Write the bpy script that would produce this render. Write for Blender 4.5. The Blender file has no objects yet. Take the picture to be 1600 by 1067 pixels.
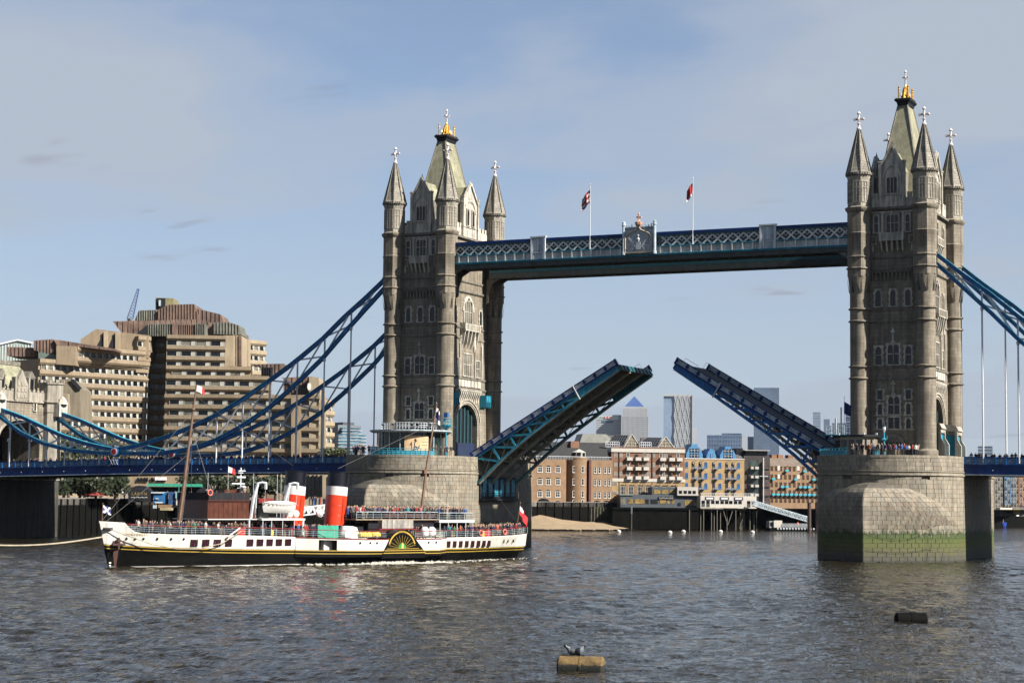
import bpy, math, random
from mathutils import Vector, Matrix
random.seed(7)
R = math.radians
sc = bpy.context.scene
COL = sc.collection
# ---------------------------------------------------------------- camera
CAM = Vector((154.355, -300.684, 8.792))
YAW, PIT, ROL, FOC = -0.4387, 0.0809, 0.0104, 3001.9
fw = Vector((math.sin(YAW)*math.cos(PIT), math.cos(YAW)*math.cos(PIT), math.sin(PIT)))
rt = Vector((math.cos(YAW), -math.sin(YAW), 0)); up = rt.cross(fw)
rt2 = rt*math.cos(ROL)+up*math.sin(ROL); up2 = up*math.cos(ROL)-rt*math.sin(ROL)
cd = bpy.data.cameras.new('camera'); cam = bpy.data.objects.new('camera', cd); COL.objects.link(cam)
cam.matrix_world = Matrix(((rt2.x, up2.x, -fw.x, CAM.x), (rt2.y, up2.y, -fw.y, CAM.y), (rt2.z, up2.z, -fw.z, CAM.z), (0, 0, 0, 1)))
cd.sensor_width = 36; cd.lens = 36*FOC/1600; cd.clip_start = 1; cd.clip_end = 30000
sc.camera = cam
# ---------------------------------------------------------------- light
SUN_EL, SUN_AZ = R(38), R(-4)            # azimuth measured from +x towards +y
wd = bpy.data.worlds.new('World'); sc.world = wd; wd.use_nodes = True
nt = wd.node_tree; bg = nt.nodes['Background']; bg.inputs[1].default_value = 0.05
sky = nt.nodes.new('ShaderNodeTexSky'); sky.sky_type = 'NISHITA'; sky.sun_disc = False
sky.sun_elevation = SUN_EL; sky.sun_rotation = R(90)-SUN_AZ; sky.air_density = 0.75; sky.dust_density = 0.35; sky.ozone_density = 1.8
def N(t, k, **kw):
    n = t.nodes.new(k)
    for a, v in kw.items(): setattr(n, a, v)
    return n
tc = N(nt, 'ShaderNodeTexCoord'); sx = N(nt, 'ShaderNodeSeparateXYZ'); nt.links.new(tc.outputs['Generated'], sx.inputs[0])
def M2(t, op, a, b=None, c=None):
    n = N(t, 'ShaderNodeMath', operation=op)
    for i, v in enumerate((a, b, c)):
        if v is None: continue
        if isinstance(v, (int, float)): n.inputs[i].default_value = v
        else: t.links.new(v, n.inputs[i])
    return n.outputs[0]
zz = M2(nt, 'ADD', M2(nt, 'MAXIMUM', sx.outputs[2], 0.0), 0.13)
cx = N(nt, 'ShaderNodeCombineXYZ')
nt.links.new(M2(nt, 'DIVIDE', sx.outputs[0], zz), cx.inputs[0]); nt.links.new(M2(nt, 'DIVIDE', sx.outputs[1], zz), cx.inputs[1])
mp = N(nt, 'ShaderNodeMapping'); mp.inputs['Rotation'].default_value = (0, 0, R(-38)); mp.inputs['Scale'].default_value = (0.75, 1.0, 1); mp.inputs['Location'].default_value = (3.1, 1.7, 0)
nt.links.new(cx.outputs[0], mp.inputs[0])
def noise(t, vec, scale, detail=6, rough=.55, dist=0.0):
    n = N(t, 'ShaderNodeTexNoise'); n.inputs['Scale'].default_value = scale; n.inputs['Detail'].default_value = detail
    n.inputs['Roughness'].default_value = rough; n.inputs['Distortion'].default_value = dist
    if vec is not None: t.links.new(vec, n.inputs['Vector'])
    return n
n1 = noise(nt, mp.outputs[0], 0.62, 8, .5, .35); n2 = noise(nt, mp.outputs[0], 2.2, 6, .55, .1)
cl = M2(nt, 'ADD', M2(nt, 'MULTIPLY', n1.outputs[0], 0.8), M2(nt, 'MULTIPLY', n2.outputs[0], 0.2))
def ramp(t, fac, pts, interp='LINEAR'):
    r = N(t, 'ShaderNodeValToRGB'); r.color_ramp.interpolation = interp
    while len(r.color_ramp.elements) > 1: r.color_ramp.elements.remove(r.color_ramp.elements[0])
    r.color_ramp.elements[0].position = pts[0][0]; r.color_ramp.elements[0].color = (*pts[0][1], 1)
    for p, c in pts[1:]:
        e = r.color_ramp.elements.new(p); e.color = (*c, 1)
    t.links.new(fac, r.inputs[0]); return r.outputs[0]
cf = ramp(nt, cl, [(.40, (0.25,)*3), (.47, (.68,)*3), (.54, (.97,)*3)], 'EASE')
hz = M2(nt, 'MAXIMUM', M2(nt, 'SUBTRACT', .97, M2(nt, 'MULTIPLY', M2(nt, 'MAXIMUM', sx.outputs[2], 0.0), 3.4)), 0.0)
cf = M2(nt, 'MAXIMUM', cf, hz)
hi_ = M2(nt, 'MAXIMUM', M2(nt, 'SUBTRACT', 1.0, M2(nt, 'MULTIPLY', M2(nt, 'MAXIMUM', M2(nt, 'SUBTRACT', sx.outputs[2], .26), 0.0), 2.0)), 0.12); cf = M2(nt, 'MULTIPLY', cf, hi_)
mixc = N(nt, 'ShaderNodeMixRGB'); nt.links.new(cf, mixc.inputs[0]); nt.links.new(sky.outputs[0], mixc.inputs[1])
mixc.inputs[2].default_value = (3.5, 3.95, 4.65, 1)
mp2 = N(nt, 'ShaderNodeMapping'); mp2.inputs['Rotation'].default_value = (0, 0, R(25)); mp2.inputs['Scale'].default_value = (1.1, 2.0, 1); mp2.inputs['Location'].default_value = (7.3, 2.2, 0); nt.links.new(cx.outputs[0], mp2.inputs[0])
n3 = noise(nt, mp2.outputs[0], 2.1, 6, .5, .3)
gm = M2(nt, 'MULTIPLY', ramp(nt, n3.outputs[0], [(.645, (0, 0, 0)), (.74, (1, 1, 1))], 'EASE'), .5)
mixg = N(nt, 'ShaderNodeMixRGB'); nt.links.new(gm, mixg.inputs[0]); nt.links.new(mixc.outputs[0], mixg.inputs[1]); mixg.inputs[2].default_value = (2.35, 2.4, 2.8, 1)
nt.links.new(mixg.outputs[0], bg.inputs[0])
sl = bpy.data.lights.new('sun', 'SUN'); sl.energy = 5.0; sl.angle = R(.53); sl.color = (1, .945, .86)
so = bpy.data.objects.new('sun', sl); COL.objects.link(so)
sd = Vector((math.cos(SUN_EL)*math.cos(SUN_AZ), math.cos(SUN_EL)*math.sin(SUN_AZ), math.sin(SUN_EL)))
so.rotation_euler = sd.to_track_quat('Z', 'Y').to_euler(); so.location = (100, 0, 200)
sc.view_settings.view_transform = 'Standard'; sc.view_settings.look = 'None'; sc.view_settings.exposure = 1.4; sc.view_settings.gamma = 1
sc.view_settings.use_curve_mapping = False
sc.render.engine = 'CYCLES'; sc.cycles.use_denoising = True; sc.cycles.max_bounces = 5; sc.cycles.caustics_reflective = False; sc.cycles.caustics_refractive = False
# ---------------------------------------------------------------- materials
MATS = {}
def mat(name, col, rough=.7, metal=0.0, var=.18, scale=.8, bump=0.0, bscale=6.0, brick=None, streak=0.0, tint=None, spec=None, objvar=0.0):
    """procedural material; world-space noise so copies differ."""
    if name in MATS: return MATS[name]
    m = bpy.data.materials.new(name); m.use_nodes = True; t = m.node_tree; b = t.nodes['Principled BSDF']
    b.inputs['Roughness'].default_value = rough; b.inputs['Metallic'].default_value = metal
    if spec is not None: b.inputs['Specular IOR Level'].default_value = spec
    g = N(t, 'ShaderNodeNewGeometry'); P = g.outputs['Position']
    a = noise(t, P, scale, 6, .6); a2 = noise(t, P, scale*6.3, 4, .6)
    f = M2(t, 'ADD', M2(t, 'MULTIPLY', a.outputs[0], .65), M2(t, 'MULTIPLY', a2.outputs[0], .35))
    col = tuple(c*.66 for c in col)
    if tint: tint = tuple(c*.66 for c in tint)
    lo = tuple(c*(1-var*2.2) for c in col); hi = tuple(min(1, c*(1+var*2.2)) for c in col)
    if tint: hi = tuple(tint)
    out = ramp(t, f, [(.3, lo), (.7, hi)])
    hgt = f
    if streak:
        s = N(t, 'ShaderNodeMapping'); s.inputs['Scale'].default_value = (1.6, 1.6, .12); t.links.new(P, s.inputs[0])
        sn = noise(t, s.outputs[0], 1.3, 5, .6)
        k = ramp(t, sn.outputs[0], [(.42, (1-streak,)*3), (.56, (1, 1, 1))])
        mx = N(t, 'ShaderNodeMixRGB', blend_type='MULTIPLY'); mx.inputs[0].default_value = 1
        t.links.new(out, mx.inputs[1]); t.links.new(k, mx.inputs[2]); out = mx.outputs[0]
    if brick:
        bw, bh, mor, contrast = brick
        s3 = N(t, 'ShaderNodeSeparateXYZ'); t.links.new(P, s3.inputs[0])
        c3 = N(t, 'ShaderNodeCombineXYZ'); t.links.new(M2(t, 'ADD', s3.outputs[0], s3.outputs[1]), c3.inputs[0]); t.links.new(s3.outputs[2], c3.inputs[1])
        br = N(t, 'ShaderNodeTexBrick'); t.links.new(c3.outputs[0], br.inputs['Vector'])
        br.inputs['Scale'].default_value = 1; br.inputs['Brick Width'].default_value = bw; br.inputs['Row Height'].default_value = bh
        br.inputs['Mortar Size'].default_value = mor; br.inputs['Color1'].default_value = (1, 1, 1, 1)
        br.inputs['Color2'].default_value = (1-contrast, 1-contrast, 1-contrast, 1); br.inputs['Mortar'].default_value = (.45, .45, .45, 1)
        mx = N(t, 'ShaderNodeMixRGB', blend_type='MULTIPLY'); mx.inputs[0].default_value = 1
        t.links.new(out, mx.inputs[1]); t.links.new(br.outputs['Color'], mx.inputs[2]); out = mx.outputs[0]
        hgt = M2(t, 'SUBTRACT', f, br.outputs['Fac'])
    if objvar:
        oi = N(t, 'ShaderNodeObjectInfo')
        k = ramp(t, oi.outputs['Random'], [(0, (1-objvar,)*3), (.5, (1-objvar*.4, 1-objvar*.45, 1-objvar*.5)), (1, (1, 1, 1))])
        mx = N(t, 'ShaderNodeMixRGB', blend_type='MULTIPLY'); mx.inputs[0].default_value = 1
        t.links.new(out, mx.inputs[1]); t.links.new(k, mx.inputs[2]); out = mx.outputs[0]
    t.links.new(out, b.inputs['Base Color'])
    if bump:
        bn = N(t, 'ShaderNodeBump'); bn.inputs['Strength'].default_value = bump; bn.inputs['Distance'].default_value = .06
        if brick: t.links.new(hgt, bn.inputs['Height'])
        else:
            nn = noise(t, P, bscale, 4, .6); t.links.new(nn.outputs[0], bn.inputs['Height'])
        t.links.new(bn.outputs[0], b.inputs['Normal'])
    MATS[name] = m; return m
def glass(name, col=(.02, .025, .03), rough=.08, var=.5, scale=.35):
    m = mat(name, col, rough, 0, var, scale); m.node_tree.nodes['Principled BSDF'].inputs['Specular IOR Level'].default_value = .35; return m
# ---------------------------------------------------------------- mesh helper
class MB:
    def __init__(s): s.v = []; s.f = []; s.m = []; s.mi = 0
    def add(s, vs, fs):
        o = len(s.v); s.v += [tuple(v) for v in vs]; s.f += [tuple(i+o for i in f) for f in fs]; s.m += [s.mi]*len(fs); return s
    def mat(s, i): s.mi = i; return s
    def box(s, x0, x1, y0, y1, z0, z1):
        return s.add([(x0, y0, z0), (x1, y0, z0), (x1, y1, z0), (x0, y1, z0), (x0, y0, z1), (x1, y0, z1), (x1, y1, z1), (x0, y1, z1)],
                     [(0, 3, 2, 1), (4, 5, 6, 7), (0, 1, 5, 4), (1, 2, 6, 5), (2, 3, 7, 6), (3, 0, 4, 7)])
    def cbox(s, c, d, rz=0):
        c = Vector(c); m = Matrix.Rotation(rz, 3, 'Z'); q = []
        for z in (-.5, .5):
            for x, y in ((-.5, -.5), (.5, -.5), (.5, .5), (-.5, .5)): q.append(c+m@Vector((x*d[0], y*d[1], z*d[2])))
        return s.add(q, [(0, 3, 2, 1), (4, 5, 6, 7), (0, 1, 5, 4), (1, 2, 6, 5), (2, 3, 7, 6), (3, 0, 4, 7)])
    def bar(s, p, q, w, h=None, upv=(0, 0, 1)):
        h = h or w; p = Vector(p); q = Vector(q); d = (q-p)
        if d.length < 1e-6: return s
        d.normalize(); u = Vector(upv)
        if abs(d.dot(u)) > .98: u = Vector((0, 1, 0))
        a = d.cross(u).normalized(); b = a.cross(d).normalized(); vs = []
        for o in (p, q):
            for i, j in ((-1, -1), (1, -1), (1, 1), (-1, 1)): vs.append(o+a*i*w/2+b*j*h/2)
        return s.add(vs, [(0, 3, 2, 1), (4, 5, 6, 7), (0, 1, 5, 4), (1, 2, 6, 5), (2, 3, 7, 6), (3, 0, 4, 7)])
    def tube(s, pts, r, n=8, cap=True):
        pts = [Vector(p) for p in pts]; rs = r if isinstance(r, (list, tuple)) else [r]*len(pts); rings = []
        for i, p in enumerate(pts):
            d = (pts[min(i+1, len(pts)-1)]-pts[max(i-1, 0)]).normalized(); u = Vector((0, 0, 1)) if abs(d.z) < .95 else Vector((0, 1, 0))
            a = d.cross(u).normalized(); b = a.cross(d)
            rings.append([p+(a*math.cos(2*math.pi*k/n)+b*math.sin(2*math.pi*k/n))*rs[i] for k in range(n)])
        return s.loft(rings, cap)
    def loft(s, rings, cap=True, closed=True):
        n = len(rings[0]); vs = [v for r in rings for v in r]; fs = []
        for i in range(len(rings)-1):
            for k in range(n if closed else n-1):
                k2 = (k+1) % n; fs.append((i*n+k, i*n+k2, (i+1)*n+k2, (i+1)*n+k))
        if cap: fs.append(tuple(range(n-1, -1, -1))); fs.append(tuple(range((len(rings)-1)*n, len(rings)*n)))
        return s.add(vs, fs)
    def lathe(s, x, y, prof, n=16, rot=0.0, a0=0, a1=2*math.pi):
        full = abs(a1-a0-2*math.pi) < 1e-6; m = n if full else n+1
        return s.loft([[(x+r*math.cos(rot+a0+(a1-a0)*k/n), y+r*math.sin(rot+a0+(a1-a0)*k/n), z) for k in range(m)] for r, z in prof], True, full)
    def prism(s, poly, z0, z1):
        return s.loft([[(x, y, z0) for x, y in poly], [(x, y, z1) for x, y in poly]])
    def ext(s, poly, o, ax, up_, nrm, d):
        """extrude 2D polygon poly(u,v) in plane o + u*ax + v*up_ by depth d along nrm"""
        o, ax, up_, nrm = map(Vector, (o, ax, up_, nrm)); n = len(poly)
        a = [o+ax*u+up_*v for u, v in poly]; b = [p+nrm*d for p in a]
        return s.loft([a, b])
    def sheet(s, pts): return s.add(pts, [tuple(range(len(pts)))])
    def mesh(s, name, mats, smooth=False):
        me = bpy.data.meshes.new(name); me.from_pydata(s.v, [], s.f)
        for m in (mats if isinstance(mats, (list, tuple)) else [mats]): me.materials.append(m)
        if any(s.m): me.polygons.foreach_set('material_index', s.m)
        import bmesh as _b
        bm = _b.new(); bm.from_mesh(me); _b.ops.recalc_face_normals(bm, faces=bm.faces); bm.to_mesh(me); bm.free()
        if smooth:
            me.polygons.foreach_set('use_smooth', [True]*len(me.polygons))
            try: me.set_sharp_from_angle(angle=R(smooth if smooth is not True else 40))
            except Exception: pass
        me.update(); return me
LOC = {}
def tag(o, label=None, cat=None, group=None, kind=None):
    if label: o['label'] = label
    if cat: o['category'] = cat
    if group: o['group'] = group
    if kind: o['kind'] = kind
    return o
def thing(name, label, cat, loc=(0, 0, 0), rz=0.0, group=None):
    o = bpy.data.objects.new(name, None); COL.objects.link(o); o.location = loc; o.rotation_euler = (0, 0, rz); o.empty_display_size = 1
    LOC[o] = Matrix.Translation(loc) @ Matrix.Rotation(rz, 4, 'Z')
    return tag(o, label, cat, group)
def put(name, me, parent=None, loc=None, rz=0.0, world=True, label=None, kind=None):
    """world=True: geometry/loc given in world coordinates"""
    o = bpy.data.objects.new(name, me); COL.objects.link(o)
    if loc is not None: o.location = loc
    if isinstance(rz, (tuple, list)): o.rotation_euler = rz
    elif rz: o.rotation_euler = (0, 0, rz)
    LOC[o] = Matrix.Identity(4)
    if parent:
        o.parent = parent
        LOC[o] = (LOC[parent] if world else Matrix.Identity(4))
        if world: o.matrix_parent_inverse = wm(parent).inverted()
        else: LOC[o] = None
    if label: o['label'] = label
    if kind: o['kind'] = kind
    return o
def wm(o):
    L = Matrix.LocRotScale(o.location, o.rotation_euler, o.scale)
    return (wm(o.parent) @ o.matrix_parent_inverse @ L) if o.parent else L
def build(mb, name, mats, parent=None, smooth=False, **k): return put(name, mb.mesh(name, mats, smooth), parent, **k)
def dup(o, loc=None, rz=None, parent=None, label=None):
    c = o.copy(); COL.objects.link(c)
    if parent is not None: c.parent = parent
    if loc is not None: c.location = loc
    if rz is not None: c.rotation_euler = (0, 0, rz)
    if label: c['label'] = label
    for ch in list(o.children): dup(ch, parent=c)
    return c
CACHE = {}
def cached(key, fn):
    if key not in CACHE: CACHE[key] = fn()
    return CACHE[key]
# a point over the map from a column of the picture and a horizontal distance: only used to read off where far things stand
def ray(px, py): return fw+rt2*((px-800)/FOC)-up2*((py-533.5)/FOC)
def G(px, py, d):
    r = ray(px, py); return CAM+r*(d/math.hypot(r.x, r.y))
def GZ(px, py, z=0.0):
    r = ray(px, py); return CAM+r*((z-CAM.z)/r.z)
# ---------------------------------------------------------------- shared materials
STONE = mat('tower_stone', (.30, .255, .19), .85, 0, .14, .35, .45, brick=(1.5, .55, .016, .2), streak=.35)
DRESS = mat('portland_stone', (.62, .575, .485), .8, 0, .16, .9, .2, streak=.42)
TRIM = mat('weathered_string_stone', (.20, .18, .145), .85, 0, .25, 1.2, .2, streak=.3)
PALES = mat('pale_ashlar', (.50, .455, .37), .85, 0, .12, .4, .3, brick=(1.2, .5, .02, .14), streak=.35)
SLATE = mat('turret_slate', (.36, .33, .27), .8, 0, .2, .8, .7, brick=(.75, .42, .03, .35))
ROOFG = mat('lichen_green_roof', (.33, .32, .21), .85, 0, .22, .5, .3, brick=(.5, .3, .008, .12), streak=.2)
GOLD = mat('gilding', (.75, .42, .08), .35, .6, .2, 3)
COPPERG = mat('rose_gilt', (.62, .36, .24), .5, .2, .25, 4)
BLACKM = mat('black_iron', (.014, .015, .02), .6, 0, .2, 2, spec=.2)
WHITEST = mat('white_finial_stone', (.68, .62, .6), .7, 0, .1, 2)
LEAD = mat('window_lead', (.13, .13, .12), .6)
GLASSD = glass('dark_window_glass', (.008, .010, .013), .12)
GLASSL = glass('pale_window_glass', (.16, .15, .12), .15)
BLUED = mat('deep_blue_paint', (.009, .042, .19), .45, 0, .2, .7, streak=.2, spec=.2)
BLUEM = mat('mid_blue_paint', (.022, .17, .46), .42, 0, .2, .7, streak=.3, spec=.25)
BLUEL = mat('turquoise_paint', (.04, .34, .48), .45, 0, .2, .7, streak=.3, spec=.25)
TEAL = mat('dark_teal_paint', (.012, .10, .12), .45, 0, .2, .7, streak=.2)
PALEB = mat('pale_blue_grey_paint', (.52, .62, .68), .5, 0, .2, 1.2, streak=.3)
WHITEP = mat('white_iron_paint', (.70, .73, .76), .45, 0, .08, 2, streak=.15)
UNDER = mat('pale_lit_girder_steel', (.36, .34, .265), .75, 0, .2, .8, streak=.2)  # steel colour raised to stand in for light on the leaf undersides
WALKU = mat('walkway_soffit_paint', (.055, .065, .06), .7, 0, .25, .8, streak=.25)
SOFF = mat('girder_flange_lit_tan', (.58, .54, .42), .7, 0, .15, .8, streak=.2)  # light on the raised leaf's bottom flanges, put into this tan
ROAD = mat('asphalt', (.06, .06, .06), .9, 0, .15, 1)
GATEST = mat('gate_tower_stone', (.36, .325, .265), .85, 0, .15, .6, .2, streak=.3)
LATT = mat('lattice_cream_paint', (.85, .85, .78), .5, 0, .1, 1.5, streak=.25)
PAVE = mat('paving_stone', (.30, .28, .25), .85, 0, .1, 1, .2, brick=(.9, .6, .01, .1))
def granite(i, col):
    """pier granite with tide weed low down"""
    m = mat('pier_granite_%s' % i, col, .8, 0, .16, .9, .35, 5, streak=.3); t = m.node_tree; b = t.nodes['Principled BSDF']
    src = b.inputs['Base Color'].links[0].from_socket
    g = N(t, 'ShaderNodeNewGeometry'); s = N(t, 'ShaderNodeSeparateXYZ'); t.links.new(g.outputs['Position'], s.inputs[0])
    mp_ = N(t, 'ShaderNodeMapping'); mp_.inputs['Scale'].default_value = (1, 1, .35); t.links.new(g.outputs['Position'], mp_.inputs[0])
    nz = noise(t, mp_.outputs[0], 1.7, 9, .8)
    h = M2(t, 'ADD', s.outputs[2], M2(t, 'MULTIPLY', M2(t, 'SUBTRACT', nz.outputs[0], .5), 6.5))
    k = ramp(t, M2(t, 'DIVIDE', h, 8.0), [(.0, (.03, .03, .022)), (.12, (.052, .050, .032)), (.20, (.060, .058, .022)), (.33, (.058, .066, .012)), (.46, (.036, .055, .007)), (.53, (.010, .024, .004)), (.56, (.10, .09, .06))])
    fac = ramp(t, M2(t, 'DIVIDE', h, 8.0), [(.54, (1, 1, 1)), (.56, (.25,)*3), (.8, (0, 0, 0))])
    mx = N(t, 'ShaderNodeMixRGB'); t.links.new(fac, mx.inputs[0]); t.links.new(src, mx.inputs[1]); t.links.new(k, mx.inputs[2]); t.links.new(mx.outputs[0], b.inputs['Base Color'])
    return m
GRAN = [granite(n, c) for n, c in (('fawn', (.305, .262, .195)), ('grey', (.275, .245, .19)), ('brown', (.275, .225, .165)), ('pale', (.325, .285, .215)))]
JOINT = granite('joint', (.12, .105, .08))
# ---------------------------------------------------------------- river
def make_water():
    m = bpy.data.materials.new('river_water'); m.use_nodes = True; t = m.node_tree; b = t.nodes['Principled BSDF']
    g = N(t, 'ShaderNodeNewGeometry'); P = g.outputs['Position']
    big = noise(t, P, .02, 4, .5)
    t.links.new(ramp(t, big.outputs[0], [(.35, (.0095, .008, .0045)), (.65, (.015, .0125, .007))]), b.inputs['Base Color'])
    b.inputs['Roughness'].default_value = .06; b.inputs['IOR'].default_value = 1.333
    def wav(sx_, sy_, rot, scale, det, r=.55):
        mm = N(t, 'ShaderNodeMapping'); mm.inputs['Scale'].default_value = (sx_, sy_, 1); mm.inputs['Rotation'].default_value = (0, 0, R(rot)); t.links.new(P, mm.inputs[0])
        return noise(t, mm.outputs[0], scale, det, r, .4).outputs[0]
    h = M2(t, 'MULTIPLY', wav(1, .45, 22, .55, 4, .6), .8)
    h = M2(t, 'ADD', h, M2(t, 'MULTIPLY', wav(1, .5, 30, 2.2, 3), .22))
    gust = ramp(t, noise(t, P, .028, 3, .6).outputs[0], [(.35, (.6,)*3), (.65, (1, 1, 1))])
    bn = N(t, 'ShaderNodeBump'); bn.inputs['Distance'].default_value = .95; t.links.new(gust, bn.inputs['Strength']); t.links.new(h, bn.inputs['Height'])
    t.links.new(bn.outputs[0], b.inputs['Normal'])
    return m
WATER = make_water()
# one sheet to the horizon, with real waves in the reach in front of the bridge
import numpy as np
def make_river():
    rs = np.random.RandomState(5)
    dists = [78.0]
    while dists[-1] < 520: dists.append(dists[-1]+max(.22, dists[-1]*.0030))
    dists = np.array(dists); na = 460; ang = YAW+np.linspace(-R(23), R(23), na)
    D, A = np.meshgrid(dists, ang, indexing='ij'); X = CAM.x+D*np.sin(A); Y = CAM.y+D*np.cos(A); Z = np.zeros_like(X)
    wind = R(112)
    for i in range(110):
        lam = .42*(3.6/.42)**rs.rand(); th = wind+rs.randn()*.45; k = 2*math.pi/lam; amp = .0056*lam**.75*(.5+rs.rand())
        damp = np.clip((lam/2.2-D*.0030)/(.6*lam/2.2)+.4, 0, 1)
        Z += amp*damp*np.sin(k*(X*math.cos(th)+Y*math.sin(th))+rs.rand()*6.28)
    gust = .75+.35*np.sin(X*.045+1+.8*np.sin(Y*.03))*np.sin(Y*.036+.5*np.sin(X*.05))
    Z = Z*gust; Z = Z+.22*np.abs(Z); Z = Z*(.72+.55*np.clip((D-95)/170, 0, 1))
    fade = np.clip((520-D)/120, 0, 1)*np.clip((D-78)/3, 0, 1)*np.clip((R(23)-np.abs(A-YAW))/.02, 0, 1)
    Z = Z*fade
    nr, nc = X.shape; co = np.stack([X, Y, Z+.0], -1).reshape(-1, 3)
    idx = np.arange(nr*nc).reshape(nr, nc); q = np.stack([idx[:-1, :-1], idx[:-1, 1:], idx[1:, 1:], idx[1:, :-1]], -1).reshape(-1, 4)[:, ::-1]
    # surrounding flat sheet joined at the rim
    def P(a, d): return (CAM.x+d*math.sin(a), CAM.y+d*math.cos(a), 0.0)
    base = len(co); ext = [(-9000, -1500, 0), (9000, -1500, 0), (9000, 14000, 0), (-9000, 14000, 0)]
    me = bpy.data.meshes.new('river_water'); me.vertices.add(base); me.vertices.foreach_set('co', co.ravel())
    me.loops.add(len(q)*4); me.loops.foreach_set('vertex_index', q.ravel()); me.polygons.add(len(q)); me.polygons.foreach_set('loop_start', np.arange(0, len(q)*4, 4)); me.polygons.foreach_set('loop_total', np.full(len(q), 4)); me.polygons.foreach_set('use_smooth', np.ones(len(q), bool)); me.update(calc_edges=True); me.materials.append(WATER)
    o = put('river_water', me); tag(o, kind='structure')
    rim = [tuple(co[idx[0, j]]) for j in range(0, nc, 1)]+[tuple(co[idx[i, nc-1]]) for i in range(1, nr)]+[tuple(co[idx[nr-1, j]]) for j in range(nc-2, -1, -1)]+[tuple(co[idx[i, 0]]) for i in range(nr-2, 0, -1)]
    rim = [(x, y, 0) for x, y, z in rim]; n = len(rim); C0 = Vector((CAM.x+220*math.sin(YAW), CAM.y+220*math.cos(YAW), 0)); out = []
    for x, y, z in rim:
        v = (Vector((x, y, 0))-C0).normalized(); out.append(tuple(C0+v*16000))
    m = MB(); m.loft([rim, out], False); w = m.mesh('river_water', WATER); w.flip_normals() if w.polygons[0].normal.z < 0 else None; tag(put('river_water', w), kind='structure')
make_river()
# ---------------------------------------------------------------- piers of granite blocks
PR, PY, PT = 10.65, 12.3, 15.5
def pier_curve(sgn=-1):
    """upper wall outline from (-PR,0) round the upstream end to (PR,0), as function of arc length"""
    L1 = PY; L2 = math.pi*PR
    def f(s):
        if s < L1: return (-PR, sgn*s, (-1, 0))
        if s < L1+L2:
            a = (s-L1)/PR; return (-PR*math.cos(a), sgn*(PY+PR*math.sin(a)), (-math.cos(a), sgn*math.sin(a)))
        q = s-L1-L2; return (PR, sgn*(PY-q), (1, 0))
    return f, L1*2+L2
def cut_level(z):
    """relative half width of the pointed cutwater at height z"""
    h = (z-4.6)/7.0
    return 1 if h <= 0 else math.sqrt(max(0, 1-h*h))
def cut_ridge(z):
    h = (z-7.4)/4.2
    return 1 if h <= 0 else math.sqrt(max(0, 1-h*h))
def cut_pt(s, z):
    """s in -1..1 across the cutwater (0 the ridge)"""
    w = max(.02, PR*cut_level(z)); ys = PY+math.sqrt(max(0, PR*PR-w*w)); yr = PY+PR+.02+4.6*cut_ridge(z)
    a = 1-abs(s); x = w*(1-a**1.68)*(1 if s > 0 else -1); y = ys+(yr-ys)*a
    return x, -y
def block(q, dep, mats):
    """q: four outer corners (3D), dep: inward vector"""
    vs = [Vector(p) for p in q]; c = sum(vs, Vector())/4
    n = (vs[1]-vs[0]).cross(vs[3]-vs[0]).normalized()
    if n.dot(dep) > 0: n = -n
    inn = [c+(p-c)*.935-Vector((0, 0, 0)) for p in vs]
    front = [p+n*.05 for p in inn]; back = [p-n*.28 for p in vs]
    edge = [c+(p-c)*.985 for p in vs]
    return MB().loft([back, edge, front])
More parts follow.
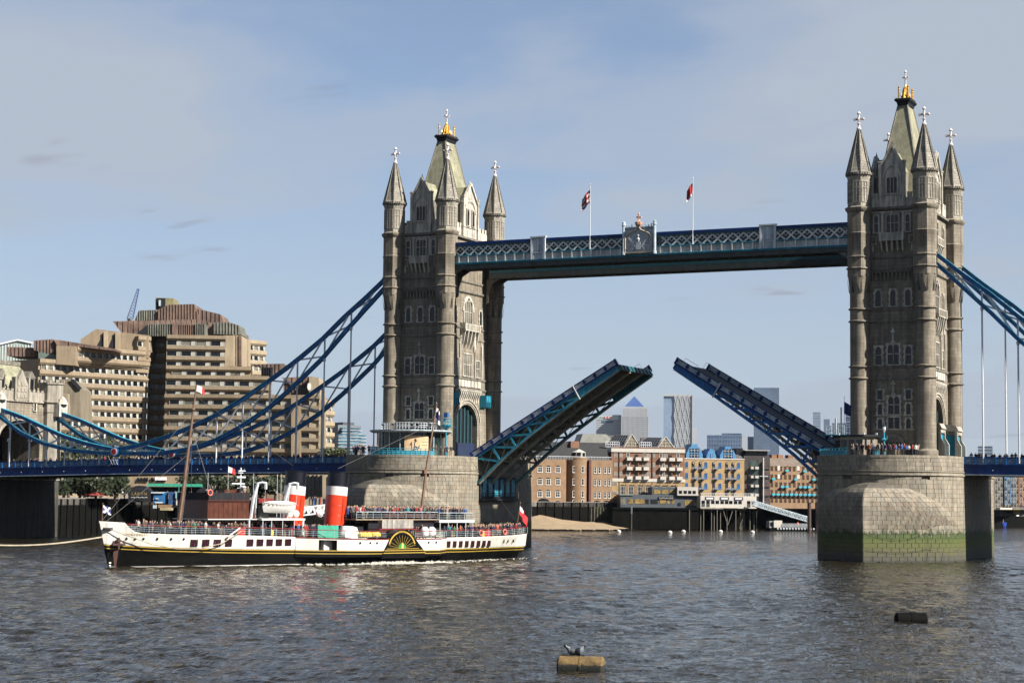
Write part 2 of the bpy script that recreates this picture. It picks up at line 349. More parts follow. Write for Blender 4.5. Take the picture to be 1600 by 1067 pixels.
def make_pier(x0, label, plant):
    t = thing('bridge_pier', label, 'bridge pier', (x0, 0, 0))
    rnd = random.Random(int(x0)+3)
    core = MB()
    f, L = pier_curve(-1); ns = 44
    out = [f(L*i/ns)[:2] for i in range(ns+1)]
    out = [(x*.985, y*.99) for x, y in out]+[(x*.985, -y*.99) for x, y in reversed(out[1:-1])]
    core.prism([(x0+x, y) for x, y in out], -3, PT-.02)
    # cutwater core
    for sg in (1,):
        rings = []
        for z in [-3, 4.6]+[4.6+i*.6 for i in range(1, 12)]+[11.55]:
            rings.append([(x0+cut_pt(-1+2*i/24, z)[0]*.975, cut_pt(-1+2*i/24, z)[1]*.985, z-.03) for i in range(25)]+[(x0, -PY, z-.03)])
        core.loft(rings)
        core.loft([[(x, -y, z) for x, y, z in r] for r in rings])
    build(core, 'wall_core', JOINT, t)
    # top paving and coping
    mb = MB(); mb.prism([(x0+x*1.0, y) for x, y in out], PT-.02, PT+.03); build(mb, 'paving', PAVE, t)
    c = MB(); c.loft([[(x0+x*k, y*k2, z) for x, y in out] for k, k2, z in ((1.0, 1.0, 12.55), (1.035, 1.022, 12.62), (1.035, 1.022, 12.85), (1.018, 1.012, 12.9), (1.018, 1.012, 13.1), (1.03, 1.02, 13.15), (1.03, 1.02, 13.3), (1.0, 1.0, 13.36))], False)
    build(c, 'string_course', GRAN[3], t)
    c = MB(); o2 = [(x*1.022, y*1.014) for x, y in out]; i2 = [(x*.96, y*.975) for x, y in out]
    c.loft([[(x0+x, y, z) for x, y in o] for o, z in ((o2, 15.18), (o2, 15.56), (i2, 15.56), (i2, 15.2))], False)
    build(c, 'coping', GRAN[0], t)
    # blocks
    zs = [0-1.2]
    while zs[-1] < 12.4: zs.append(zs[-1]+.66)
    zs[-1] = 12.55
    courses = list(zip(zs[:-1], zs[1:]))+[(13.36, 14.0), (14.0, 14.6), (14.6, 15.18)]
    blks = []
    for ci, (za, zb) in enumerate(courses):
        s = -rnd.random()*.9
        while s < L:
            w = 1.15+rnd.random()*.45; a, b = max(0, s), min(L, s+w); s += w
            if b-a < .3: continue
            pa, pb = f(a), f(b); m = f((a+b)/2)
            # hidden behind the cutwater?
            k = cut_level(zb)
            if zb < 11.0 and abs(m[0]) < PR*k*.4 and m[1] < -PY: continue
            q = [(x0+pa[0], pa[1], za), (x0+pb[0], pb[1], za), (x0+pb[0], pb[1], zb), (x0+pa[0], pa[1], zb)]
            vis = Vector((CAM.x-x0-m[0], CAM.y-m[1])).normalized().dot(Vector(m[2]))
            if 11.7 < (za+zb)/2 < 12.6 and any(abs(m[0]-hx) < .55 for hx in (-4.2, 2.4, 7.2)): continue
            blks.append((vis if zb > 0 else -1, q, Vector((-m[2][0], -m[2][1], 0))))
    for ci in range(18):
        za, zb = -1.2+ci*.66, -1.2+(ci+1)*.66
        if za > 11: break
        zb = min(zb, 11.5)
        for sg in (-1, 1):
            nb = max(2, int(15*cut_level((za+zb)/2)**.8)); off = .5 if ci % 2 else 0
            ed = sorted(set([0, 1]+[min(1, max(0, (i+off)/nb)) for i in range(1, nb)]))
            for a, b in zip(ed[:-1], ed[1:]):
                p = [cut_pt(sg*a if a else sg*1e-4, za), cut_pt(sg*b, za), cut_pt(sg*b, zb), cut_pt(sg*a if a else sg*1e-4, zb)]
                q = [(x0+p[0][0], p[0][1], za), (x0+p[1][0], p[1][1], za), (x0+p[2][0], p[2][1], zb), (x0+p[3][0], p[3][1], zb)]
                mid = Vector((sg*.8, -.6)); vis = Vector((CAM.x-x0, CAM.y)).normalized().dot(mid)+.6
                blks.append((vis if zb > 0 else -1, q, Vector((-mid.x, -mid.y, 0))))
    blks.sort(key=lambda b: -b[0])
    rest = MB()
    for i, (v, q, dep) in enumerate(blks):
        b = block(q, dep, None)
        gi = rnd.choice((0, 0, 1, 1, 2, 3))
        if i < 300: build(b, 'granite_block', GRAN[gi], t)
        else: rest.mat(gi); rest.add(b.v, b.f)
    build(rest, 'granite_blocks', GRAN, t, kind='stuff')
    # downstream end, plain
    c = MB(); f2, L2 = pier_curve(1)
    for (za, zb) in courses:
        s = -rnd.random()
        while s < L2:
            w = 1.3+rnd.random()*.4; a, b = max(0, s), min(L2, s+w); s += w
            if b-a < .3: continue
            pa, pb, m = f2(a), f2(b), f2((a+b)/2)
            bb = block([(x0+pa[0], pa[1], za), (x0+pb[0], pb[1], za), (x0+pb[0], pb[1], zb), (x0+pa[0], pa[1], zb)], Vector((-m[2][0], -m[2][1], 0)), None)
            c.mat(rnd.choice((0, 1, 2))); c.add(bb.v, bb.f)
    build(c, 'rear_granite_blocks', GRAN, t, kind='stuff')
    # mooring chain draped round the cutwater
    ch = MB()
    for z0, sag in ((3.3, 1.1), (.9, .5)):
        pts = []
        for i in range(25):
            s = .02+.95*i/24; x, y = cut_pt(s, 2.0); pts.append((x0+x*1.012+.05, y*1.008-.05, z0+1.0-sag*math.sin(math.pi*((i/12) % 1))))
        ch.tube(pts, .022, 4)
    build(ch, 'mooring_chain', BLACKM, t)
    return t
pier_n = make_pier(0, 'granite bridge pier behind the paddle steamer, with a round glass pavilion on top', False)
pier_s = make_pier(82.3, 'granite bridge pier with green river weed, standing right of the raised roadway gap', True)
# ---------------------------------------------------------------- towers
TB = 15.53
def arch_pts(hw, zs, za, n=8):
    """pointed arch outline from left spring to right spring"""
    h = za-zs; c = (h*h-hw*hw)/(2*hw) if h > hw else 0
    pts = []
    if h > hw:
        Rr = hw+c; a1 = math.acos(c/Rr)
        for i in range(n+1): a = a1*i/n; pts.append((-(Rr*math.cos(a)-c), zs+Rr*math.sin(a)))
    else:
        for i in range(n+1): a = math.pi/2*i/n; pts.append((-hw*math.cos(a), zs+h*math.sin(a)))
    return pts+[(-x, z) for x, z in reversed(pts[:-1])]
def stone_window(w, h, lights, head='arch', quoin=True, transom=False, glassm=None):
    """(frame mesh, pane mesh) local: x along wall, -y outward, origin bottom centre"""
    def mk():
        f = MB(); j = .17; d0, d1 = .05, -.16
        f.box(-w/2, -w/2+j, d1, d0, 0, h); f.box(w/2-j, w/2, d1, d0, 0, h); f.box(-w/2+j, w/2-j, d1, d0, h-j, h); f.box(-w/2-.06, w/2+.06, d1-.08, d0, -.14, 0)
        if quoin:
            nq = max(2, int(h/.42)); 
            for i in range(0, nq, 2):
                z0 = h*i/nq
                f.box(-w/2-.14, -w/2, d1+.02, d0, z0+.01, z0+h/nq-.01); f.box(w/2, w/2+.14, d1+.02, d0, z0+.01, z0+h/nq-.01)
        lw = (w-2*j)/lights; x = -w/2+j
        for i in range(lights):
            if i: f.box(x-.05, x+.05, d1+.05, d0, 0, h-j)
            if head == 'arch':
                hw = lw/2-.03; top = h-j; a = arch_pts(hw, top-hw*1.3, top-.05, 4)
                poly = [(-lw/2, top-hw*1.3), (-lw/2, top), (lw/2, top), (lw/2, top-hw*1.3)]+[(u, v) for u, v in reversed(a)]
                f.ext(poly, (x+lw/2, d1+.06, 0), (1, 0, 0), (0, 0, 1), (0, 1, 0), .12)
            x += lw
        if transom: f.box(-w/2+j, w/2-j, d1+.05, d0, h*.5-.05, h*.5+.05)
        g = MB(); g.box(-w/2+j, w/2-j, -.02, .04, 0, h-j)
        return f.mesh('window', DRESS), g.mesh('pane', glassm or GLASSD)
    return cached(('sw', w, h, lights, head, quoin, transom, glassm), mk)
def place_win(t, kind, u, z, face, x0, name='window'):
    """face: 'w' (west, toward the camera) or 's' / 'n' road faces"""
    fm, pm = stone_window(*kind)
    if face == 'w': loc, rz = (x0+u, -8.92, z), 0
    elif face == 'e': loc, rz = (x0-u, 8.92, z), math.pi
    elif face == 's': loc, rz = (x0+4.62, u, z), math.pi/2
    else: loc, rz = (x0-4.62, -u, z), -math.pi/2
    o = put(name, fm, t, loc, rz); p = bpy.data.objects.new('pane', pm); COL.objects.link(p); p.parent = o
    return o
def turret_meshes():
    def mk():
        prof = [(1.78, TB), (1.78, TB+.9), (1.62, TB+1.1), (1.5, TB+1.25)]
        for z in (27.6, 29.4, 36.4, 38.3):
            prof += [(1.5, z-.14), (1.74, z-.05), (1.74, z+.12), (1.5, z+.2)]
        prof += [(1.5, 40.4)]
        body = MB(); body.lathe(0, 0, prof, 24, R(7.5))
        rings = []
        for i in range(7):
            k = i/6; rr = []
            for a in range(24):
                th = 2*math.pi*a/24+R(7.5); m = ((th-R(22.5)+math.pi/8) % (math.pi/4))-math.pi/8
                ro = 1.86*math.cos(math.pi/8)/math.cos(m); kk = k**1.4; rr.append(((1.5*(1-kk)+ro*kk)*math.cos(th), (1.5*(1-kk)+ro*kk)*math.sin(th), 40.4+k*3.0))
            rings.append(rr)
        body.loft(rings, False)
        pr = [(1.86, 43.4), (1.86, 43.5)]
        for z, e in ((44.6, .2), (46.4, .14), (50.05, .08)):
            pr += [(1.86, z-.14), (1.86+e, z-.02), (1.86+e, z+.14), (1.86, z+.22)]
        pr += [(1.86, 53.4), (2.12, 53.7), (2.2, 54.0), (2.2, 54.15), (1.8, 54.35)]
        body.lathe(0, 0, pr, 8, R(22.5)); body.mat(2); body.lathe(0, 0, [(1.8, 54.3), (1.8, 58.7), (1.9, 58.85), (1.95, 59.1), (1.8, 59.15)], 8, R(22.5))
        for i in range(8):
            a = math.pi/4*i+R(22.5); w_ = .13
            for r0, z0, r1, z1 in ((1.60, 40.9, 1.80, 42.2),):
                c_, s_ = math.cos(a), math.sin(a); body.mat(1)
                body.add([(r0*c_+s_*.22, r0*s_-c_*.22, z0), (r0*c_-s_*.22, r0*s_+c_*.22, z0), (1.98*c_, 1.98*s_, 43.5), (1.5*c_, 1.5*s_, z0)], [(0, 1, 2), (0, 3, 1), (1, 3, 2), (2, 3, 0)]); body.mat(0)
        # recessed panels: raised frames on each octagon face of the top stage
        body.mat(2)
        for i in range(8):
            a = math.pi/4*i; c, s_ = math.cos(a), math.sin(a); d = 1.8*math.cos(math.pi/8)
            for (u0, u1, z0, z1) in ((-.52, -.40, 54.9, 58.3), (.40, .52, 54.9, 58.3), (-.40, .40, 58.18, 58.3), (-.40, .40, 54.9, 55.02), (-.05, .05, 55.02, 58.18), (-.4, .4, 57.2, 57.3)):
                q = [(c*dd-s_*u, s_*dd+c*u) for dd, u in ((d-.05, u0), (d+.09, u0), (d+.09, u1), (d-.05, u1))]
                body.prism(q, z0, z1)
        sp = MB(); sp.lathe(0, 0, [(1.8, 59.1), (2.12, 59.3), (2.16, 59.62), (1.98, 59.75), (1.2, 62.6), (.26, 66.6)], 8, R(22.5))
        eave = MB()
        for i in range(32):
            a = 2*math.pi*i/32; r_ = 2.03; eave.cbox((r_*math.cos(a), r_*math.sin(a), 59.4), (.16, .2, .4), a)
        for i in range(8):
            a = math.pi/4*i+R(22.5); eave.bar((2.0*math.cos(a), 2.0*math.sin(a), 59.75), (.28*math.cos(a), .28*math.sin(a), 66.6), .13)
        fi = MB(); fi.lathe(0, 0, [(.34, 66.5), (.38, 66.75), (.22, 66.95), (.17, 67.3), (.3, 67.5), (.17, 67.65), (.15, 68.9), (.3, 69.05), (.25, 69.2), (.02, 69.45)], 8)
        fi.box(-.72, .72, -.12, .12, 68.05, 68.35)
        fi.box(-.12, .12, -.66, .66, 68.05, 68.35)
        for a in (-.74, .74): fi.lathe(a, 0, [(.02, 67.95), (.2, 68.2), (.02, 68.45)], 6)
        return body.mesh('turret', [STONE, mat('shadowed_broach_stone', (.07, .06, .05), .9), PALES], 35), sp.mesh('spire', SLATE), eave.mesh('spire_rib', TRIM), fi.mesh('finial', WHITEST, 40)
    return cached('turret', mk)
def gable_meshes(hw, depth, lights, hgt=63.6, z0=54.2):
    """gabled dormer local: -y outward, origin at x=0,y=0 wall plane"""
    def mk():
        sh = hgt-3.4
        g = MB(); g.ext([(-hw, z0), (hw, z0), (hw, sh), (.18, hgt), (-.18, hgt), (-hw, sh)], (0, 0, 0), (1, 0, 0), (0, 0, 1), (0, 1, 0), .45)
        for s in (-1, 1):
            g.box(s*(hw-.02)-.22, s*(hw-.02)+.22, -.3, .4, z0, sh+.9)
            g.box(s*(hw-.02)-.3, s*(hw-.02)+.3, -.38, .45, sh+.9, sh+1.15)
            g.box(s*(hw-.02)-.26, s*(hw-.02)+.26, -.36, -.02, z0+1.6, z0+1.85)
            g.bar((s*(hw+.15), -.05, sh-.1), (0, -.05, hgt+.18), .3, .5, (0, 1, 0))
        # stepped crockets beside and hood arch
        a = arch_pts(hw*.68, sh-1.6, sh+.4, 6); o_ = arch_pts(hw*.80, sh-1.6, sh+.75, 6)
        g.ext(o_+list(reversed(a)), (0, -.16, 0), (1, 0, 0), (0, 0, 1), (0, 1, 0), .2)
        g.box(-hw*.8, hw*.8, -.14, .05, z0+1.7, z0+1.9)
        for i in range(5):
            u = -hw*.62+i*hw*.31; g.box(u-.12, u+.12, -.07, .02, z0+.35, z0+1.45)
        for i, (u, v) in enumerate(((-.3, 1.55), (.3, 1.55), (0, 2.2), (0, .95), (-.45, .8), (.45, .8))): g.lathe_y = None; g.box(u-.13, u+.13, -.08, .02, sh-.6+v-.13, sh-.6+v+.13)
        g.lathe(0, .1, [(.12, hgt), (.22, hgt+.25), (.1, hgt+.5), (.02, hgt+.9)], 6)
        r = MB()
        r.ext([(-hw+.2, sh-.3), (0, hgt-.35), (hw-.2, sh-.3)], (0, .44, 0), (1, 0, 0), (0, 0, 1), (0, 1, 0), depth)
        b = MB(); b.box(-hw+.25, hw-.25, .44, depth, z0, sh-.3)
        return g.mesh('gable', DRESS), r.mesh('dormer_roof', ROOFG), b.mesh('dormer_side', TRIM)
    return cached(('gable', hw, depth, lights), mk)
def balcony_mesh(hw, z0, z1, proj):
    def mk():
        b = MB(); b.box(-hw, hw, -proj, 0, z1-1.25, z1-1.1)
        b.box(-hw, hw, -proj, -proj+.14, z1-.16, z1)
        for s in (-1, 1):
            b.box(s*(hw-.15)-.16, s*(hw-.15)+.16, -proj-.08, .1, z1-1.3, z1+.12)
            b.box(s*hw-.08, s*hw+.08, -proj, 0, z1-.95, z1)
        b.box(-hw+.3, hw-.3, -proj+.05, -proj+.1, z1-1.1, z1-.2)
        n = int(hw*2/.42)
        for i in range(n):
            u = -hw+.35+(2*hw-.7)*(i+.5)/n; b.box(u-.045, u+.045, -proj-.03, -proj+.12, z1-1.1, z1-.16)
        for i in range(5):
            u = -hw+.25+(2*hw-.5)*i/4
            b.ext([(0, z0), (.25, z0+.1), (proj*.6, z0+.8), (proj-.05, z1-1.25), (0, z1-1.25)], (u-.12, 0, 0), (0, -1, 0), (0, 0, 1), (1, 0, 0), .24)
        return b.mesh('balcony', DRESS)
    return cached(('balc', hw, z0, z1, proj), mk)
def aedicule(z):
    def mk():
        b = MB(); b.box(-.3, .3, -.3, 0, 0, .25); b.lathe(0, -.18, [(.16, .25), (.2, .7), (.14, 1.1), (.16, 1.3), (.1, 1.5)], 8); b.box(-.32, .32, -.34, 0, 1.55, 1.7)
        b.ext([(-.3, 1.7), (.3, 1.7), (0, 2.35)], (0, -.3, 0), (1, 0, 0), (0, 0, 1), (0, 1, 0), .3)
        return b.mesh('statue_niche', DRESS)
    return cached('aed', mk)
def make_tower(x0, label, inner):
    """inner = +1 when the walkway leaves from the +x face (north tower), -1 for the south tower"""
    t = thing('bridge_tower', label, 'tower', (x0, 0, TB))
    # body with a road arch through it along x
    w = MB(); hx, hy = 4.6, 8.9
    for s in (-1, 1): w.box(x0-hx, x0+hx, min(s*4.25, s*hy), max(s*4.25, s*hy), TB, 26.0)
    a = arch_pts(4.25, 21.3, 24.9, 8)
    w.ext([(-4.25, 26), (-4.25, 21.3)]+a[1:-1]+[(4.25, 21.3), (4.25, 26)], (x0-hx, 0, 0), (0, 1, 0), (0, 0, 1), (1, 0, 0), 2*hx)
    w.box(x0-hx, x0+hx, -hy, hy, 26.0, 54.0)
    build(w, 'wall', STONE, t)
    w = MB(); w.box(x0+3.6, x0+3.8, -4.25, 4.25, TB, 25.4); build(w, 'painted_passage_shade', BLACKM, t)  # black sheet stands in for the shade inside the road arch
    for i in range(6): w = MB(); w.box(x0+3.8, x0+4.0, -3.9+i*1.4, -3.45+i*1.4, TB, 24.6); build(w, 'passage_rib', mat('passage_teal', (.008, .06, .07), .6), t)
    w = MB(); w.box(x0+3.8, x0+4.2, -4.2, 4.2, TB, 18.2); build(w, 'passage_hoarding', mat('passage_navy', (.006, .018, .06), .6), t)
    # archivolts
    for sx_, nm in ((1, 'archivolt'), (-1, 'archivolt')):
        m = MB()
        for i, (ro, ri, dp) in enumerate(((5.35, 5.05, .30), (5.05, 4.75, .12), (4.75, 4.5, .22), (4.5, 4.25, .10))):
            o_ = arch_pts(ro, 21.3, 24.9+(ro-4.25)*.85, 10); i_ = arch_pts(ri, 21.3, 24.9+(ri-4.25)*.85, 10)
            for k in range(len(o_)-1):
                m.ext([o_[k], o_[k+1], i_[k+1], i_[k]], (x0+sx_*(hx-.02), 0, 0), (0, 1, 0), (0, 0, 1), (sx_, 0, 0), dp+.02)
            for s in (-1, 1): m.box(min(x0+sx_*(hx-.02), x0+sx_*(hx+dp)), max(x0+sx_*(hx-.02), x0+sx_*(hx+dp)), min(s*ro, s*ri), max(s*ro, s*ri), TB, 21.3)
        build(m, nm, PALES, t)
    # string courses round the walls
    for z, e, h in ((27.6, .2, .28), (29.4, .2, .28), (36.4, .18, .26), (38.3, .18, .26), (44.6, .3, .3), (46.4, .22, .28), (54.0, .5, .36)):
        m = MB(); m.box(x0-hx-e, x0+hx+e, -hy-e, hy+e, z-h/2, z+h/2); m.box(x0-hx-e*.5, x0+hx+e*.5, -hy-e*.5, hy+e*.5, z-h, z-h/2-.002)
        build(m, 'string_course', TRIM, t)
    # machicolation below the walkway stage
    m = MB()
    for fx in range(-5, 6):
        u = fx*.62
        for y, s in ((-hy, -1), (hy, 1)): m.ext([(0, 44.3), (.45, 44.3), (.45, 43.8), (.12, 42.75), (0, 42.7)], (x0+u-.13, y, 0), (0, s, 0), (0, 0, 1), (1, 0, 0), .26)
    m.box(x0-3.6, x0+3.6, -hy-.45, hy+.45, 44.0, 44.35)
    build(m, 'machicolation', TRIM, t)
    for s in (-1, 1):
        m = MB()
        for k in range(-6, 7):
            u = k*.72; m.ext([(0, 27.3), (.5, 27.3), (.5, 26.7), (.1, 25.8), (0, 25.7)], (x0+s*hx, u-.15, 0), (s, 0, 0), (0, 0, 1), (0, 1, 0), .3)
            m.ext([(0, 25.9), (.14, 25.9), (.14, 25.2), (0, 25.2)], (x0+s*hx, u-.15, 0), (s, 0, 0), (0, 0, 1), (0, 1, 0), .3)
        m.box(min(x0+s*hx, x0+s*(hx+.5)), max(x0+s*hx, x0+s*(hx+.5)), -5, 5, 27.05, 27.42)
        for k in range(-4, 4): m.box(min(x0+s*hx, x0+s*(hx+.2)), max(x0+s*hx, x0+s*(hx+.2)), k*1.35+.1, k*1.35+1.25, 27.95, 29.1)
        build(m, 'carved_corbel_band', DRESS, t)
    # parapets with battlements, set between turrets
    for face in ('w', 'e', 's', 'n'):
        m = MB(); n = 3 if face in 'we' else 7; half = 3.3 if face in 'we' else 7.2
        def bx(u0, u1, z0, z1, th=.35):
            if face == 'w': m.box(x0+u0, x0+u1, -hy-.1, -hy+th, z0, z1)
            elif face == 'e': m.box(x0+u0, x0+u1, hy-th, hy+.1, z0, z1)
            elif face == 's': m.box(x0+hx-th, x0+hx+.1, u0, u1, z0, z1)
            else: m.box(x0-hx-.1, x0-hx+th, u0, u1, z0, z1)
        bx(-half, half, 54.18, 55.6)
        k = int(half*2/1.1)
        for i in range(k):
            u = -half+(i+.5)*2*half/k; bx(u-.33, u+.33, 55.6, 56.3); bx(u-.38, u+.38, 56.3, 56.42, .4)
        build(m, 'battlement', DRESS, t)
    # roof
    rf = MB(); rf.loft([[(x0+a_*sx1, b_*sy1, z) for sx1, sy1 in ((-1, -1), (1, -1), (1, 1), (-1, 1))] for a_, b_, z in ((3.85, 6.2, 54.3), (2.5, 4.35, 61.9), (.72, 1.8, 71.5))])
    build(rf, 'roof', ROOFG, t)
    m = MB()
    for sx1, sy1 in ((-1, -1), (1, -1), (1, 1), (-1, 1)): m.bar((x0+3.85*sx1, 6.2*sy1, 54.3), (x0+.74*sx1, 1.82*sy1, 71.5), .22)
    for i in range(5): m.box(x0-.76, x0+.76, -1.7+i*.75, -1.45+i*.75, 70.2, 70.9)
    m.box(x0-.98, x0+.98, -2.08, 2.08, 69.9, 70.1)
    build(m, 'ridge_lead', TRIM, t)
    m = MB(); m.loft([[(x0+a_*sx1, b_*sy1, z) for sx1, sy1 in ((-1, -1), (1, -1), (1, 1), (-1, 1))] for a_, b_, z in ((.85, 1.95, 71.45), (.95, 2.05, 71.9), (1.25, 2.35, 72.2), (1.25, 2.35, 72.45), (1.0, 2.1, 72.6))])
    for i in range(7): m.box(x0-1.12, x0-1.04, -2+i*.62, -1.7+i*.62, 72.45, 72.75); m.box(x0+1.04, x0+1.12, -2+i*.62, -1.7+i*.62, 72.45, 72.75)
    build(m, 'roof_platform', BLACKM, t)
    m = MB()
    for sx1, sy1 in ((-1, -1), (1, -1), (1, 1), (-1, 1)): m.lathe(x0+.72*sx1, 1.5*sy1, [(.16, 72.5), (.13, 74.0), (.2, 74.1), (.1, 74.3), (.19, 74.5), (.02, 74.75)], 6)
    m.loft([[(x0+a_*math.cos(q), b_*math.sin(q), z) for q in [2*math.pi*i/12 for i in range(12)]] for a_, b_, z in ((.62, 1.35, 72.55), (.5, 1.1, 73.1), (.42, .85, 73.8), (.34, .55, 74.3), (.16, .2, 74.9), (.1, .1, 75.2))])
    for i in range(8):
        q = 2*math.pi*i/8; m.bar((x0+.66*math.cos(q), 1.4*math.sin(q), 72.6), (x0+.25*math.cos(q), .4*math.sin(q), 74.7), .1); m.lathe(x0+.64*math.cos(q), 1.36*math.sin(q), [(.02, 72.9), (.12, 73.2), (.02, 73.7)], 5)
    build(m, 'gilded_crown', GOLD, t)
    m = MB(); m.lathe(x0, 0, [(.14, 75.0), (.11, 77.0), (.22, 77.15), (.02, 77.6)], 6); m.box(x0-.09, x0+.09, -.62, .62, 76.2, 76.42); m.box(x0-.5, x0+.5, -.09, .09, 76.2, 76.42)
    build(m, 'finial', WHITEST, t)
    # turrets
    tm, spm, rbm, fm = turret_meshes()
    for sx1, sy1 in ((-1, -1), (1, -1), (1, 1), (-1, 1)):
        o = put('turret', tm, t, (x0+5.12*sx1, 9.42*sy1, 0)); o.rotation_euler = (0, 0, 0)
        for nm, me in (('spire', spm), ('spire_rib', rbm), ('finial', fm)):
            q = bpy.data.objects.new(nm, me); COL.objects.link(q); q.parent = o
    # gables on the four faces
    for face in ('w', 'e', 's', 'n'):
        hw, dp = (1.85, 4.6) if face in 'we' else (2.9, 3.0)
        g1, g2, g3 = gable_meshes(hw, dp, 3)
        loc = {'w': (x0, -9.15, 0), 'e': (x0, 9.15, 0), 's': (x0+4.85, 0, 0), 'n': (x0-4.85, 0, 0)}[face]; rz = {'w': 0, 'e': math.pi, 's': math.pi/2, 'n': -math.pi/2}[face]
        o = put('gable', g1, t, loc, rz)
        for nm, me in (('dormer_roof', g2), ('dormer_side', g3)):
            q = bpy.data.objects.new(nm, me); COL.objects.link(q); q.parent = o
        if face in 'we': place_off = [(0, 1.95, 2.7, 3)]
        else: place_off = [(-1.05, 1.1, 3.0, 1), (1.05, 1.1, 3.0, 1)]
        for u, ww, hh, li in place_off:
            wmsh, pm = stone_window(ww, hh, li, 'arch', False)
            z = 56.25
            l2 = {'w': (x0+u, -9.2, z), 'e': (x0-u, 9.2, z), 's': (x0+4.9, u, z), 'n': (x0-4.9, -u, z)}[face]
            q = put('window', wmsh, t, l2, rz); p = bpy.data.objects.new('pane', pm); COL.objects.link(p); p.parent = q
    # windows, west and east faces
    for face in 'we':
        for u in (-2.35, 0, 2.35): place_win(t, (1.2, 2.75, 1, 'arch', True), u*.99, 38.75, face, x0)
        place_win(t, (2.1, 3.3, 2, 'arch', True, True), 0, 29.75, face, x0)
        for u in (-2.3, 2.35): place_win(t, (1.3, 3.0, 1, 'arch', True, True), u, 29.75, face, x0)
        for u in (-2.1, 2.3):
            place_win(t, (1.15, 1.6, 1, 'flat', True), u, 24.4, face, x0); place_win(t, (1.05, 1.9, 1, 'arch', True), u, 22.05, face, x0); place_win(t, (1.05, 1.75, 1, 'arch', True), u, 19.9, face, x0)
        place_win(t, (2.1, 2.95, 2, 'arch', True, True), .05, 22.1, face, x0); place_win(t, (2.1, 1.9, 2, 'flat', True), .05, 19.9, face, x0)
        for u in (-2.55, 2.35): place_win(t, (1.0, 2.9, 1, 'arch', False, True), u, 50.25, face, x0)
        place_win(t, (2.15, 3.0, 3, 'arch', False, True), 0, 50.2, face, x0)
        rz = 0 if face == 'w' else math.pi; yy = -8.9 if face == 'w' else 8.9
        put('balcony', balcony_mesh(1.9, 47.2, 50.1, .95), t, (x0, yy, 0), rz)
        put('statue_niche', aedicule(0), t, (x0, yy, 33.1), rz); put('statue_niche', aedicule(0), t, (x0, yy, 25.1), rz)
        m = MB()
        for z, hw in ((21.85, 3.1), (19.7, 3.2)): m.box(x0-hw, x0+hw, -.1+min(yy, yy), .1+yy, z, z+.16)
        # panels beside the balcony
        for u in (-3.1, 3.0):
            for a_, b_, c_, d_ in ((-.5, .5, 49.6, 49.72), (-.5, -.38, 48.5, 49.6), (.38, .5, 48.5, 49.6), (-.5, .5, 48.4, 48.52), (-.15, .15, 47.3, 48.2)): m.box(x0+u+a_, x0+u+b_, yy-.12, yy+.12, c_, d_)
        # window stage surround, light stone
        m.box(x0-3.3, x0+3.3, yy-.07, yy+.07, 53.3, 53.55); m.box(x0-1.75, x0-1.45, yy-.1, yy+.1, 50.1, 53.3); m.box(x0+1.45, x0+1.75, yy-.1, yy+.1, 50.1, 53.3)
        build(m, 'stone_band', DRESS, t)
        # porch
        d = MB(); o_ = arch_pts(1.95, 17.0, 19.1, 8); i_ = arch_pts(1.4, 17.0, 18.5, 8); s = -1 if face == 'w' else 1
        for k in range(len(o_)-1): d.ext([o_[k], o_[k+1], i_[k+1], i_[k]], (x0, yy, 0), (1, 0, 0), (0, 0, 1), (0, s, 0), .3)
        for q in (-1, 1): d.box(min(x0+q*1.4, x0+q*1.95), max(x0+q*1.4, x0+q*1.95), min(yy, yy+s*.3), max(yy, yy+s*.3), TB, 17.0)
        for q in (-1, 1):
            d.box(x0+q*3.0-.6, x0+q*3.0-.45, min(yy, yy+s*.15), max(yy, yy+s*.15), TB, 17.4); d.box(x0+q*3.0+.45, x0+q*3.0+.6, min(yy, yy+s*.15), max(yy, yy+s*.15), TB, 17.4); d.box(x0+q*3.0-.6, x0+q*3.0+.6, min(yy, yy+s*.15), max(yy, yy+s*.15), 17.4, 17.6)
        build(d, 'porch', TRIM, t)
        d = MB(); d.ext([(-1.4, TB), (1.4, TB)]+list(reversed(i_)), (x0, yy+s*.02, 0), (1, 0, 0), (0, 0, 1), (0, s, 0), .06); build(d, 'door', LEAD, t)
        d = MB()
        for q in (-1, 1): d.box(x0+q*3.0-.45, x0+q*3.0+.45, min(yy+s*.02, yy+s*.06), max(yy+s*.02, yy+s*.06), TB, 17.4)
        for k in range(5): d.box(x0-1.15+k*.5, x0-.85+k*.5, min(yy+s*.08, yy+s*.11), max(yy+s*.08, yy+s*.11), 17.0, 17.9)
        build(d, 'door_glass', GLASSD, t)
    # windows on the road faces
    for face in 'sn':
        sgn = 1 if face == 's' else -1
        gm = GLASSL if face == 's' else GLASSD
        place_win(t, (3.3, 4.3, 4, 'arch', False, True, gm), 0, 38.9, face, x0)
        for u in (-5.0, 5.0): place_win(t, (1.3, 2.8, 1, 'arch', True), u, 39.1, face, x0)
        place_win(t, (3.4, 4.0, 4, 'flat', False, True, gm), 0, 29.85, face, x0)
        for u in (-4.2, 4.0): place_win(t, (1.9, 3.0, 2, 'flat', False, True, gm), u, 29.85, face, x0)
        for u in (-5.2, 5.2): place_win(t, (1.2, 2.4, 1, 'arch', True), u, 50.3, face, x0)
        place_win(t, (3.2, 2.8, 4, 'arch', False, True), 0, 50.3, face, x0)
        put('balcony', balcony_mesh(2.9, 34.8, 38.9, 1.1), t, (x0+sgn*4.6, 0, 0), sgn*math.pi/2)
        if sgn != inner: put('balcony', balcony_mesh(2.4, 47.2, 50.2, .9), t, (x0+sgn*4.6, 0, 0), sgn*math.pi/2)
        m = MB()
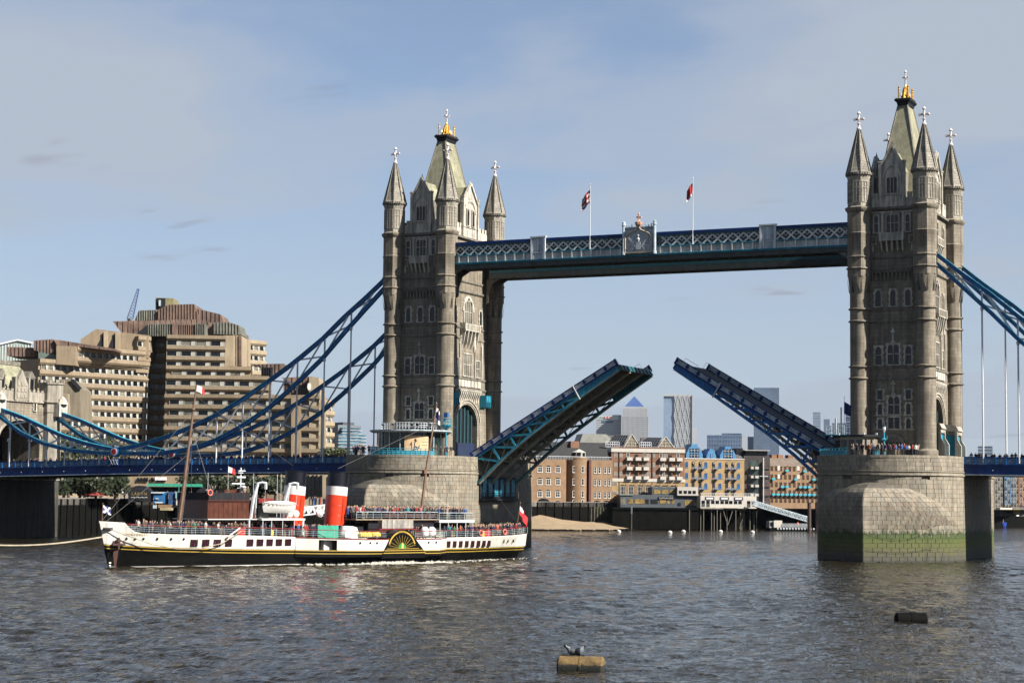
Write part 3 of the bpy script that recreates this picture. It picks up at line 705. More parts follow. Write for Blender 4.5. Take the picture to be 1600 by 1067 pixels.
        # canopied niches and hood over the windows
        for u in (-2.55, 2.55):
            m.lathe(x0+sgn*4.75, u, [(.1, 34.2), (.3, 35.2), (.34, 36.2), (.2, 36.4), (.34, 36.5), (.05, 38.2)], 8)
        o_ = arch_pts(2.2, 41.2, 44.0, 8); i_ = arch_pts(1.85, 41.2, 43.5, 8)
        for k in range(len(o_)-1): m.ext([o_[k], o_[k+1], i_[k+1], i_[k]], (x0+sgn*4.6, 0, 0), (0, 1, 0), (0, 0, 1), (sgn, 0, 0), .25)
        for u in (-6.2, -3.0, 3.0, 5.6): m.box(min(x0+sgn*4.6, x0+sgn*4.85), max(x0+sgn*4.6, x0+sgn*4.85), u-.14, u+.14, 29.6, 35.4); m.lathe(x0+sgn*4.7, u, [(.2, 35.4), (.02, 36.3)], 4)
        build(m, 'niche_canopy', DRESS, t)
        if sgn == inner:
            b = MB()
            for s in (-1, 1):
                b.ext([(0, 24.4), (0, 26.6), (1.3, 26.6), (1.3, 25.6), (.8, 24.9)], (x0+sgn*4.6, s*6.2-1.0, 0), (sgn, 0, 0), (0, 0, 1), (0, 1, 0), 2.0)
                for k in range(3): b.box(min(x0+sgn*4.6, x0+sgn*6.0), max(x0+sgn*4.6, x0+sgn*6.0), s*6.2-.9+k*.75, s*6.2-.75+k*.75, 24.6, 26.75)
            build(b, 'iron_bracket', BLUEL, t)
        else:
            for s in (-1, 1):
                b = MB()
                b.box(min(x0+sgn*4.6, x0+sgn*6.9), max(x0+sgn*4.6, x0+sgn*6.9), s*6.0-1.5, s*6.0+1.5, TB+3.8, TB+4.4)
                b.ext([(0, TB+4.4), (2.5, TB+4.4), (2.1, TB+5.2), (0, TB+5.6)], (x0+sgn*4.6, s*6.0-1.7, 0), (sgn, 0, 0), (0, 0, 1), (0, 1, 0), 3.4)
                for q in (-1, 1):
                    b.ext([(0, TB), (2.9, TB), (2.9, TB+2.0), (2.3, TB+3.0), (2.3, TB+4.6), (1.9, TB+4.6), (1.9, TB)], (x0+sgn*4.6, s*6+q*1.55-.22, 0), (sgn, 0, 0), (0, 0, 1), (0, 1, 0), .44)
                build(b, 'lodge_wall', PALES, t)
            b = MB()
            for s in (-1, 1): b.box(min(x0+sgn*4.8, x0+sgn*6.6), max(x0+sgn*4.8, x0+sgn*6.6), s*6-1.3, s*6+1.3, TB, TB+3.8)
            build(b, 'lodge_panel', BLUEL, t)
    return t
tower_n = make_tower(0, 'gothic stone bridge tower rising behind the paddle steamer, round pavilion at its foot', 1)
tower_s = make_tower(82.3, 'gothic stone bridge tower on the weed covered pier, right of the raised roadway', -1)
# ---------------------------------------------------------------- high level walkways
WP = 1.745
def walkway(yc, near, label):
    s = -1 if near else 1
    t = thing('high_walkway', label, 'walkway', (41.15, yc, 47.5))
    x0, x1 = 6.0, 76.3; yo, yi = yc+s*1.9, yc-s*1.9
    def Y(a, b): return (min(a, b), max(a, b))
    mb = MB(); mb.box(x0, x1, *Y(yc-2.05, yc+2.05), 51.62, 52.0); mb.prism([(x0, yc-2.0), (x1, yc-2.0), (x1, yc+2.0), (x0, yc+2.0)], 52.0, 52.1)
    build(mb, 'roof', BLUED, t)
    mb = MB(); mb.box(x0, x1, *Y(yo, yo-s*.12), 51.3, 51.6); mb.box(x0, x1, *Y(yi, yi+s*.12), 51.3, 51.6)
    for i in range(26): mb.lathe(x0+1.5+i*2.75, yo+s*.05, [(.02, 51.35), (.09, 51.45), (.02, 51.55)], 6)
    build(mb, 'eaves_beam', TEAL, t)
    for yy, sg in ((yo, 1), (yi, -1)):
        k = 0; n = int((x1-x0)/WP)
        def lat():
            m = MB(); m.bar((0, 0, 49.75), (WP, 0, 51.3), .27, .09, (0, 1, 0)); m.bar((0, .1, 51.3), (WP, .1, 49.75), .27, .09, (0, 1, 0))
            m.bar((0, 0, 50.5), (WP*.5, 0, 51.3), .08, .05, (0, 1, 0)); m.bar((WP, 0, 50.5), (WP*.5, 0, 51.3), .08, .05, (0, 1, 0))
            return m.mesh('lattice_brace', LATT)
        me = cached('lat', lat)
        for i in range(n+1):
            xx = x0+i*WP
            if xx+WP > x1+.3 or (near and sg > 0 and 37.3 < xx+WP/2 < 44.0): continue
            put('lattice_brace', me, t, (xx, yy, 0))
    gl = MB(); gl.box(x0, x1, *Y(yo-s*.22, yo-s*.26), 49.75, 51.3); gl.box(x0, x1, *Y(yi+s*.22, yi+s*.26), 49.75, 51.3)
    for i in range(20): gl.box(x0+1+i*3.5, x0+1.08+i*3.5, *Y(yo-s*.2, yo-s*.3), 49.75, 51.3)
    build(gl, 'glazing', glass('walkway_glass', (.008, .018, .05), .12), t)
    mb = MB(); mb.box(x0-.2, x1, *Y(yo+s*.0, yo-s*.2), 48.45, 49.7); mb.box(x0, x1, *Y(yi, yi+s*.2), 48.45, 49.7)
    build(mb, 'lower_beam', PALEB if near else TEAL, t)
    mb = MB()
    for z, h, e in ((49.66, .14, .34), (48.42, .16, .34), (48.25, .1, .22)): mb.box(x0-.35, x1, *Y(yo+s*e, yo-s*.1), z, z+h)
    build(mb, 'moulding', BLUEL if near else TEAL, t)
    def pan():
        m = MB(); m.box(.0, .22, -.34, .02, 48.5, 49.68); m.box(.34, WP-.12, -.08, .02, 48.62, 48.74); m.box(.34, WP-.12, -.08, .02, 49.42, 49.54); m.box(.34, .42, -.08, .02, 48.74, 49.42); m.box(WP-.2, WP-.12, -.08, .02, 48.74, 49.42)
        for i in range(5): m.box(.5+i*.2, .6+i*.2, -.06, .02, 48.9, 49.3)
        return m.mesh('parapet_panel', LATT)
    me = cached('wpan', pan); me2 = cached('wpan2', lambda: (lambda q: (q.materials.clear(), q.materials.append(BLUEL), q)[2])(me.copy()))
    for i in range(int((x1-x0)/WP)+1):
        xx = x0-.2+i*WP
        if xx+WP > x1: continue
        put('parapet_panel', me if near else me2, t, (xx, yo, 0), 0 if near else 0)
    mb = MB(); mb.box(x0, x1, yc-1.7, yc+1.7, 48.0, 48.3)
    for i in range(int((x1-x0)/WP)): mb.box(x0+i*WP, x0+i*WP+.15, yc-1.85, yc+1.85, 47.6, 48.0)
    mb.box(x0, x1, yc-1.95, yc-1.7, 47.5, 48.4); mb.box(x0, x1, yc+1.7, yc+1.95, 47.5, 48.4); mb.box(x0, x1, yc-.15, yc+.15, 47.55, 48.0)
    build(mb, 'floor_girder', WALKU, t)
    # curved brackets where it meets the towers
    for xa, d in ((x0-.6, 1), (x1-.2, -1)):
        m = MB()
        for q in (-1.5, 1.5): m.ext([(0, 47.5), (2.6, 47.5), (1.1, 46.6), (.45, 44.8), (.35, 43.3), (0, 43.0)], (xa, yc+q-.2, 0), (d, 0, 0), (0, 0, 1), (0, 1, 0), .4)
        build(m, 'stone_bracket', TRIM, t)
    if near:
        for xa in (21.1, 61.2-.1):
            m = MB(); m.box(xa, xa+2.7, yo-.22, yo+.1, 48.6, 52.15); build(m, 'iron_panel', PALEB, t)
            m = MB()
            for u in (0, 2.42): m.box(xa+u, xa+u+.28, yo-.42, yo-.2, 48.5, 52.4)
            m.box(xa-.1, xa+2.8, yo-.45, yo+.1, 52.2, 52.42); m.box(xa, xa+2.7, yo-.36, yo-.2, 49.6, 49.75)
            for k in range(7): m.box(xa+.95+.14*(k % 3), xa+1.35+.2*((k*2) % 3), yo-.3, yo-.2, 49.95+k*.3, 50.15+k*.3)
            m.box(xa+1.2, xa+1.5, yo-.34, yo-.2, 50.0, 51.9)
            build(m, 'panel_frame', WHITEP, t)
        # coat of arms frame
        m = MB(); m.box(38.2, 43.2, yo-.42-.15, yo+.05, 48.7, 53.0); build(m, 'arms_panel', mat('arms_panel_blue', (.42, .48, .50), .5, 0, .3, 2), t)
        m = MB()
        for u in (37.7, 43.1):
            m.lathe(u+.3, yo-.42-.15, [(.36, 48.5), (.36, 48.9), (.27, 49.0), (.27, 53.2), (.36, 53.3), (.36, 53.5), (.28, 53.55), (.3, 53.9), (.05, 54.05)], 8)
        m.box(38.0, 43.3, yo-.42-.3, yo+.05, 52.85, 53.05)
        for u in (38.5, 38.95, 39.4, 41.9, 42.35, 42.8): m.lathe(u, yo-.42-.1, [(.1, 53.05), (.07, 53.3), (.13, 53.42), (.02, 53.55)], 6)
        build(m, 'arms_frame', PALEB, t)
        m = MB()
        pts = [(-2.3, 48.9), (-2.3, 51.3), (-1.9, 51.9), (-1.2, 52.2), (-.5, 52.5), (0, 53.1)]
        for sg in (-1, 1): m.tube([(40.6+sg*a, yo-.42-.26, z) for a, z in pts], .14, 6)
        m.box(38.2, 43.0, yo-.42-.32, yo-.42-.1, 48.72, 48.95)
        build(m, 'arms_arch', mat('arms_buff', (.55, .45, .33), .6), t)
        m = MB(); rr = random.Random(5)
        for sg in (-1, 1):
            m.bar((40.6+sg*.3, yo-.42-.25, 49.5), (40.6+sg*1.7, yo-.42-.25, 51.3), .22, .16, (0, 1, 0)); m.bar((40.6+sg*.3, yo-.42-.25, 50.3), (40.6+sg*1.1, yo-.42-.25, 49.3), .16, .12, (0, 1, 0)); m.bar((40.6+sg*.4, yo-.42-.25, 49.9), (40.6+sg*1.5, yo-.42-.25, 50.1), .14, .12, (0, 1, 0))
        m.box(40.25, 40.95, yo-.42-.34, yo-.42-.15, 49.3, 50.6); m.lathe(40.6, yo-.42-.25, [(.15, 50.6), (.3, 51.0), (.12, 51.3), (.22, 51.6), (.02, 51.9)], 6)
        build(m, 'arms_relief', WHITEP, t)
        m = MB(); m.lathe(40.6, yo-.42-.1, [(.35, 53.0), (.62, 53.4), (.7, 53.8), (.3, 54.0), (.14, 54.2), (.14, 55.0), (.2, 55.1), (.02, 55.5)], 8); m.box(40.2, 41.0, yo-.42-.2, yo, 54.55, 54.75)
        build(m, 'arms_crown', COPPERG, t)
    return t
walkway(-7.5, True, 'pale blue lattice footbridge high between the towers, the nearer one carrying the coat of arms')
walkway(7.5, False, 'farther lattice footbridge high between the towers, seen below and behind the nearer one')
def flag_mesh(name, w, h, cols, droop=.75):
    """hanging flag: folds down the pole; cols(u,v)->material index"""
    m = MB(); nu, nv = 8, 10
    def P_(i, j):
        u, v = i/nu, j/nv
        a = droop*u
        return (-u*w*(1-.62*droop), .18*math.sin(u*9+v*2), -v*h*(1-.1*u)-u*w*.75*droop+.05*math.sin(v*6))
    for th in (0, .02):
        for i in range(nu):
            for j in range(nv):
                m.mat(cols((i+.5)/nu, (j+.5)/nv)); q = [P_(i, j), P_(i+1, j), P_(i+1, j+1), P_(i, j+1)]
                m.add([(x, y+th, z) for x, y, z in q], [(0, 1, 2, 3)])
    return m
FR, FW, FB = mat('flag_red', (.50, .015, .02), .8), mat('flag_white', (.75, .73, .7), .8, 0, .05), mat('flag_blue', (.02, .03, .18), .8)
def flagpole(label, x, y, z0, z1, fl, fm, rz=0, r=.09, name='flagpole', mtl=None, group=None):
    t = thing('flagpole', label, 'flagpole', (x, y, z0), rz, group)
    m = MB(); m.tube([(0, 0, 0), (0, 0, z1-z0)], [r, r*.6], 8); m.lathe(0, 0, [(.02, z1-z0), (r*1.6, z1-z0+.1), (.02, z1-z0+.25)], 6)
    build(m, 'pole', mtl or WHITEP, t, world=False)
    f = thing('flag', *fl, (x, y, z1-.5), rz)
    build(fm, 'cloth', [FR, FW, FB], f, True, world=False)
    return t
def union(u, v):
    a, b = abs(u-.5), abs(v-.5)
    if a < .07 or b < .1: return 0
    if a < .12 or b < .17: return 1
    d = abs(a-b*1.0)
    return 0 if d < .04 else (1 if d < .1 else 2)
flagpole('white flagpole on the high walkway, left of the coat of arms', 31.8, -9.5, 49.8, 60.5, ('union flag hanging limp from the pole left of the coat of arms', 'flag'), flag_mesh('f', 3.0, 2.3, union, .8))
flagpole('white flagpole on the high walkway, right of the coat of arms', 49.8, -9.5, 49.8, 60.5, ('red and white flag hanging limp from the pole right of the coat of arms', 'flag'),
         flag_mesh('f', 2.2, 2.1, lambda u, v: 1 if (v > .8 or u < .18) else 0, .85))
# ---------------------------------------------------------------- raised bascules
LA = R(30.3)
def leaf(x0, sg, label):
    """sg=+1 the north leaf rising to +x, -1 the south leaf"""
    t = thing('bascule_leaf', label, 'bascule', (x0, 0, 14))
    ca, sa = math.cos(LA), math.sin(LA); ox, oz = 9.3, 16.2
    def W_(a, n, y): X = ox+a*ca-n*sa; return (X if sg > 0 else 82.3-X, y, oz+a*sa+n*ca)
    def bx(m, a0, a1, n0, n1, y0, y1):
        v = [W_(a, n, y) for n in (n0, n1) for a, y in ((a0, y0), (a1, y0), (a1, y1), (a0, y1))]
        m.add(v, [(0, 3, 2, 1), (4, 5, 6, 7), (0, 1, 5, 4), (1, 2, 6, 5), (2, 3, 7, 6), (3, 0, 4, 7)])
    def bar(m, a0, n0, a1, n1, y, w, d): m.bar(W_(a0, n0, y), W_(a1, n1, y), d, w, (0, 1, 0))
    def bot(a):
        P_ = [(-1.3, -5.35), (0, -5.0), (6, -3.85), (11, -3.2), (16, -2.8), (22, -2.35), (30.2, -1.95)]
        for (p, q), (r, s) in zip(P_, P_[1:]):
            if a <= r: return q+(s-q)*(a-p)/(r-p)
        return P_[-1][1]
    # deck
    m = MB(); bx(m, .4, 30.2, -1.05, -.95, -7.3, 7.3); build(m, 'road_deck', UNDER, t)
    m = MB(); bx(m, .4, 30.2, -.95, -.93, -7.2, 7.2); build(m, 'road_surface', ROAD, t)
    m = MB()
    for i in range(13):
        a = 1.2+i*2.4; bx(m, a, a+.28, max(bot(a)*.55, -2.2), -1.05, -7.4, 7.4); 
        bx(m, a-.1, a+.38, max(bot(a)*.55, -2.2)-.08, max(bot(a)*.55, -2.2), -7.4, 7.4)
    build(m, 'cross_girder', UNDER, t)
    m = MB()
    for y in (-5.6, -4.0, -1.2, 1.2, 4.0, 5.6): bx(m, .8, 30, -1.5, -1.05, y-.08, y+.08)
    build(m, 'stringer', UNDER, t)
    m = MB()
    for i in range(6):
        a = 1.2+i*4.8
        if a+4.8 < 30.2:
            for ya, yb in ((-7.4, -2.6), (2.6, 7.4), (-2.6, 2.6)): m.bar(W_(a, bot(a+2)*.6, ya), W_(a+4.8, bot(a+4.8)*.6, yb), .22, .12); m.bar(W_(a, bot(a+2)*.6, yb), W_(a+4.8, bot(a+4.8)*.6, ya), .22, .12)
    build(m, 'wind_brace', UNDER, t)
    for gi, y in enumerate((-7.55, -2.6, 2.6, 7.55)):
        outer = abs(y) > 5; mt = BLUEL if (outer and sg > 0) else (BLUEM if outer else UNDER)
        m = MB(); ns = [-1.1+i*1.0 for i in range(32) if -1.1+i*1.0 <= 30.2]+[30.2]
        for a, b in zip(ns, ns[1:]):
            v = [W_(a, bot(a), y-.25), W_(b, bot(b), y-.25), W_(b, bot(b), y+.25), W_(a, bot(a), y+.25), W_(a, bot(a)+.38, y-.25), W_(b, bot(b)+.38, y-.25), W_(b, bot(b)+.38, y+.25), W_(a, bot(a)+.38, y+.25)]
            m.add(v, [(0, 3, 2, 1), (4, 5, 6, 7), (0, 1, 5, 4), (1, 2, 6, 5), (2, 3, 7, 6), (3, 0, 4, 7)])
        bx(m, .2, 30.2, -1.35, -1.06, y-.2, y+.2)
        build(m, 'girder_chord', mt, t)
        m = MB(); fw_ = .42 if outer else .34
        for a, b in zip(ns, ns[1:]):
            v = [W_(a, bot(a)-.07, y-fw_), W_(b, bot(b)-.07, y-fw_), W_(b, bot(b)-.07, y+fw_), W_(a, bot(a)-.07, y+fw_), W_(a, bot(a)-.01, y-fw_), W_(b, bot(b)-.01, y-fw_), W_(b, bot(b)-.01, y+fw_), W_(a, bot(a)-.01, y+fw_)]
            m.add(v, [(0, 3, 2, 1), (4, 5, 6, 7), (0, 1, 5, 4), (1, 2, 6, 5), (2, 3, 7, 6), (3, 0, 4, 7)])
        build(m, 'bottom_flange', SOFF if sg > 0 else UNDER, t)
        # bottom flange above: the north leaf takes the tan with painted light
        nodes = [0.4, 4.1, 7.8, 11.4, 15.0, 18.6, 22.2]
        for i, (a, b) in enumerate(zip(nodes, nodes[1:])):
            mm = MB(); bar(mm, a, -1.2, b, bot(b)+.2, y, .26 if outer else .2, .34)
            build(mm, 'girder_diagonal', mt, t)
            mm = MB(); bar(mm, b, -1.2, b, bot(b)+.2, y, .26, .36); build(mm, 'girder_post', mt if not outer or sg > 0 else BLUEM, t)
        mm = MB(); 
        for k in range(8): a = 22.2+k; bx(mm, a, a+1.0, bot(a+.5)+.3, -1.3, y-.08, y+.08)
        for k in range(5): bx(mm, 23+k*1.6, 23.12+k*1.6, bot(23+k*1.6)+.3, -1.3, y-.2, y+.2)
        build(mm, 'web_plate', mt, t)
        # lighter inner bracing seen through the lattice
        mm = MB()
        for i, (a, b) in enumerate(zip(nodes, nodes[1:])):
            bar(mm, a, bot(a)+.3, b, -1.3, y+.05, .1, .1)
        build(mm, 'counter_brace', UNDER, t)
    # kerb fascia and parapets
    for y, s in ((-7.75, -1), (7.75, 1)):
        m = MB(); bx(m, -.1, 30.5, -1.12, -.82, y-.12, y+.12); bx(m, -.1, 30.6, -.1, .06, y-.1, y+.1); bx(m, 30.35, 30.65, -1.1, .1, y-.14, y+.14); bx(m, -.15, .0, -1.1, .06, y-.1, y+.1)
        build(m, 'parapet_rail', BLUED, t)
        n = 14; pw = 30.4/n
        for i in range(n):
            a = i*pw; m = MB(); bx(m, a+.0, a+.2, -.82, -.1, y-.13, y+.13); bx(m, a+.2, a+pw, -.82, -.12, y+.02, y+.07)
            m.mat(1)
            # fretwork: crossed strokes and roundels
            c0 = a+.30; w0 = pw-.42
            for q in range(4):
                th = math.pi/2*q; mx_ = c0+w0/2
                m.bar(W_(mx_, -.47, y-.05), W_(mx_+w0*.5*(1 if math.cos(th+.785) > 0 else -1), -.47+.31*(1 if math.sin(th+.785) > 0 else -1), y-.05), .12, .05, (0, 1, 0))
            for q in range(10):
                t0_, t1_ = 2*math.pi*q/10, 2*math.pi*(q+1)/10
                for cc_, rr_ in ((c0+w0/2, .24), (c0+w0*.16, .15), (c0+w0*.84, .15)):
                    m.bar(W_(cc_+rr_*math.cos(t0_), -.47+rr_*math.sin(t0_), y-.04), W_(cc_+rr_*math.cos(t1_), -.47+rr_*math.sin(t1_), y-.04), .10, .05, (0, 1, 0))
            for cc_ in (c0+w0*.33, c0+w0*.67): bx(m, cc_-.03, cc_+.03, -.78, -.16, y-.06, y)
            bx(m, c0+w0/2-.1, c0+w0/2+.1, -.57, -.37, y-.08, y)
            bx(m, a+.25, a+pw-.08, -.8, -.73, y-.06, y); bx(m, a+.25, a+pw-.08, -.2, -.14, y-.06, y)
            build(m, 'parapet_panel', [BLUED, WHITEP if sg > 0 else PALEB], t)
    # nose of the leaf
    m = MB(); bx(m, 30.2, 30.5, -1.9, -.9, -7.6, 7.6); 
    for i in range(9): bx(m, 30.5, 30.65, -1.8, -1.0, -7+i*1.7, -6.6+i*1.7)
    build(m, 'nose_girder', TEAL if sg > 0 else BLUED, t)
    m = MB()
    for y in (-5.6, 4.6):
        m.tube([W_(27.5, -.95, y), W_(27.5, .35, y), W_(30.1, .35, y), W_(30.1, -.95, y)], .04, 5)
    build(m, 'guard_hoop', PALEB, t)
    m = MB(); bar(m, 22.0, -2.6, 22.0, .1, -8.1, .2, .16); build(m, 'navigation_light_bracket', WHITEP, t)
    return t
leaf(10, 1, 'raised roadway leaf rising from the tower with the glass pavilion, seen from below')
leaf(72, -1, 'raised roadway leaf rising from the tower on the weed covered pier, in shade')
# machinery chamber opening under the north leaf
def chamber(x0, sg, label):
    t = thing('machinery_gallery', label, 'gallery', (x0, 0, 9))
    xa = x0+sg*10.66
    m = MB(); m.box(min(xa, xa+sg*.9), max(xa, xa+sg*.9), -7.2, 7.2, 8.2, 8.5)
    for i in range(15): m.tube([(xa+sg*.85, -7.1+i, 8.5), (xa+sg*.85, -7.1+i, 9.5)], .04, 5)
    m.tube([(xa+sg*.85, -7.1, 9.5), (xa+sg*.85, 7.1, 9.5)], .05, 5); m.tube([(xa+sg*.85, -7.1, 9.0), (xa+sg*.85, 7.1, 9.0)], .04, 5)
    build(m, 'catwalk', BLACKM, t)
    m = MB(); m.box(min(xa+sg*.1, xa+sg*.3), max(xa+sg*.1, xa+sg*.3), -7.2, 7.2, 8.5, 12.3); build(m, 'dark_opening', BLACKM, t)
    for i in range(6):
        m = MB(); y = -6.3+i*2.3; m.box(min(xa+sg*.3, xa+sg*.42), max(xa+sg*.3, xa+sg*.42), y, y+1.4, 8.9, 11.9); build(m, 'shutter', BLUEL, t)
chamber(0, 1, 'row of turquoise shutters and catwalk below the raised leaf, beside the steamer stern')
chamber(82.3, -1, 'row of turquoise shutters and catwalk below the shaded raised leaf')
# ---------------------------------------------------------------- side span decks
def fret_panel(w, h):
    def mk():
        m = MB(); m.box(0, .16, -.16, .04, 0, h); m.box(.16, w, 0, .04, 0, h); m.mat(1)
        m.box(.24, w-.06, -.05, .01, .12, .2); m.box(.24, w-.06, -.05, .01, h-.2, h-.12)
        c = (w+.2)/2
        for q in range(8):
            for cc_, rr_ in ((c, .21), (c-.42, .14), (c+.42, .14)): m.bar((cc_+rr_*math.cos(q*math.pi/4), -.03, h/2+rr_*math.sin(q*math.pi/4)), (cc_+rr_*math.cos((q+1)*math.pi/4), -.03, h/2+rr_*math.sin((q+1)*math.pi/4)), .07, .05, (0, 1, 0))
        m.box(c-.07, c+.07, -.06, 0, h/2-.07, h/2+.07)
        return m.mesh('parapet_panel', [BLUEM, mat('fretwork_blue_grey', (.22, .30, .34), .5, 0, .15, 1.5)])
    return cached(('fp', w, h), mk)
def deck(sg, label):
    """sg=-1 north side span, +1 south side span"""
    xs = 10.7; xe = 93.3; X0 = 0 if sg < 0 else 82.3
    def X(d): return X0+sg*d
    def zt(d): return 15.6-(d-10.7)*.0105-max(0, d-63)*.011
    t = thing('side_span_deck', label, 'bridge deck', (X(50), 0, 13))
    n = 15; ds = [xs+(xe-xs)*i/n for i in range(n+1)]
    def strip(m, y0, y1, za, zb):
        for a, b in zip(ds, ds[1:]):
            v = [(X(a), y0, zt(a)+za), (X(b), y0, zt(b)+za), (X(b), y1, zt(b)+za), (X(a), y1, zt(a)+za), (X(a), y0, zt(a)+zb), (X(b), y0, zt(b)+zb), (X(b), y1, zt(b)+zb), (X(a), y1, zt(a)+zb)]
            m.add(v, [(0, 3, 2, 1), (4, 5, 6, 7), (0, 1, 5, 4), (1, 2, 6, 5), (2, 3, 7, 6), (3, 0, 4, 7)])
    m = MB(); strip(m, -8.9, 8.9, -1.5, -1.1); build(m, 'deck_slab', UNDER, t)
    m = MB(); strip(m, -8.6, 8.6, -1.1, -1.09); build(m, 'road_surface', ROAD, t)
    m = MB()
    for d in range(12, 93, 3): m.box(min(X(d), X(d)+.3), max(X(d), X(d)+.3), -8.9, 8.9, zt(d)-2.3, zt(d)-1.52)
    build(m, 'cross_girder', UNDER, t)
    for s in (-1, 1):
        y = s*9.1; a, b = min(y, y-s*.3), max(y, y-s*.3)
        m = MB(); strip(m, a, b, -2.6, -1.2); build(m, 'fascia_girder', BLUED, t)
        m = MB(); strip(m, min(y+s*.2, y-s*.3), max(y+s*.2, y-s*.3), -1.22, -1.1); strip(m, min(y+s*.08, y-s*.2), max(y+s*.08, y-s*.2), -.1, .03); build(m, 'parapet_rail', BLUED, t)
        m = MB(); strip(m, min(y+s*.25, y-s*.4), max(y+s*.25, y-s*.4), -2.75, -2.62)
        for d in range(15, 93, 5): m.lathe(X(d), y+s*.12, [(.02, zt(d)-2.1), (.1, zt(d)-2.0), (.02, zt(d)-1.9)], 6)
        build(m, 'bottom_flange', PALEB, t)
        w = 1.55; me = fret_panel(w, 1.0); k = 0; d = xs
        dm = xe if sg < 0 else 60
        while d+w < dm:
            xx = X(d) if sg > 0 else X(d+w)
            if s < 0 or k % 1 == 0: put('parapet_panel', me, t, (xx if s < 0 else xx+w, y, zt(d)-1.1), 0 if s < 0 else math.pi)
            d += w; k += 1
    return t
deck(-1, 'blue roadway deck hung from the chains, running left from the pavilion pier behind the steamer')
deck(1, 'blue roadway deck hung from the chains, leaving the picture on the right')
# ---------------------------------------------------------------- suspension chains
UP_ = [(6.2, 47.0), (10, 43.8), (15.1, 39.9), (19.4, 36.2), (25.2, 32.1), (30.4, 28.9), (36, 25.6), (41.3, 23.0), (46.7, 20.85), (52.5, 18.95), (58, 17.6), (63.3, 16.75)]
LO_ = [(6.2, 45.6), (10, 42.0), (15.0, 37.2), (19.3, 32.8), (24.8, 28.2), (30.3, 24.1), (35.9, 20.9), (41.2, 18.5), (46.8, 16.9), (52.5, 16.2), (58, 16.05), (63.3, 16.15)]
US_ = [(63.3, 16.75), (65.5, 17.05), (70, 17.9), (75.6, 19.4), (80, 21.0), (85, 22.9), (90.7, 24.6), (93.3, 25.8)]
LS_ = [(63.3, 16.15), (65.5, 16.1), (73.4, 16.65), (79.7, 17.9), (84.9, 19.8), (90.7, 23.2), (93.3, 24.9)]
def interp(P_, x):
    for (a, b), (c, d) in zip(P_, P_[1:]):
        if x <= c: return b+(d-b)*(x-a)/(c-a)
    return P_[-1][1]
HANG = [13.6, 18.9, 24.4, 30.05, 35.65, 41.15, 46.7, 52.2]
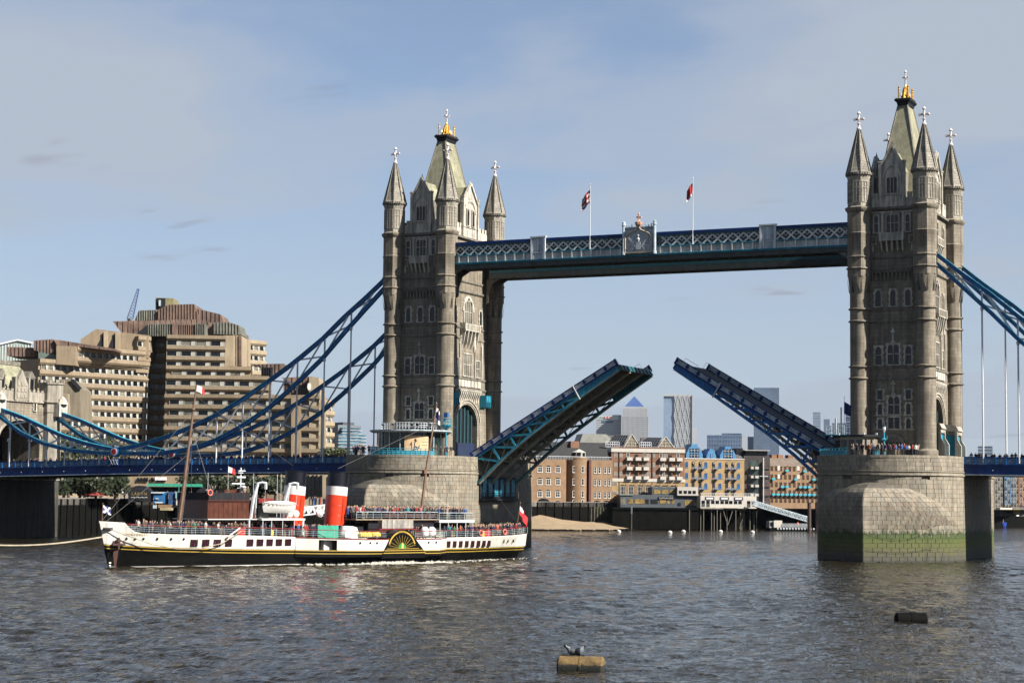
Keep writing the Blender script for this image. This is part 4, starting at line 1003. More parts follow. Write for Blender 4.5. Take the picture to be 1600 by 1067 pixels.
def chain(sg, y, label, short=False):
    X0 = 0 if sg < 0 else 82.3
    def X(d): return X0+sg*d
    up_, lo_ = (US_, LS_) if short else (UP_, LO_)
    t = thing('suspension_chain', label, 'chain', (X(up_[0][0]), y, 16), group='riveted suspension chains of the side spans')
    d0, d1 = up_[0][0], up_[-1][0]; n = 26
    for nm, P_, w in (('upper_chord', up_, .62), ('lower_chord', lo_, .62)):
        m = MB(); rings = []
        for i in range(n+1):
            d = d0+(d1-d0)*i/n; z = interp(P_, d); d2 = d+.05; sl = (interp(P_, min(d1, d+.3))-interp(P_, max(d0, d-.3)))/(min(d1, d+.3)-max(d0, d-.3))
            nx, nz = -sl*sg, 1; L = math.hypot(nx, nz); nx, nz = nx/L, nz/L
            rings.append([(X(d)+nx*h, y+q, z+nz*h) for q, h in ((-.3, -w/2), (-.3, w/2), (.3, w/2), (.3, -w/2))])
        m.loft(rings); build(m, nm, BLUEM, t)
        m = MB(); rings = []
        for i in range(n+1):
            d = d0+(d1-d0)*i/n; z = interp(P_, d)
            rings.append([(X(d), y+q, z+h) for q, h in ((-.42, w/2-.02), (-.42, w/2+.1), (.42, w/2+.1), (.42, w/2-.02))])
        m.loft(rings); build(m, nm+'_flange', BLUEL, t)
    hs = HANG if not short else [66.5, 70.3, 74.1, 78, 82, 86, 90]
    if short: hs = [67, 71, 75, 79.2, 83.4, 88]
    prev = None
    for d in hs:
        u, l = interp(up_, d), interp(lo_, d)
        m = MB(); m.bar((X(d), y, l), (X(d), y, u), .26, .2); build(m, 'post', WHITEP, t)
    for a, b in zip([d0+2]+hs, hs+[d1-2]):
        if interp(up_, a)-interp(lo_, a) < .8 and interp(up_, b)-interp(lo_, b) < .8: continue
        m = MB(); m.bar((X(a), y-.1, interp(up_, a)), (X(b), y-.1, interp(lo_, b)), .28, .14, (0, 1, 0)); m.bar((X(a), y+.1, interp(lo_, a)), (X(b), y+.1, interp(up_, b)), .28, .14, (0, 1, 0)); build(m, 'cross_brace', WHITEP, t)
    def zt(d): return 15.6-(d-10.7)*.0105-max(0, d-63)*.011
    for d in hs:
        l = interp(lo_, d)
        if l-zt(d) < .5: continue
        m = MB(); m.tube([(X(d), y, zt(d)-.9), (X(d), y, l-.2)], .14, 8); m.lathe(X(d), y, [(.05, l-1.1), (.22, l-.9), (.3, l-.45), (.1, l-.3)], 8); build(m, 'hanger_rod', WHITEP, t)
    if not short:
        m = MB(); c = (X(63.3), y, 16.45)
        ring = lambda r, dy: [(c[0]+r*math.cos(2*math.pi*i/20), c[1]+dy, c[2]+r*math.sin(2*math.pi*i/20)) for i in range(20)]
        m.loft([ring(.95, -.5), ring(.95, .5)]); build(m, 'pin_boss', BLUEM, t)
        m = MB(); m.loft([ring(.72, -.6), ring(.72, .6)]); build(m, 'pin_ring', WHITEP, t)
        m = MB(); m.loft([ring(.5, -.66), ring(.5, .66)]); build(m, 'pin_disc', FR, t)
        m = MB(); zz_ = zt(63.3); m.box(X(63.3)-1.0, X(63.3)+1.0, y-.45, y+.35, zz_-1.15, zz_+.15); build(m, 'pin_pedestal', BLUED, t)
        m = MB()
        for q in range(3): m.bar((X(63.3)-.85+q*.6, y-.48, zz_-1.0), (X(63.3)-.35+q*.6, y-.48, zz_), .13, .06, (0, 1, 0)); m.bar((X(63.3)-.85+q*.6, y-.5, zz_), (X(63.3)-.35+q*.6, y-.5, zz_-1.0), .13, .06, (0, 1, 0))
        build(m, 'pedestal_fretwork', WHITEP, t)
chain(-1, -9.1, 'nearer long blue chain sweeping down left from the pavilion tower')
chain(-1, 9.1, 'farther long blue chain sweeping down left from the pavilion tower')
chain(-1, -9.1, 'nearer short blue chain rising to the stone gate tower at the left edge', True)
chain(-1, 9.1, 'farther short blue chain ending at the bracket of the stone gate tower', True)
chain(1, -9.1, 'nearer blue chain leaving the right hand tower toward the picture edge')
chain(1, 9.1, 'farther blue chain seen behind the nearer one beside the right hand tower')
# white deck lamps near the gate tower
for i, (d, y) in enumerate(((88.8, -9.0), (83.7, -9.0))):
    t = thing('street_lamp', ['white capped lamp post standing on the deck beneath the short chain, nearest the gate tower', 'white capped lamp post on the deck beneath the short chain, second from the gate tower'][i], 'street lamp', (-d, y+.5, 14.3))
    m = MB(); m.tube([(-d, y+.5, 13.3), (-d, y+.5, 18.4)], .09, 6); build(m, 'post', WHITEP, t)
    m = MB(); m.lathe(-d, y+.5, [(.1, 18.3), (.34, 18.5), (.3, 18.9), (.05, 19.1)], 8); build(m, 'lantern', WHITEP, t)
# ---------------------------------------------------------------- north abutment tower
def abutment():
    xa = -93.3
    t = thing('gate_tower', 'low stone gate tower with mossy roof at the left edge, where the chains end', 'gate tower', (xa-5, 0, 14))
    m = MB(); hy = 9.2
    a = arch_pts(6.2, 18.5, 22.9, 8)
    for s in (-1, 1): m.box(xa-10, xa, min(s*6.2, s*hy), max(s*6.2, s*hy), -2, 24.0)
    m.ext([(-6.2, 24.0), (-6.2, 18.5)]+a[1:-1]+[(6.2, 18.5), (6.2, 24.0)], (xa-10, 0, 0), (0, 1, 0), (0, 0, 1), (1, 0, 0), 10)
    m.box(xa-10, xa, -hy, hy, 24.0, 26.5)
    build(m, 'wall', STONE, t)
    m = MB(); m.box(xa-12, xa+.6, -11.8, 11.8, -2, 12.0); build(m, 'river_base', mat('shade_darkened_base_stone', (.06, .055, .042), .9, 0, .2, .4, .3, brick=(1.6, .7, .02, .2), streak=.4), t)  # base stone darkened so its colour carries the shade of the deck
    m = MB(); m.box(xa-12, xa+.75, -11.95, 11.95, 11.2, 11.5); build(m, 'base_string', GRAN[3], t)
    m = MB()
    for ro, ri, dp in ((7.0, 6.6, .35), (6.6, 6.2, .15)):
        o_, i_ = arch_pts(ro, 18.5, 22.9+(ro-6.2), 10), arch_pts(ri, 18.5, 22.9+(ri-6.2), 10)
        for k in range(len(o_)-1): m.ext([o_[k], o_[k+1], i_[k+1], i_[k]], (xa-.02, 0, 0), (0, 1, 0), (0, 0, 1), (1, 0, 0), dp)
    build(m, 'archivolt', GATEST, t)
    m = MB(); m.box(xa-.4, xa+.35, -hy, hy, 26.5, 26.8); m.box(xa-.4, xa+.15, -hy+1.5, hy-1.5, 26.8, 28.6)
    for i in range(11):
        y = -6.6+i*1.3
        if abs(y+.2) < 2: continue
        m.box(xa-.4, xa+.2, y-.35, y+.35, 28.6, 29.0)
        m.box(xa+.1, xa+.2, y-.12, y+.12, 27.6, 27.9)
    m.box(xa-10.2, xa-.4, -hy-.2, -hy+.4, 26.5, 28.6); m.box(xa-10.2, xa-.4, hy-.4, hy+.2, 26.5, 28.6)
    build(m, 'battlement', GATEST, t)
    m = MB(); m.loft([[(xa-1.0, -7.6, 27.5), (xa-1.0, 7.6, 27.5), (xa-9.0, 7.6, 27.5), (xa-9.0, -7.6, 27.5)], [(xa-4.2, -4.2, 34.0), (xa-4.2, 4.2, 34.0), (xa-5.8, 4.2, 34.0), (xa-5.8, -4.2, 34.0)]]); build(m, 'roof', ROOFG, t)
    m = MB(); m.box(xa-6.0, xa-4.0, -4.5, 4.5, 33.9, 34.7); build(m, 'roof_ridge', TRIM, t)
    m = MB(); m.ext([(-2.1, 26.8), (1.9, 26.8), (1.9, 29.6), (-.1, 32.8), (-2.1, 29.6)], (xa-.3, 0, 0), (0, 1, 0), (0, 0, 1), (1, 0, 0), .7)
    for y in (-2.1, 1.9): m.box(xa-.4, xa+.55, y-.22, y+.22, 26.8, 31.3)
    for y in (-1.2, -.1, 1.0):
        for z in (27.6, 28.8, 30): m.box(xa+.4, xa+.5, y-.35, y+.35, z-.35, z+.35)
    build(m, 'gable', GATEST, t)
    for y in (-4.6, 4.2):
        m = MB(); m.box(xa-4, xa-.9, y-1, y+1, 28.4, 31.4); m.ext([(-1.3, 31.4), (1.3, 31.4), (0, 32.8)], (xa-4, y, 0), (0, 1, 0), (0, 0, 1), (1, 0, 0), 3.2); build(m, 'dormer', TRIM, t)
        m = MB(); m.box(xa-.9, xa-.85, y-.7, y+.7, 28.8, 31.2); build(m, 'dormer_window', GLASSD, t)
    for y in (-9.3, 9.3):
        m = MB(); m.lathe(xa, y, [(2.3, 12), (2.3, 24.6), (2.45, 24.8), (2.45, 26.6), (2.8, 26.7), (2.8, 27.0), (2.45, 27.1), (2.45, 30.3), (2.7, 30.4), (2.7, 30.7), (2.4, 30.75)], 8, R(22.5))
        for i in range(8):
            q = math.pi/4*i+R(22.5); m.cbox((xa+2.35*math.cos(q), y+2.35*math.sin(q), 31.0), (.6, .8, .5), q)
        build(m, 'turret', GATEST, t)
        m = MB(); m.box(xa+1.4, xa+3.2, y-1.3, y+1.3, 23.9, 26.4); m.lathe(xa+2.9, y, [(1.2, 26.4), (.7, 27.4), (.1, 28.0)], 8); build(m, 'chain_bracket', DRESS, t)
    for y in (-5.3, 4.3):
        fm, pm = stone_window(.9, 2.0, 1, 'flat', True, False, GLASSD); o = put('window', fm, t, (xa+.03, y, 24.9), math.pi/2); p = bpy.data.objects.new('pane', pm); COL.objects.link(p); p.parent = o
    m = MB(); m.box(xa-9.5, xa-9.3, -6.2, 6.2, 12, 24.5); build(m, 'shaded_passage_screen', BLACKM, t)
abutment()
# ---------------------------------------------------------------- pavilions, lamps and railings on the piers
RAILB = BLUEL
def pavilion():
    t = thing('round_pavilion', 'round glass pavilion with flat roof and orange mural on the pier behind the steamer', 'pavilion', (0, -13, PT))
    cx_, cy_, r = 0.2, -12.2, 5.9
    m = MB(); m.lathe(cx_, cy_, [(r-.3, PT+.05), (r-.3, 19.5)], 32); build(m, 'glass_wall', glass('pavilion_glass', (.02, .035, .035), .1), t)
    m = MB(); m.lathe(cx_, cy_, [(.5, 19.5), (r+.7, 19.5), (r+1.1, 19.7), (r+1.1, 19.9), (.5, 20.0)], 40); build(m, 'roof', PALEB, t)
    for i in range(18):
        a = 2*math.pi*i/18; m = MB(); m.cbox((cx_+(r-.15)*math.cos(a), cy_+(r-.15)*math.sin(a), (PT+19.5)/2), (.12, .12, 4.0), a); build(m, 'mullion', PALEB, t)
    m = MB(); rr = r+.02
    a0, a1 = R(-72), R(-32)
    m.loft([[(cx_+q*math.cos(a0+(a1-a0)*i/10), cy_+q*math.sin(a0+(a1-a0)*i/10), z) for i in range(11)] for q, z in ((rr, PT+.5), (rr, 18.9), (rr-.06, 18.9), (rr-.06, PT+.5))], True, False)
    build(m, 'mural', mat('mural_orange', (.66, .45, .24), .7, 0, .12, 1.2), t)
    m = MB()
    def on(u, z): a = a0+(a1-a0)*u; return (cx_+(rr+.04)*math.cos(a), cy_+(rr+.04)*math.sin(a), z)
    m.bar(on(.38, 16.4), on(.44, 18.4), .14, .05); m.bar(on(.44, 18.4), on(.5, 18.0), .3, .05); m.bar(on(.27, 17.4), on(.31, 17.9), .25, .05); m.bar(on(.3, 17.6), on(.3, 16.6), .08, .05); m.bar(on(.3, 16.5), on(.62, 16.9), .22, .05); m.bar(on(.55, 16.6), on(.62, 17.3), .3, .05)
    build(m, 'mural_figures', mat('mural_slate_blue', (.12, .16, .25), .7), t)
    m = MB()
    for z in (17.9, 17.4): m.bar(on(.72, z), on(.95, z+.05), .12, .04)
    m.bar(on(.45, 17.2), on(.55, 17.0), .25, .05)
    build(m, 'mural_lettering_strokes', FW, t)
    m = MB()
    for i in range(26):
        a = R(-150)+R(150)*i/25; c = (cx_+(r-.9)*math.cos(a), cy_+(r-.9)*math.sin(a)); m.tube([(c[0], c[1], 20), (c[0], c[1], 21.1)], .05, 5)
    for z in (20.4, 20.7, 21.1):
        m.tube([(cx_+(r-.9)*math.cos(R(-150)+R(150)*i/20), cy_+(r-.9)*math.sin(R(-150)+R(150)*i/20), z) for i in range(21)], .045, 5, True)
    build(m, 'roof_railing', WHITEP, t)
    m = MB()
    for i, a in enumerate((-120, -95, -60, -50, -25)):
        c = (cx_+(r-.4)*math.cos(R(a)), cy_+(r-.4)*math.sin(R(a))); m.tube([(c[0], c[1], 20), (c[0], c[1], 20.6)], .06, 5); m.cbox((c[0], c[1]-.1, 20.75), (.35, .3, .28))
    build(m, 'floodlight', BLACKM, t)
pavilion()
def railing(name, label, pts, h=1.1, step=1.2, mt=None, glassy=None, rails=(1.1, .75, .4)):
    """posts and rails along a polyline in world coordinates"""
    t = thing(name, label, 'railing', pts[0]); P_ = [Vector(p) for p in pts]
    m = MB(); 
    for z in rails: m.tube([p+Vector((0, 0, z)) for p in P_], .045, 5)
    build(m, 'rail', mt, t)
    pm = None; tot = 0; k = 0
    for a, b in zip(P_, P_[1:]):
        L = (b-a).length; n = max(1, round(L/step))
        for i in range(n):
            p = a.lerp(b, i/n)
            if pm is None: q = MB(); q.tube([(0, 0, 0), (0, 0, h)], .05, 5); pm = q.mesh('post', mt)
            put('post', pm, t, tuple(p))
    if glassy:
        m = MB()
        for a, b in zip(P_, P_[1:]): m.add([a+Vector((0, 0, .08)), b+Vector((0, 0, .08)), b+Vector((0, 0, h-.3)), a+Vector((0, 0, h-.3))], [(0, 1, 2, 3)])
        build(m, 'infill_panel', glassy, t)
    return t
def arcp(x0, r, a0, a1, n, z, cy=-12.3): return [(x0+r*math.cos(R(a0+(a1-a0)*i/n)), cy+r*math.sin(R(a0+(a1-a0)*i/n)), z) for i in range(n+1)]
railing('railing', 'turquoise railing along the pier edge in front of the orange mural', arcp(0, 10.3, -100, -38, 14, PT+.03), mt=BLUEL, glassy=mat('turquoise_panel', (.06, .30, .38), .5))
railing('railing', 'turquoise railing along the shaded pier edge in front of the control cabin', arcp(82.3, 10.3, -172, -112, 14, PT+.03), mt=BLUEL, glassy=mat('turquoise_panel', (.06, .30, .38), .5))
def signal_tower(label, x, y):
    t = thing('signal_lamp', label, 'lamp post', (x, y, PT))
    m = MB(); m.lathe(x, y, [(.35, PT), (.3, PT+.6), (.16, PT+.8), (.13, PT+4.4), (.4, PT+4.7), (.9, PT+5.2), (.95, PT+5.4), (.1, PT+5.45)], 10); build(m, 'post', BLUEL, t)
    m = MB()
    for i in range(8):
        a = math.pi/4*i; m.tube([(x+.85*math.cos(a), y+.85*math.sin(a), PT+5.4), (x+.85*math.cos(a), y+.85*math.sin(a), PT+6.4)], .04, 4)
    for z in (5.9, 6.4): m.tube([(x+.85*math.cos(math.pi/4*i), y+.85*math.sin(math.pi/4*i), PT+z) for i in range(9)], .04, 4)
    m.tube([(x-.9, y, PT+4.9), (x+2.2, y, PT+4.9)], .05, 5)
    build(m, 'cage', BLUEL, t)
    m = MB(); m.cbox((x, y, PT+7.0), (.7, .5, .8)); m.cbox((x-.3, y, PT+6.2), (.4, .4, .5)); build(m, 'signal_box', BLUEM, t)
signal_tower('turquoise signal lamp post on the pier just right of the pavilion mural', 6.9, -12.2)
def lamp_post(label, x, y):
    t = thing('lamp_post', label, 'lamp post', (x, y, PT))
    m = MB(); m.lathe(x, y, [(.22, PT), (.18, PT+.5), (.1, PT+.7), (.1, PT+2.2), (.4, PT+2.5), (.12, PT+2.8), (.09, PT+3.6)], 8); 
    for s in (-1, 1): m.tube([(x, y, PT+2.4), (x+s*.45, y, PT+2.6), (x+s*.45, y, PT+3.1)], .07, 5)
    build(m, 'post', BLUEL, t)
    m = MB(); m.lathe(x, y, [(.1, PT+3.6), (.26, PT+4.0), (.22, PT+4.5), (.04, PT+4.9)], 8); build(m, 'lantern', WHITEP, t)
    m = MB(); m.lathe(x, y, [(.27, PT+4.45), (.1, PT+4.8), (.02, PT+5.1)], 8); build(m, 'lantern_cap', BLACKM, t)
lamp_post('ornate turquoise lamp post before the porch of the right hand tower', 82.3+.4, -16.5)
def cabin():
    x0 = 82.3
    t = thing('control_cabin', 'dark flat roofed control cabin on the shaded edge of the weed covered pier', 'cabin', (x0-5, -12, PT))
    f = [(x0-9.2, -9.0), (x0-7.2, -13.2), (x0-3.2, -15.2), (x0-1.9, -13.4), (x0-2.2, -10.2), (x0-8, -8.2)]
    m = MB(); m.prism(f, PT+.04, 18.5); build(m, 'wall', mat('cabin_concrete', (.22, .19, .15), .8), t)
    c = Vector((sum(p[0] for p in f)/6, sum(p[1] for p in f)/6)); big = [tuple(c+(Vector(p)-c)*1.13) for p in f]
    m = MB(); m.prism(big, 18.5, 18.8); build(m, 'roof', BLACKM, t)
    for (ax, ay), (bx_, by_), n in ((f[0], f[1], 3), (f[1], f[2], 3), (f[2], f[3], 2)):
        d = Vector((bx_-ax, by_-ay)); L = d.length; d.normalize(); nrm = Vector((d.y, -d.x))
        for i in range(n):
            p = Vector((ax, ay))+d*(L*(i+.5)/n)+nrm*.03; w = L/n*(.7 if n == 3 else .3); m = MB(); m.cbox((p.x, p.y, 17.3), (w, .06, 1.5), math.atan2(d.y, d.x)); build(m, 'window', GLASSD, t)
    m = MB()
    for p in big[:4]: m.cbox((p[0]*.98+c.x*.02, p[1]*.98+c.y*.02, 18.95), (.3, .3, .3))
    build(m, 'floodlight', WHITEP, t)
cabin()
t = thing('rail_platform', 'small turquoise railed platform with mast at the corner of the control cabin', 'platform', (73.2, -9.5, 18.8))
m = MB(); m.box(72.2, 75.2, -11.2, -8.6, 18.85, 19.0); build(m, 'platform_floor', BLUEL, t)
m = MB()
for x, y in ((72.3, -11.1), (73.3, -11.1), (74.2, -11.1), (75.1, -11.1), (72.3, -8.7), (75.1, -8.7)): m.tube([(x, y, 19), (x, y, 20.3)], .05, 5)
for z in (19.6, 20.3): m.tube([(72.3, -8.7, z), (72.3, -11.1, z), (75.1, -11.1, z), (75.1, -8.7, z)], .05, 5)
build(m, 'guard_rail', PALEB, t)
m = MB(); m.tube([(74.4, -10.2, 19), (74.4, -10.2, 23.2)], .12, 6); m.tube([(73.7, -10.6, 19), (73.7, -10.6, 21.5)], .2, 6); build(m, 'mast', WHITEP, t)
flagpole('white flagpole rising beside the control cabin platform', 74.9, -10.2, 19.0, 24.6, ('dark blue flag blowing at the top of the cabin flagpole', 'flag'),
         flag_mesh('f', 1.6, 1.9, lambda u, v: 2, .55), math.pi, .05)
flagpole('flagpole standing at the right end of the pavilion roof', 6.2, -14.5, 19.9, 24.3, ('white and navy flag hanging above the pavilion mural', 'flag'),
         flag_mesh('f', 1.3, 2.6, lambda u, v: 1 if v < .35 else (2 if v < .7 else 1), .8), math.pi, .05)
for (nm, lab, cat, x, y, mm, hh, rr) in (('post_box', 'bright red round bin standing beside the control cabin', 'bin', 80.6, -16.9, FR, 1.4, .5), ('ticket_kiosk', 'small turquoise kiosk on the pier just right of the red bin', 'kiosk', 81.7, -17.6, BLUEL, 1.3, .55)):
    t = thing(nm, lab, cat, (x, y, PT)); m = MB(); m.lathe(x, y, [(rr, PT+.04), (rr, PT+hh), (rr*1.08, PT+hh), (rr*1.08, PT+hh+.1), (rr*.7, PT+hh+.25)], 12); build(m, 'body', mm, t)
    m = MB(); m.box(x-rr*.5, x+rr*.5, y-rr-.03, y-rr+.1, PT+hh*.65, PT+hh*.75); build(m, 'slot', BLACKM, t)
# ---------------------------------------------------------------- paddle steamer
# local frame: +x bow to stern, -y the side toward the camera, z up
SH = Vector((13.17, -112.27, 0)); TH = 0.321; SRZ = math.pi/2-TH
ship = thing('paddle_steamer', 'white and black paddle steamer with two red funnels, crowded with passengers, passing the bridge', 'paddle steamer', tuple(SH), SRZ)
HULLW = mat('hull_cream_white', (.80, .77, .69), .35, 0, .05, .8, brick=(3.4, .95, .012, .05), streak=.14)
HULLB = mat('hull_black', (.0035, .0037, .0035), .4, 0, .4, .5, streak=.3, spec=.18)
YEL = mat('yellow_line', (.50, .33, .05), .4, 0, .05, 2)
BOOT = mat('boot_topping_red', (.30, .03, .02), .6)
WOODD = mat('varnished_teak', (.085, .024, .011), .35, 0, .3, 1.5, .1, 20)
DKRED = mat('dark_red_rail', (.22, .02, .018), .4)
DECKW = mat('deck_planking', (.34, .27, .19), .7, 0, .12, 2)
FUNR = mat('funnel_red', (.80, .05, .012), .32, 0, .08, .6)
CREAM = mat('lifeboat_white', (.76, .74, .70), .45, 0, .06, 1.5)
MASTB = mat('mast_brown', (.17, .09, .05), .5)
GREENB = mat('green_canvas', (.02, .30, .19), .7, 0, .15, 1.5)
YELC = mat('yellow_cover', (.75, .55, .05), .7, 0, .2, 3)
ROPE = mat('hemp_rope', (.42, .36, .26), .9)
SOOT = mat('funnel_black', (.006, .007, .013), .35, spec=.3)
def lerpP(P_, x):
    if x <= P_[0][0]: return P_[0][1]
    for (a, b), (c, d) in zip(P_, P_[1:]):
        if x <= c: return b+(d-b)*(x-a)/(c-a)
    return P_[-1][1]
DK = [(-1.55, 5.48), (1.2, 5.32), (1.7, 4.7), (2.3, 4.25), (3.2, 4.05), (6, 3.95), (11.3, 3.86), (20, 3.68), (28, 3.42), (34, 3.25), (50, 3.22), (58, 3.25), (66, 3.38), (72.2, 3.58)]
ZW = [(-1.55, 2.8), (0, 2.7), (5, 2.42), (15, 2.09), (27, 1.88), (40, 1.78), (55, 1.70), (72.2, 1.78)]
BD = [(-1.55, .05), (0, .75), (3, 2.15), (8, 3.35), (14, 4.1), (20, 4.45), (25, 4.55), (52, 4.55), (60, 4.2), (66, 3.4), (70, 2.2), (72, .9), (72.2, .5)]
SPN = [(25, 4.55), (28, 6.3), (31, 7.6), (34, 8.3), (47, 8.3), (52, 4.55)]
BW = [(-.1, .03), (3, .9), (8, 2.3), (14, 3.4), (20, 4.1), (28, 4.4), (50, 4.4), (57, 3.7), (62, 2.5), (67, .8), (69, .1)]
def deckz(s): return lerpP(DK, s) if s > 3 else 4.05
def half(s, z):
    """half breadth of the hull proper"""
    k = min(1, max(0, (z+.2)/lerpP(DK, s)))
    top, bot_ = lerpP(BD, s), lerpP(BW, s)
    if s > 66: bot_ = max(.25, top*.55)
    return bot_+(top-bot_)*(k**.75)
STN = [-1.55, -1.2, -.6, 0, .6, 1.2, 1.7, 2.3, 3.2, 4.5, 6, 8, 11, 14, 17, 20, 23, 25, 28, 34, 40, 47, 52, 55, 58, 61, 64, 66, 68, 69.5, 71, 72, 72.2]
def levels(s):
    w, d = lerpP(ZW, s), lerpP(DK, s)
    return [-.6, 0.0, .09, w-.52, w-.42, w-.16, w-.05, w, d-.12, d]
LM = [BOOT, CREAM, HULLB, YEL, HULLB, YEL, HULLB, HULLW, HULLW]
def stem(s, z):   # raked stem: clip stations forward of the stem line
    return -.1-z*.265
names = ['boot_topping', 'water_line', 'black_side', 'lower_gilt_line', 'black_band', 'upper_gilt_line', 'thin_black_line', 'white_side', 'sheer_strake']
for L in range(9):
    m = MB()
    for sd in (-1, 1):
        rows = []
        for s in STN:
            lv = levels(s); out = []
            for z in (lv[L], lv[L+1]):
                if L == 1 and s > 27: z = max(min(z, .02), 0) if z == lv[1] else .03
                sx = max(s, stem(s, z)); zf = lv[-1]
                se = 72.2-max(0, 2.0-z)*1.5 if s > 66 else 99
                sx = min(sx, se); rows_h = half(sx if s < 66 else s, z) if sx > stem(s, z)+.01 else .04
                out.append((sx, sd*-rows_h, z))
            rows.append(out)
        for a, b in zip(rows, rows[1:]): m.add([a[0], b[0], b[1], a[1]], [(0, 1, 2, 3)])
    # transom
    a = rows[-1]; m.add([a[0], (a[0][0], -a[0][1], a[0][2]), (a[1][0], -a[1][1], a[1][2]), a[1]], [(0, 1, 2, 3)])
    build(m, names[L], LM[L], ship, 60, world=False)
# deck surface
m = MB()
sts = [s for s in STN if s >= 1.7]
pts = [(s, -lerpP(BD, s)+.05, deckz(s)-.08) for s in sts]
m.add(pts+[(s, -y, z) for s, y, z in pts], [(i, i+1, len(pts)+i+1, len(pts)+i) for i in range(len(pts)-1)])
m.add([(-1.5, 0, 5.2), (0, -.7, 5.2), (1.7, -1.4, 5.2), (1.7, 1.4, 5.2), (0, .7, 5.2)], [(0, 1, 2, 3, 4)])
build(m, 'deck', DECKW, ship, world=False)
# sponsons with paddle boxes, both sides
def spx(s): return lerpP(SPN, s)
for sd in (-1, 1):
    Z = lambda s: lerpP(DK, s)
    ss = [25, 26.5, 27.6, 29.8, 31, 34, 37, 40, 43, 47, 49.5, 52]
    lo = [(25, 1.9), (27.6, 1.8), (52, 1.72)]
    m = MB(); bands = [(.75, 'HB'), ]
    def side(mm, a, b, f0, f1, off=0.0):
        mm.add([(a, sd*(spx(a)+off), f0(a)), (b, sd*(spx(b)+off), f0(b)), (b, sd*(spx(b)+off), f1(b)), (a, sd*(spx(a)+off), f1(a))], [(0, 1, 2, 3)])
    fw0 = lambda s: lerpP(ZW, s)
    for nm, mm_, f0, f1 in (('sponson_black', HULLB, lambda s: .95, lambda s: fw0(s)-.52), ('sponson_lower_gilt_line', YEL, lambda s: fw0(s)-.52, lambda s: fw0(s)-.42), ('sponson_band', HULLB, lambda s: fw0(s)-.42, lambda s: fw0(s)-.16),
                            ('sponson_upper_gilt_line', YEL, lambda s: fw0(s)-.16, lambda s: fw0(s)-.05), ('sponson_white', HULLW, lambda s: fw0(s)-.05, lambda s: Z(s)-.08)):
        m = MB()
        for a, b in zip(ss, ss[1:]):
            if nm == 'sponson_white' and abs(a-27.6) < .01: continue
            side(m, a, b, f0, f1)
        if nm == 'sponson_white':
            side(m, 27.6, 29.8, lambda s: Z(s)-.28, lambda s: Z(s)-.08)
        build(m, nm, mm_, ship, world=False)
    m = MB(); side(m, 25, 52, lambda s: 0, lambda s: 0)
    m = MB()
    for a, b in zip(ss, ss[1:]): m.add([(a, sd*spx(a), Z(a)-.08), (b, sd*spx(b), Z(b)-.08), (b, sd*4.4, Z(b)-.08), (a, sd*4.4, Z(a)-.08)], [(0, 1, 2, 3)]); m.add([(a, sd*spx(a), .95), (b, sd*spx(b), .95), (b, sd*4.3, .95), (a, sd*4.3, .95)], [(0, 1, 2, 3)])
    build(m, 'sponson_deck', DECKW, ship, world=False)
    m = MB()
    for a, b in zip(ss, ss[1:]): m.bar((a, sd*(spx(a)+.03), Z(a)-.04), (b, sd*(spx(b)+.03), Z(b)-.04), .1, .1)
    build(m, 'rubbing_rail', DKRED, ship, world=False)
    m = MB(); y = 5.2; m.box(27.6, 28.6, min(sd*4.6, sd*(y+.05)), max(sd*4.6, sd*(y+.05)), 1.85, 3.1); build(m, 'gangway_recess', BLACKM, ship, world=False)
    m = MB(); m.box(28.6, 30.0, min(sd*4.6, sd*5.9), max(sd*4.6, sd*5.9), 1.85, 3.1); build(m, 'gangway_door', CREAM, ship, world=False)
    m = MB(); m.add([(27.6, sd*6.1, 1.86), (30, sd*7.2, 1.84), (30, sd*4.4, 1.84), (27.6, sd*4.4, 1.86)], [(0, 1, 2, 3)]); build(m, 'gangway_floor', DECKW, ship, world=False)
    # paddle box
    Y = sd*8.42
    poly = [(36.3, .72), (44.4, .72), (43.9, 1.75), (42.3, 3.3), (41.6, 3.95), (40.9, 4.25), (40.1, 4.35), (39.3, 4.25), (38.5, 3.95), (37.9, 3.4), (36.8, 1.75)]
    m = MB(); m.ext(poly, (0, sd*6.4, 0), (1, 0, 0), (0, 0, 1), (0, sd, 0), 2.02); pb = build(m, 'paddle_box', HULLB, ship, world=False)
    def P(x, z, o=.03): return (x, Y+sd*o, z)
    m = MB(); c = (39.95, 1.95)
    for i in range(13):
        a = math.pi*(i+.0)/12
        if 0 < i < 12: m.bar(P(c[0]+.75*math.cos(a), c[1]+.55*math.sin(a)), P(c[0]+(2.1 if 2 < i < 10 else 2.5)*math.cos(a), c[1]+1.75*math.sin(a)), .032, .03, (0, 1, 0))
    m.bar(P(37.2, 1.95), P(43.0, 1.95), .06, .05, (0, 1, 0))
    m.bar(P(36.6, .95+.45), P(44.2, .95+.45), .1, .06, (0, 1, 0)); m.bar(P(36.8, 1.72), P(43.9, 1.72), .1, .06, (0, 1, 0))
    build(m, 'fan_vents', YEL, ship, world=False)
    m = MB()
    for i in range(20):
        a, b = math.pi*(.08+.84*i/20), math.pi*(.08+.84*(i+1)/20)
        m.add([P(c[0]+r*math.cos(q)*1.02, c[1]+.05+r*math.sin(q)*.93) for r, q in ((2.2, a), (2.2, b), (2.42, b), (2.42, a))], [(0, 1, 2, 3)])
    build(m, 'name_arc', YEL, ship, world=False)
    m = MB(); m.ext([(39.25, 1.98), (40.65, 1.98), (40.5, 2.4), (40.2, 2.62), (39.95, 2.5), (39.7, 2.62), (39.4, 2.4)], (0, Y, 0), (1, 0, 0), (0, 0, 1), (0, sd, 0), .06); build(m, 'crest_wreath', mat('crest_green', (.03, .28, .04), .5), ship, world=False)
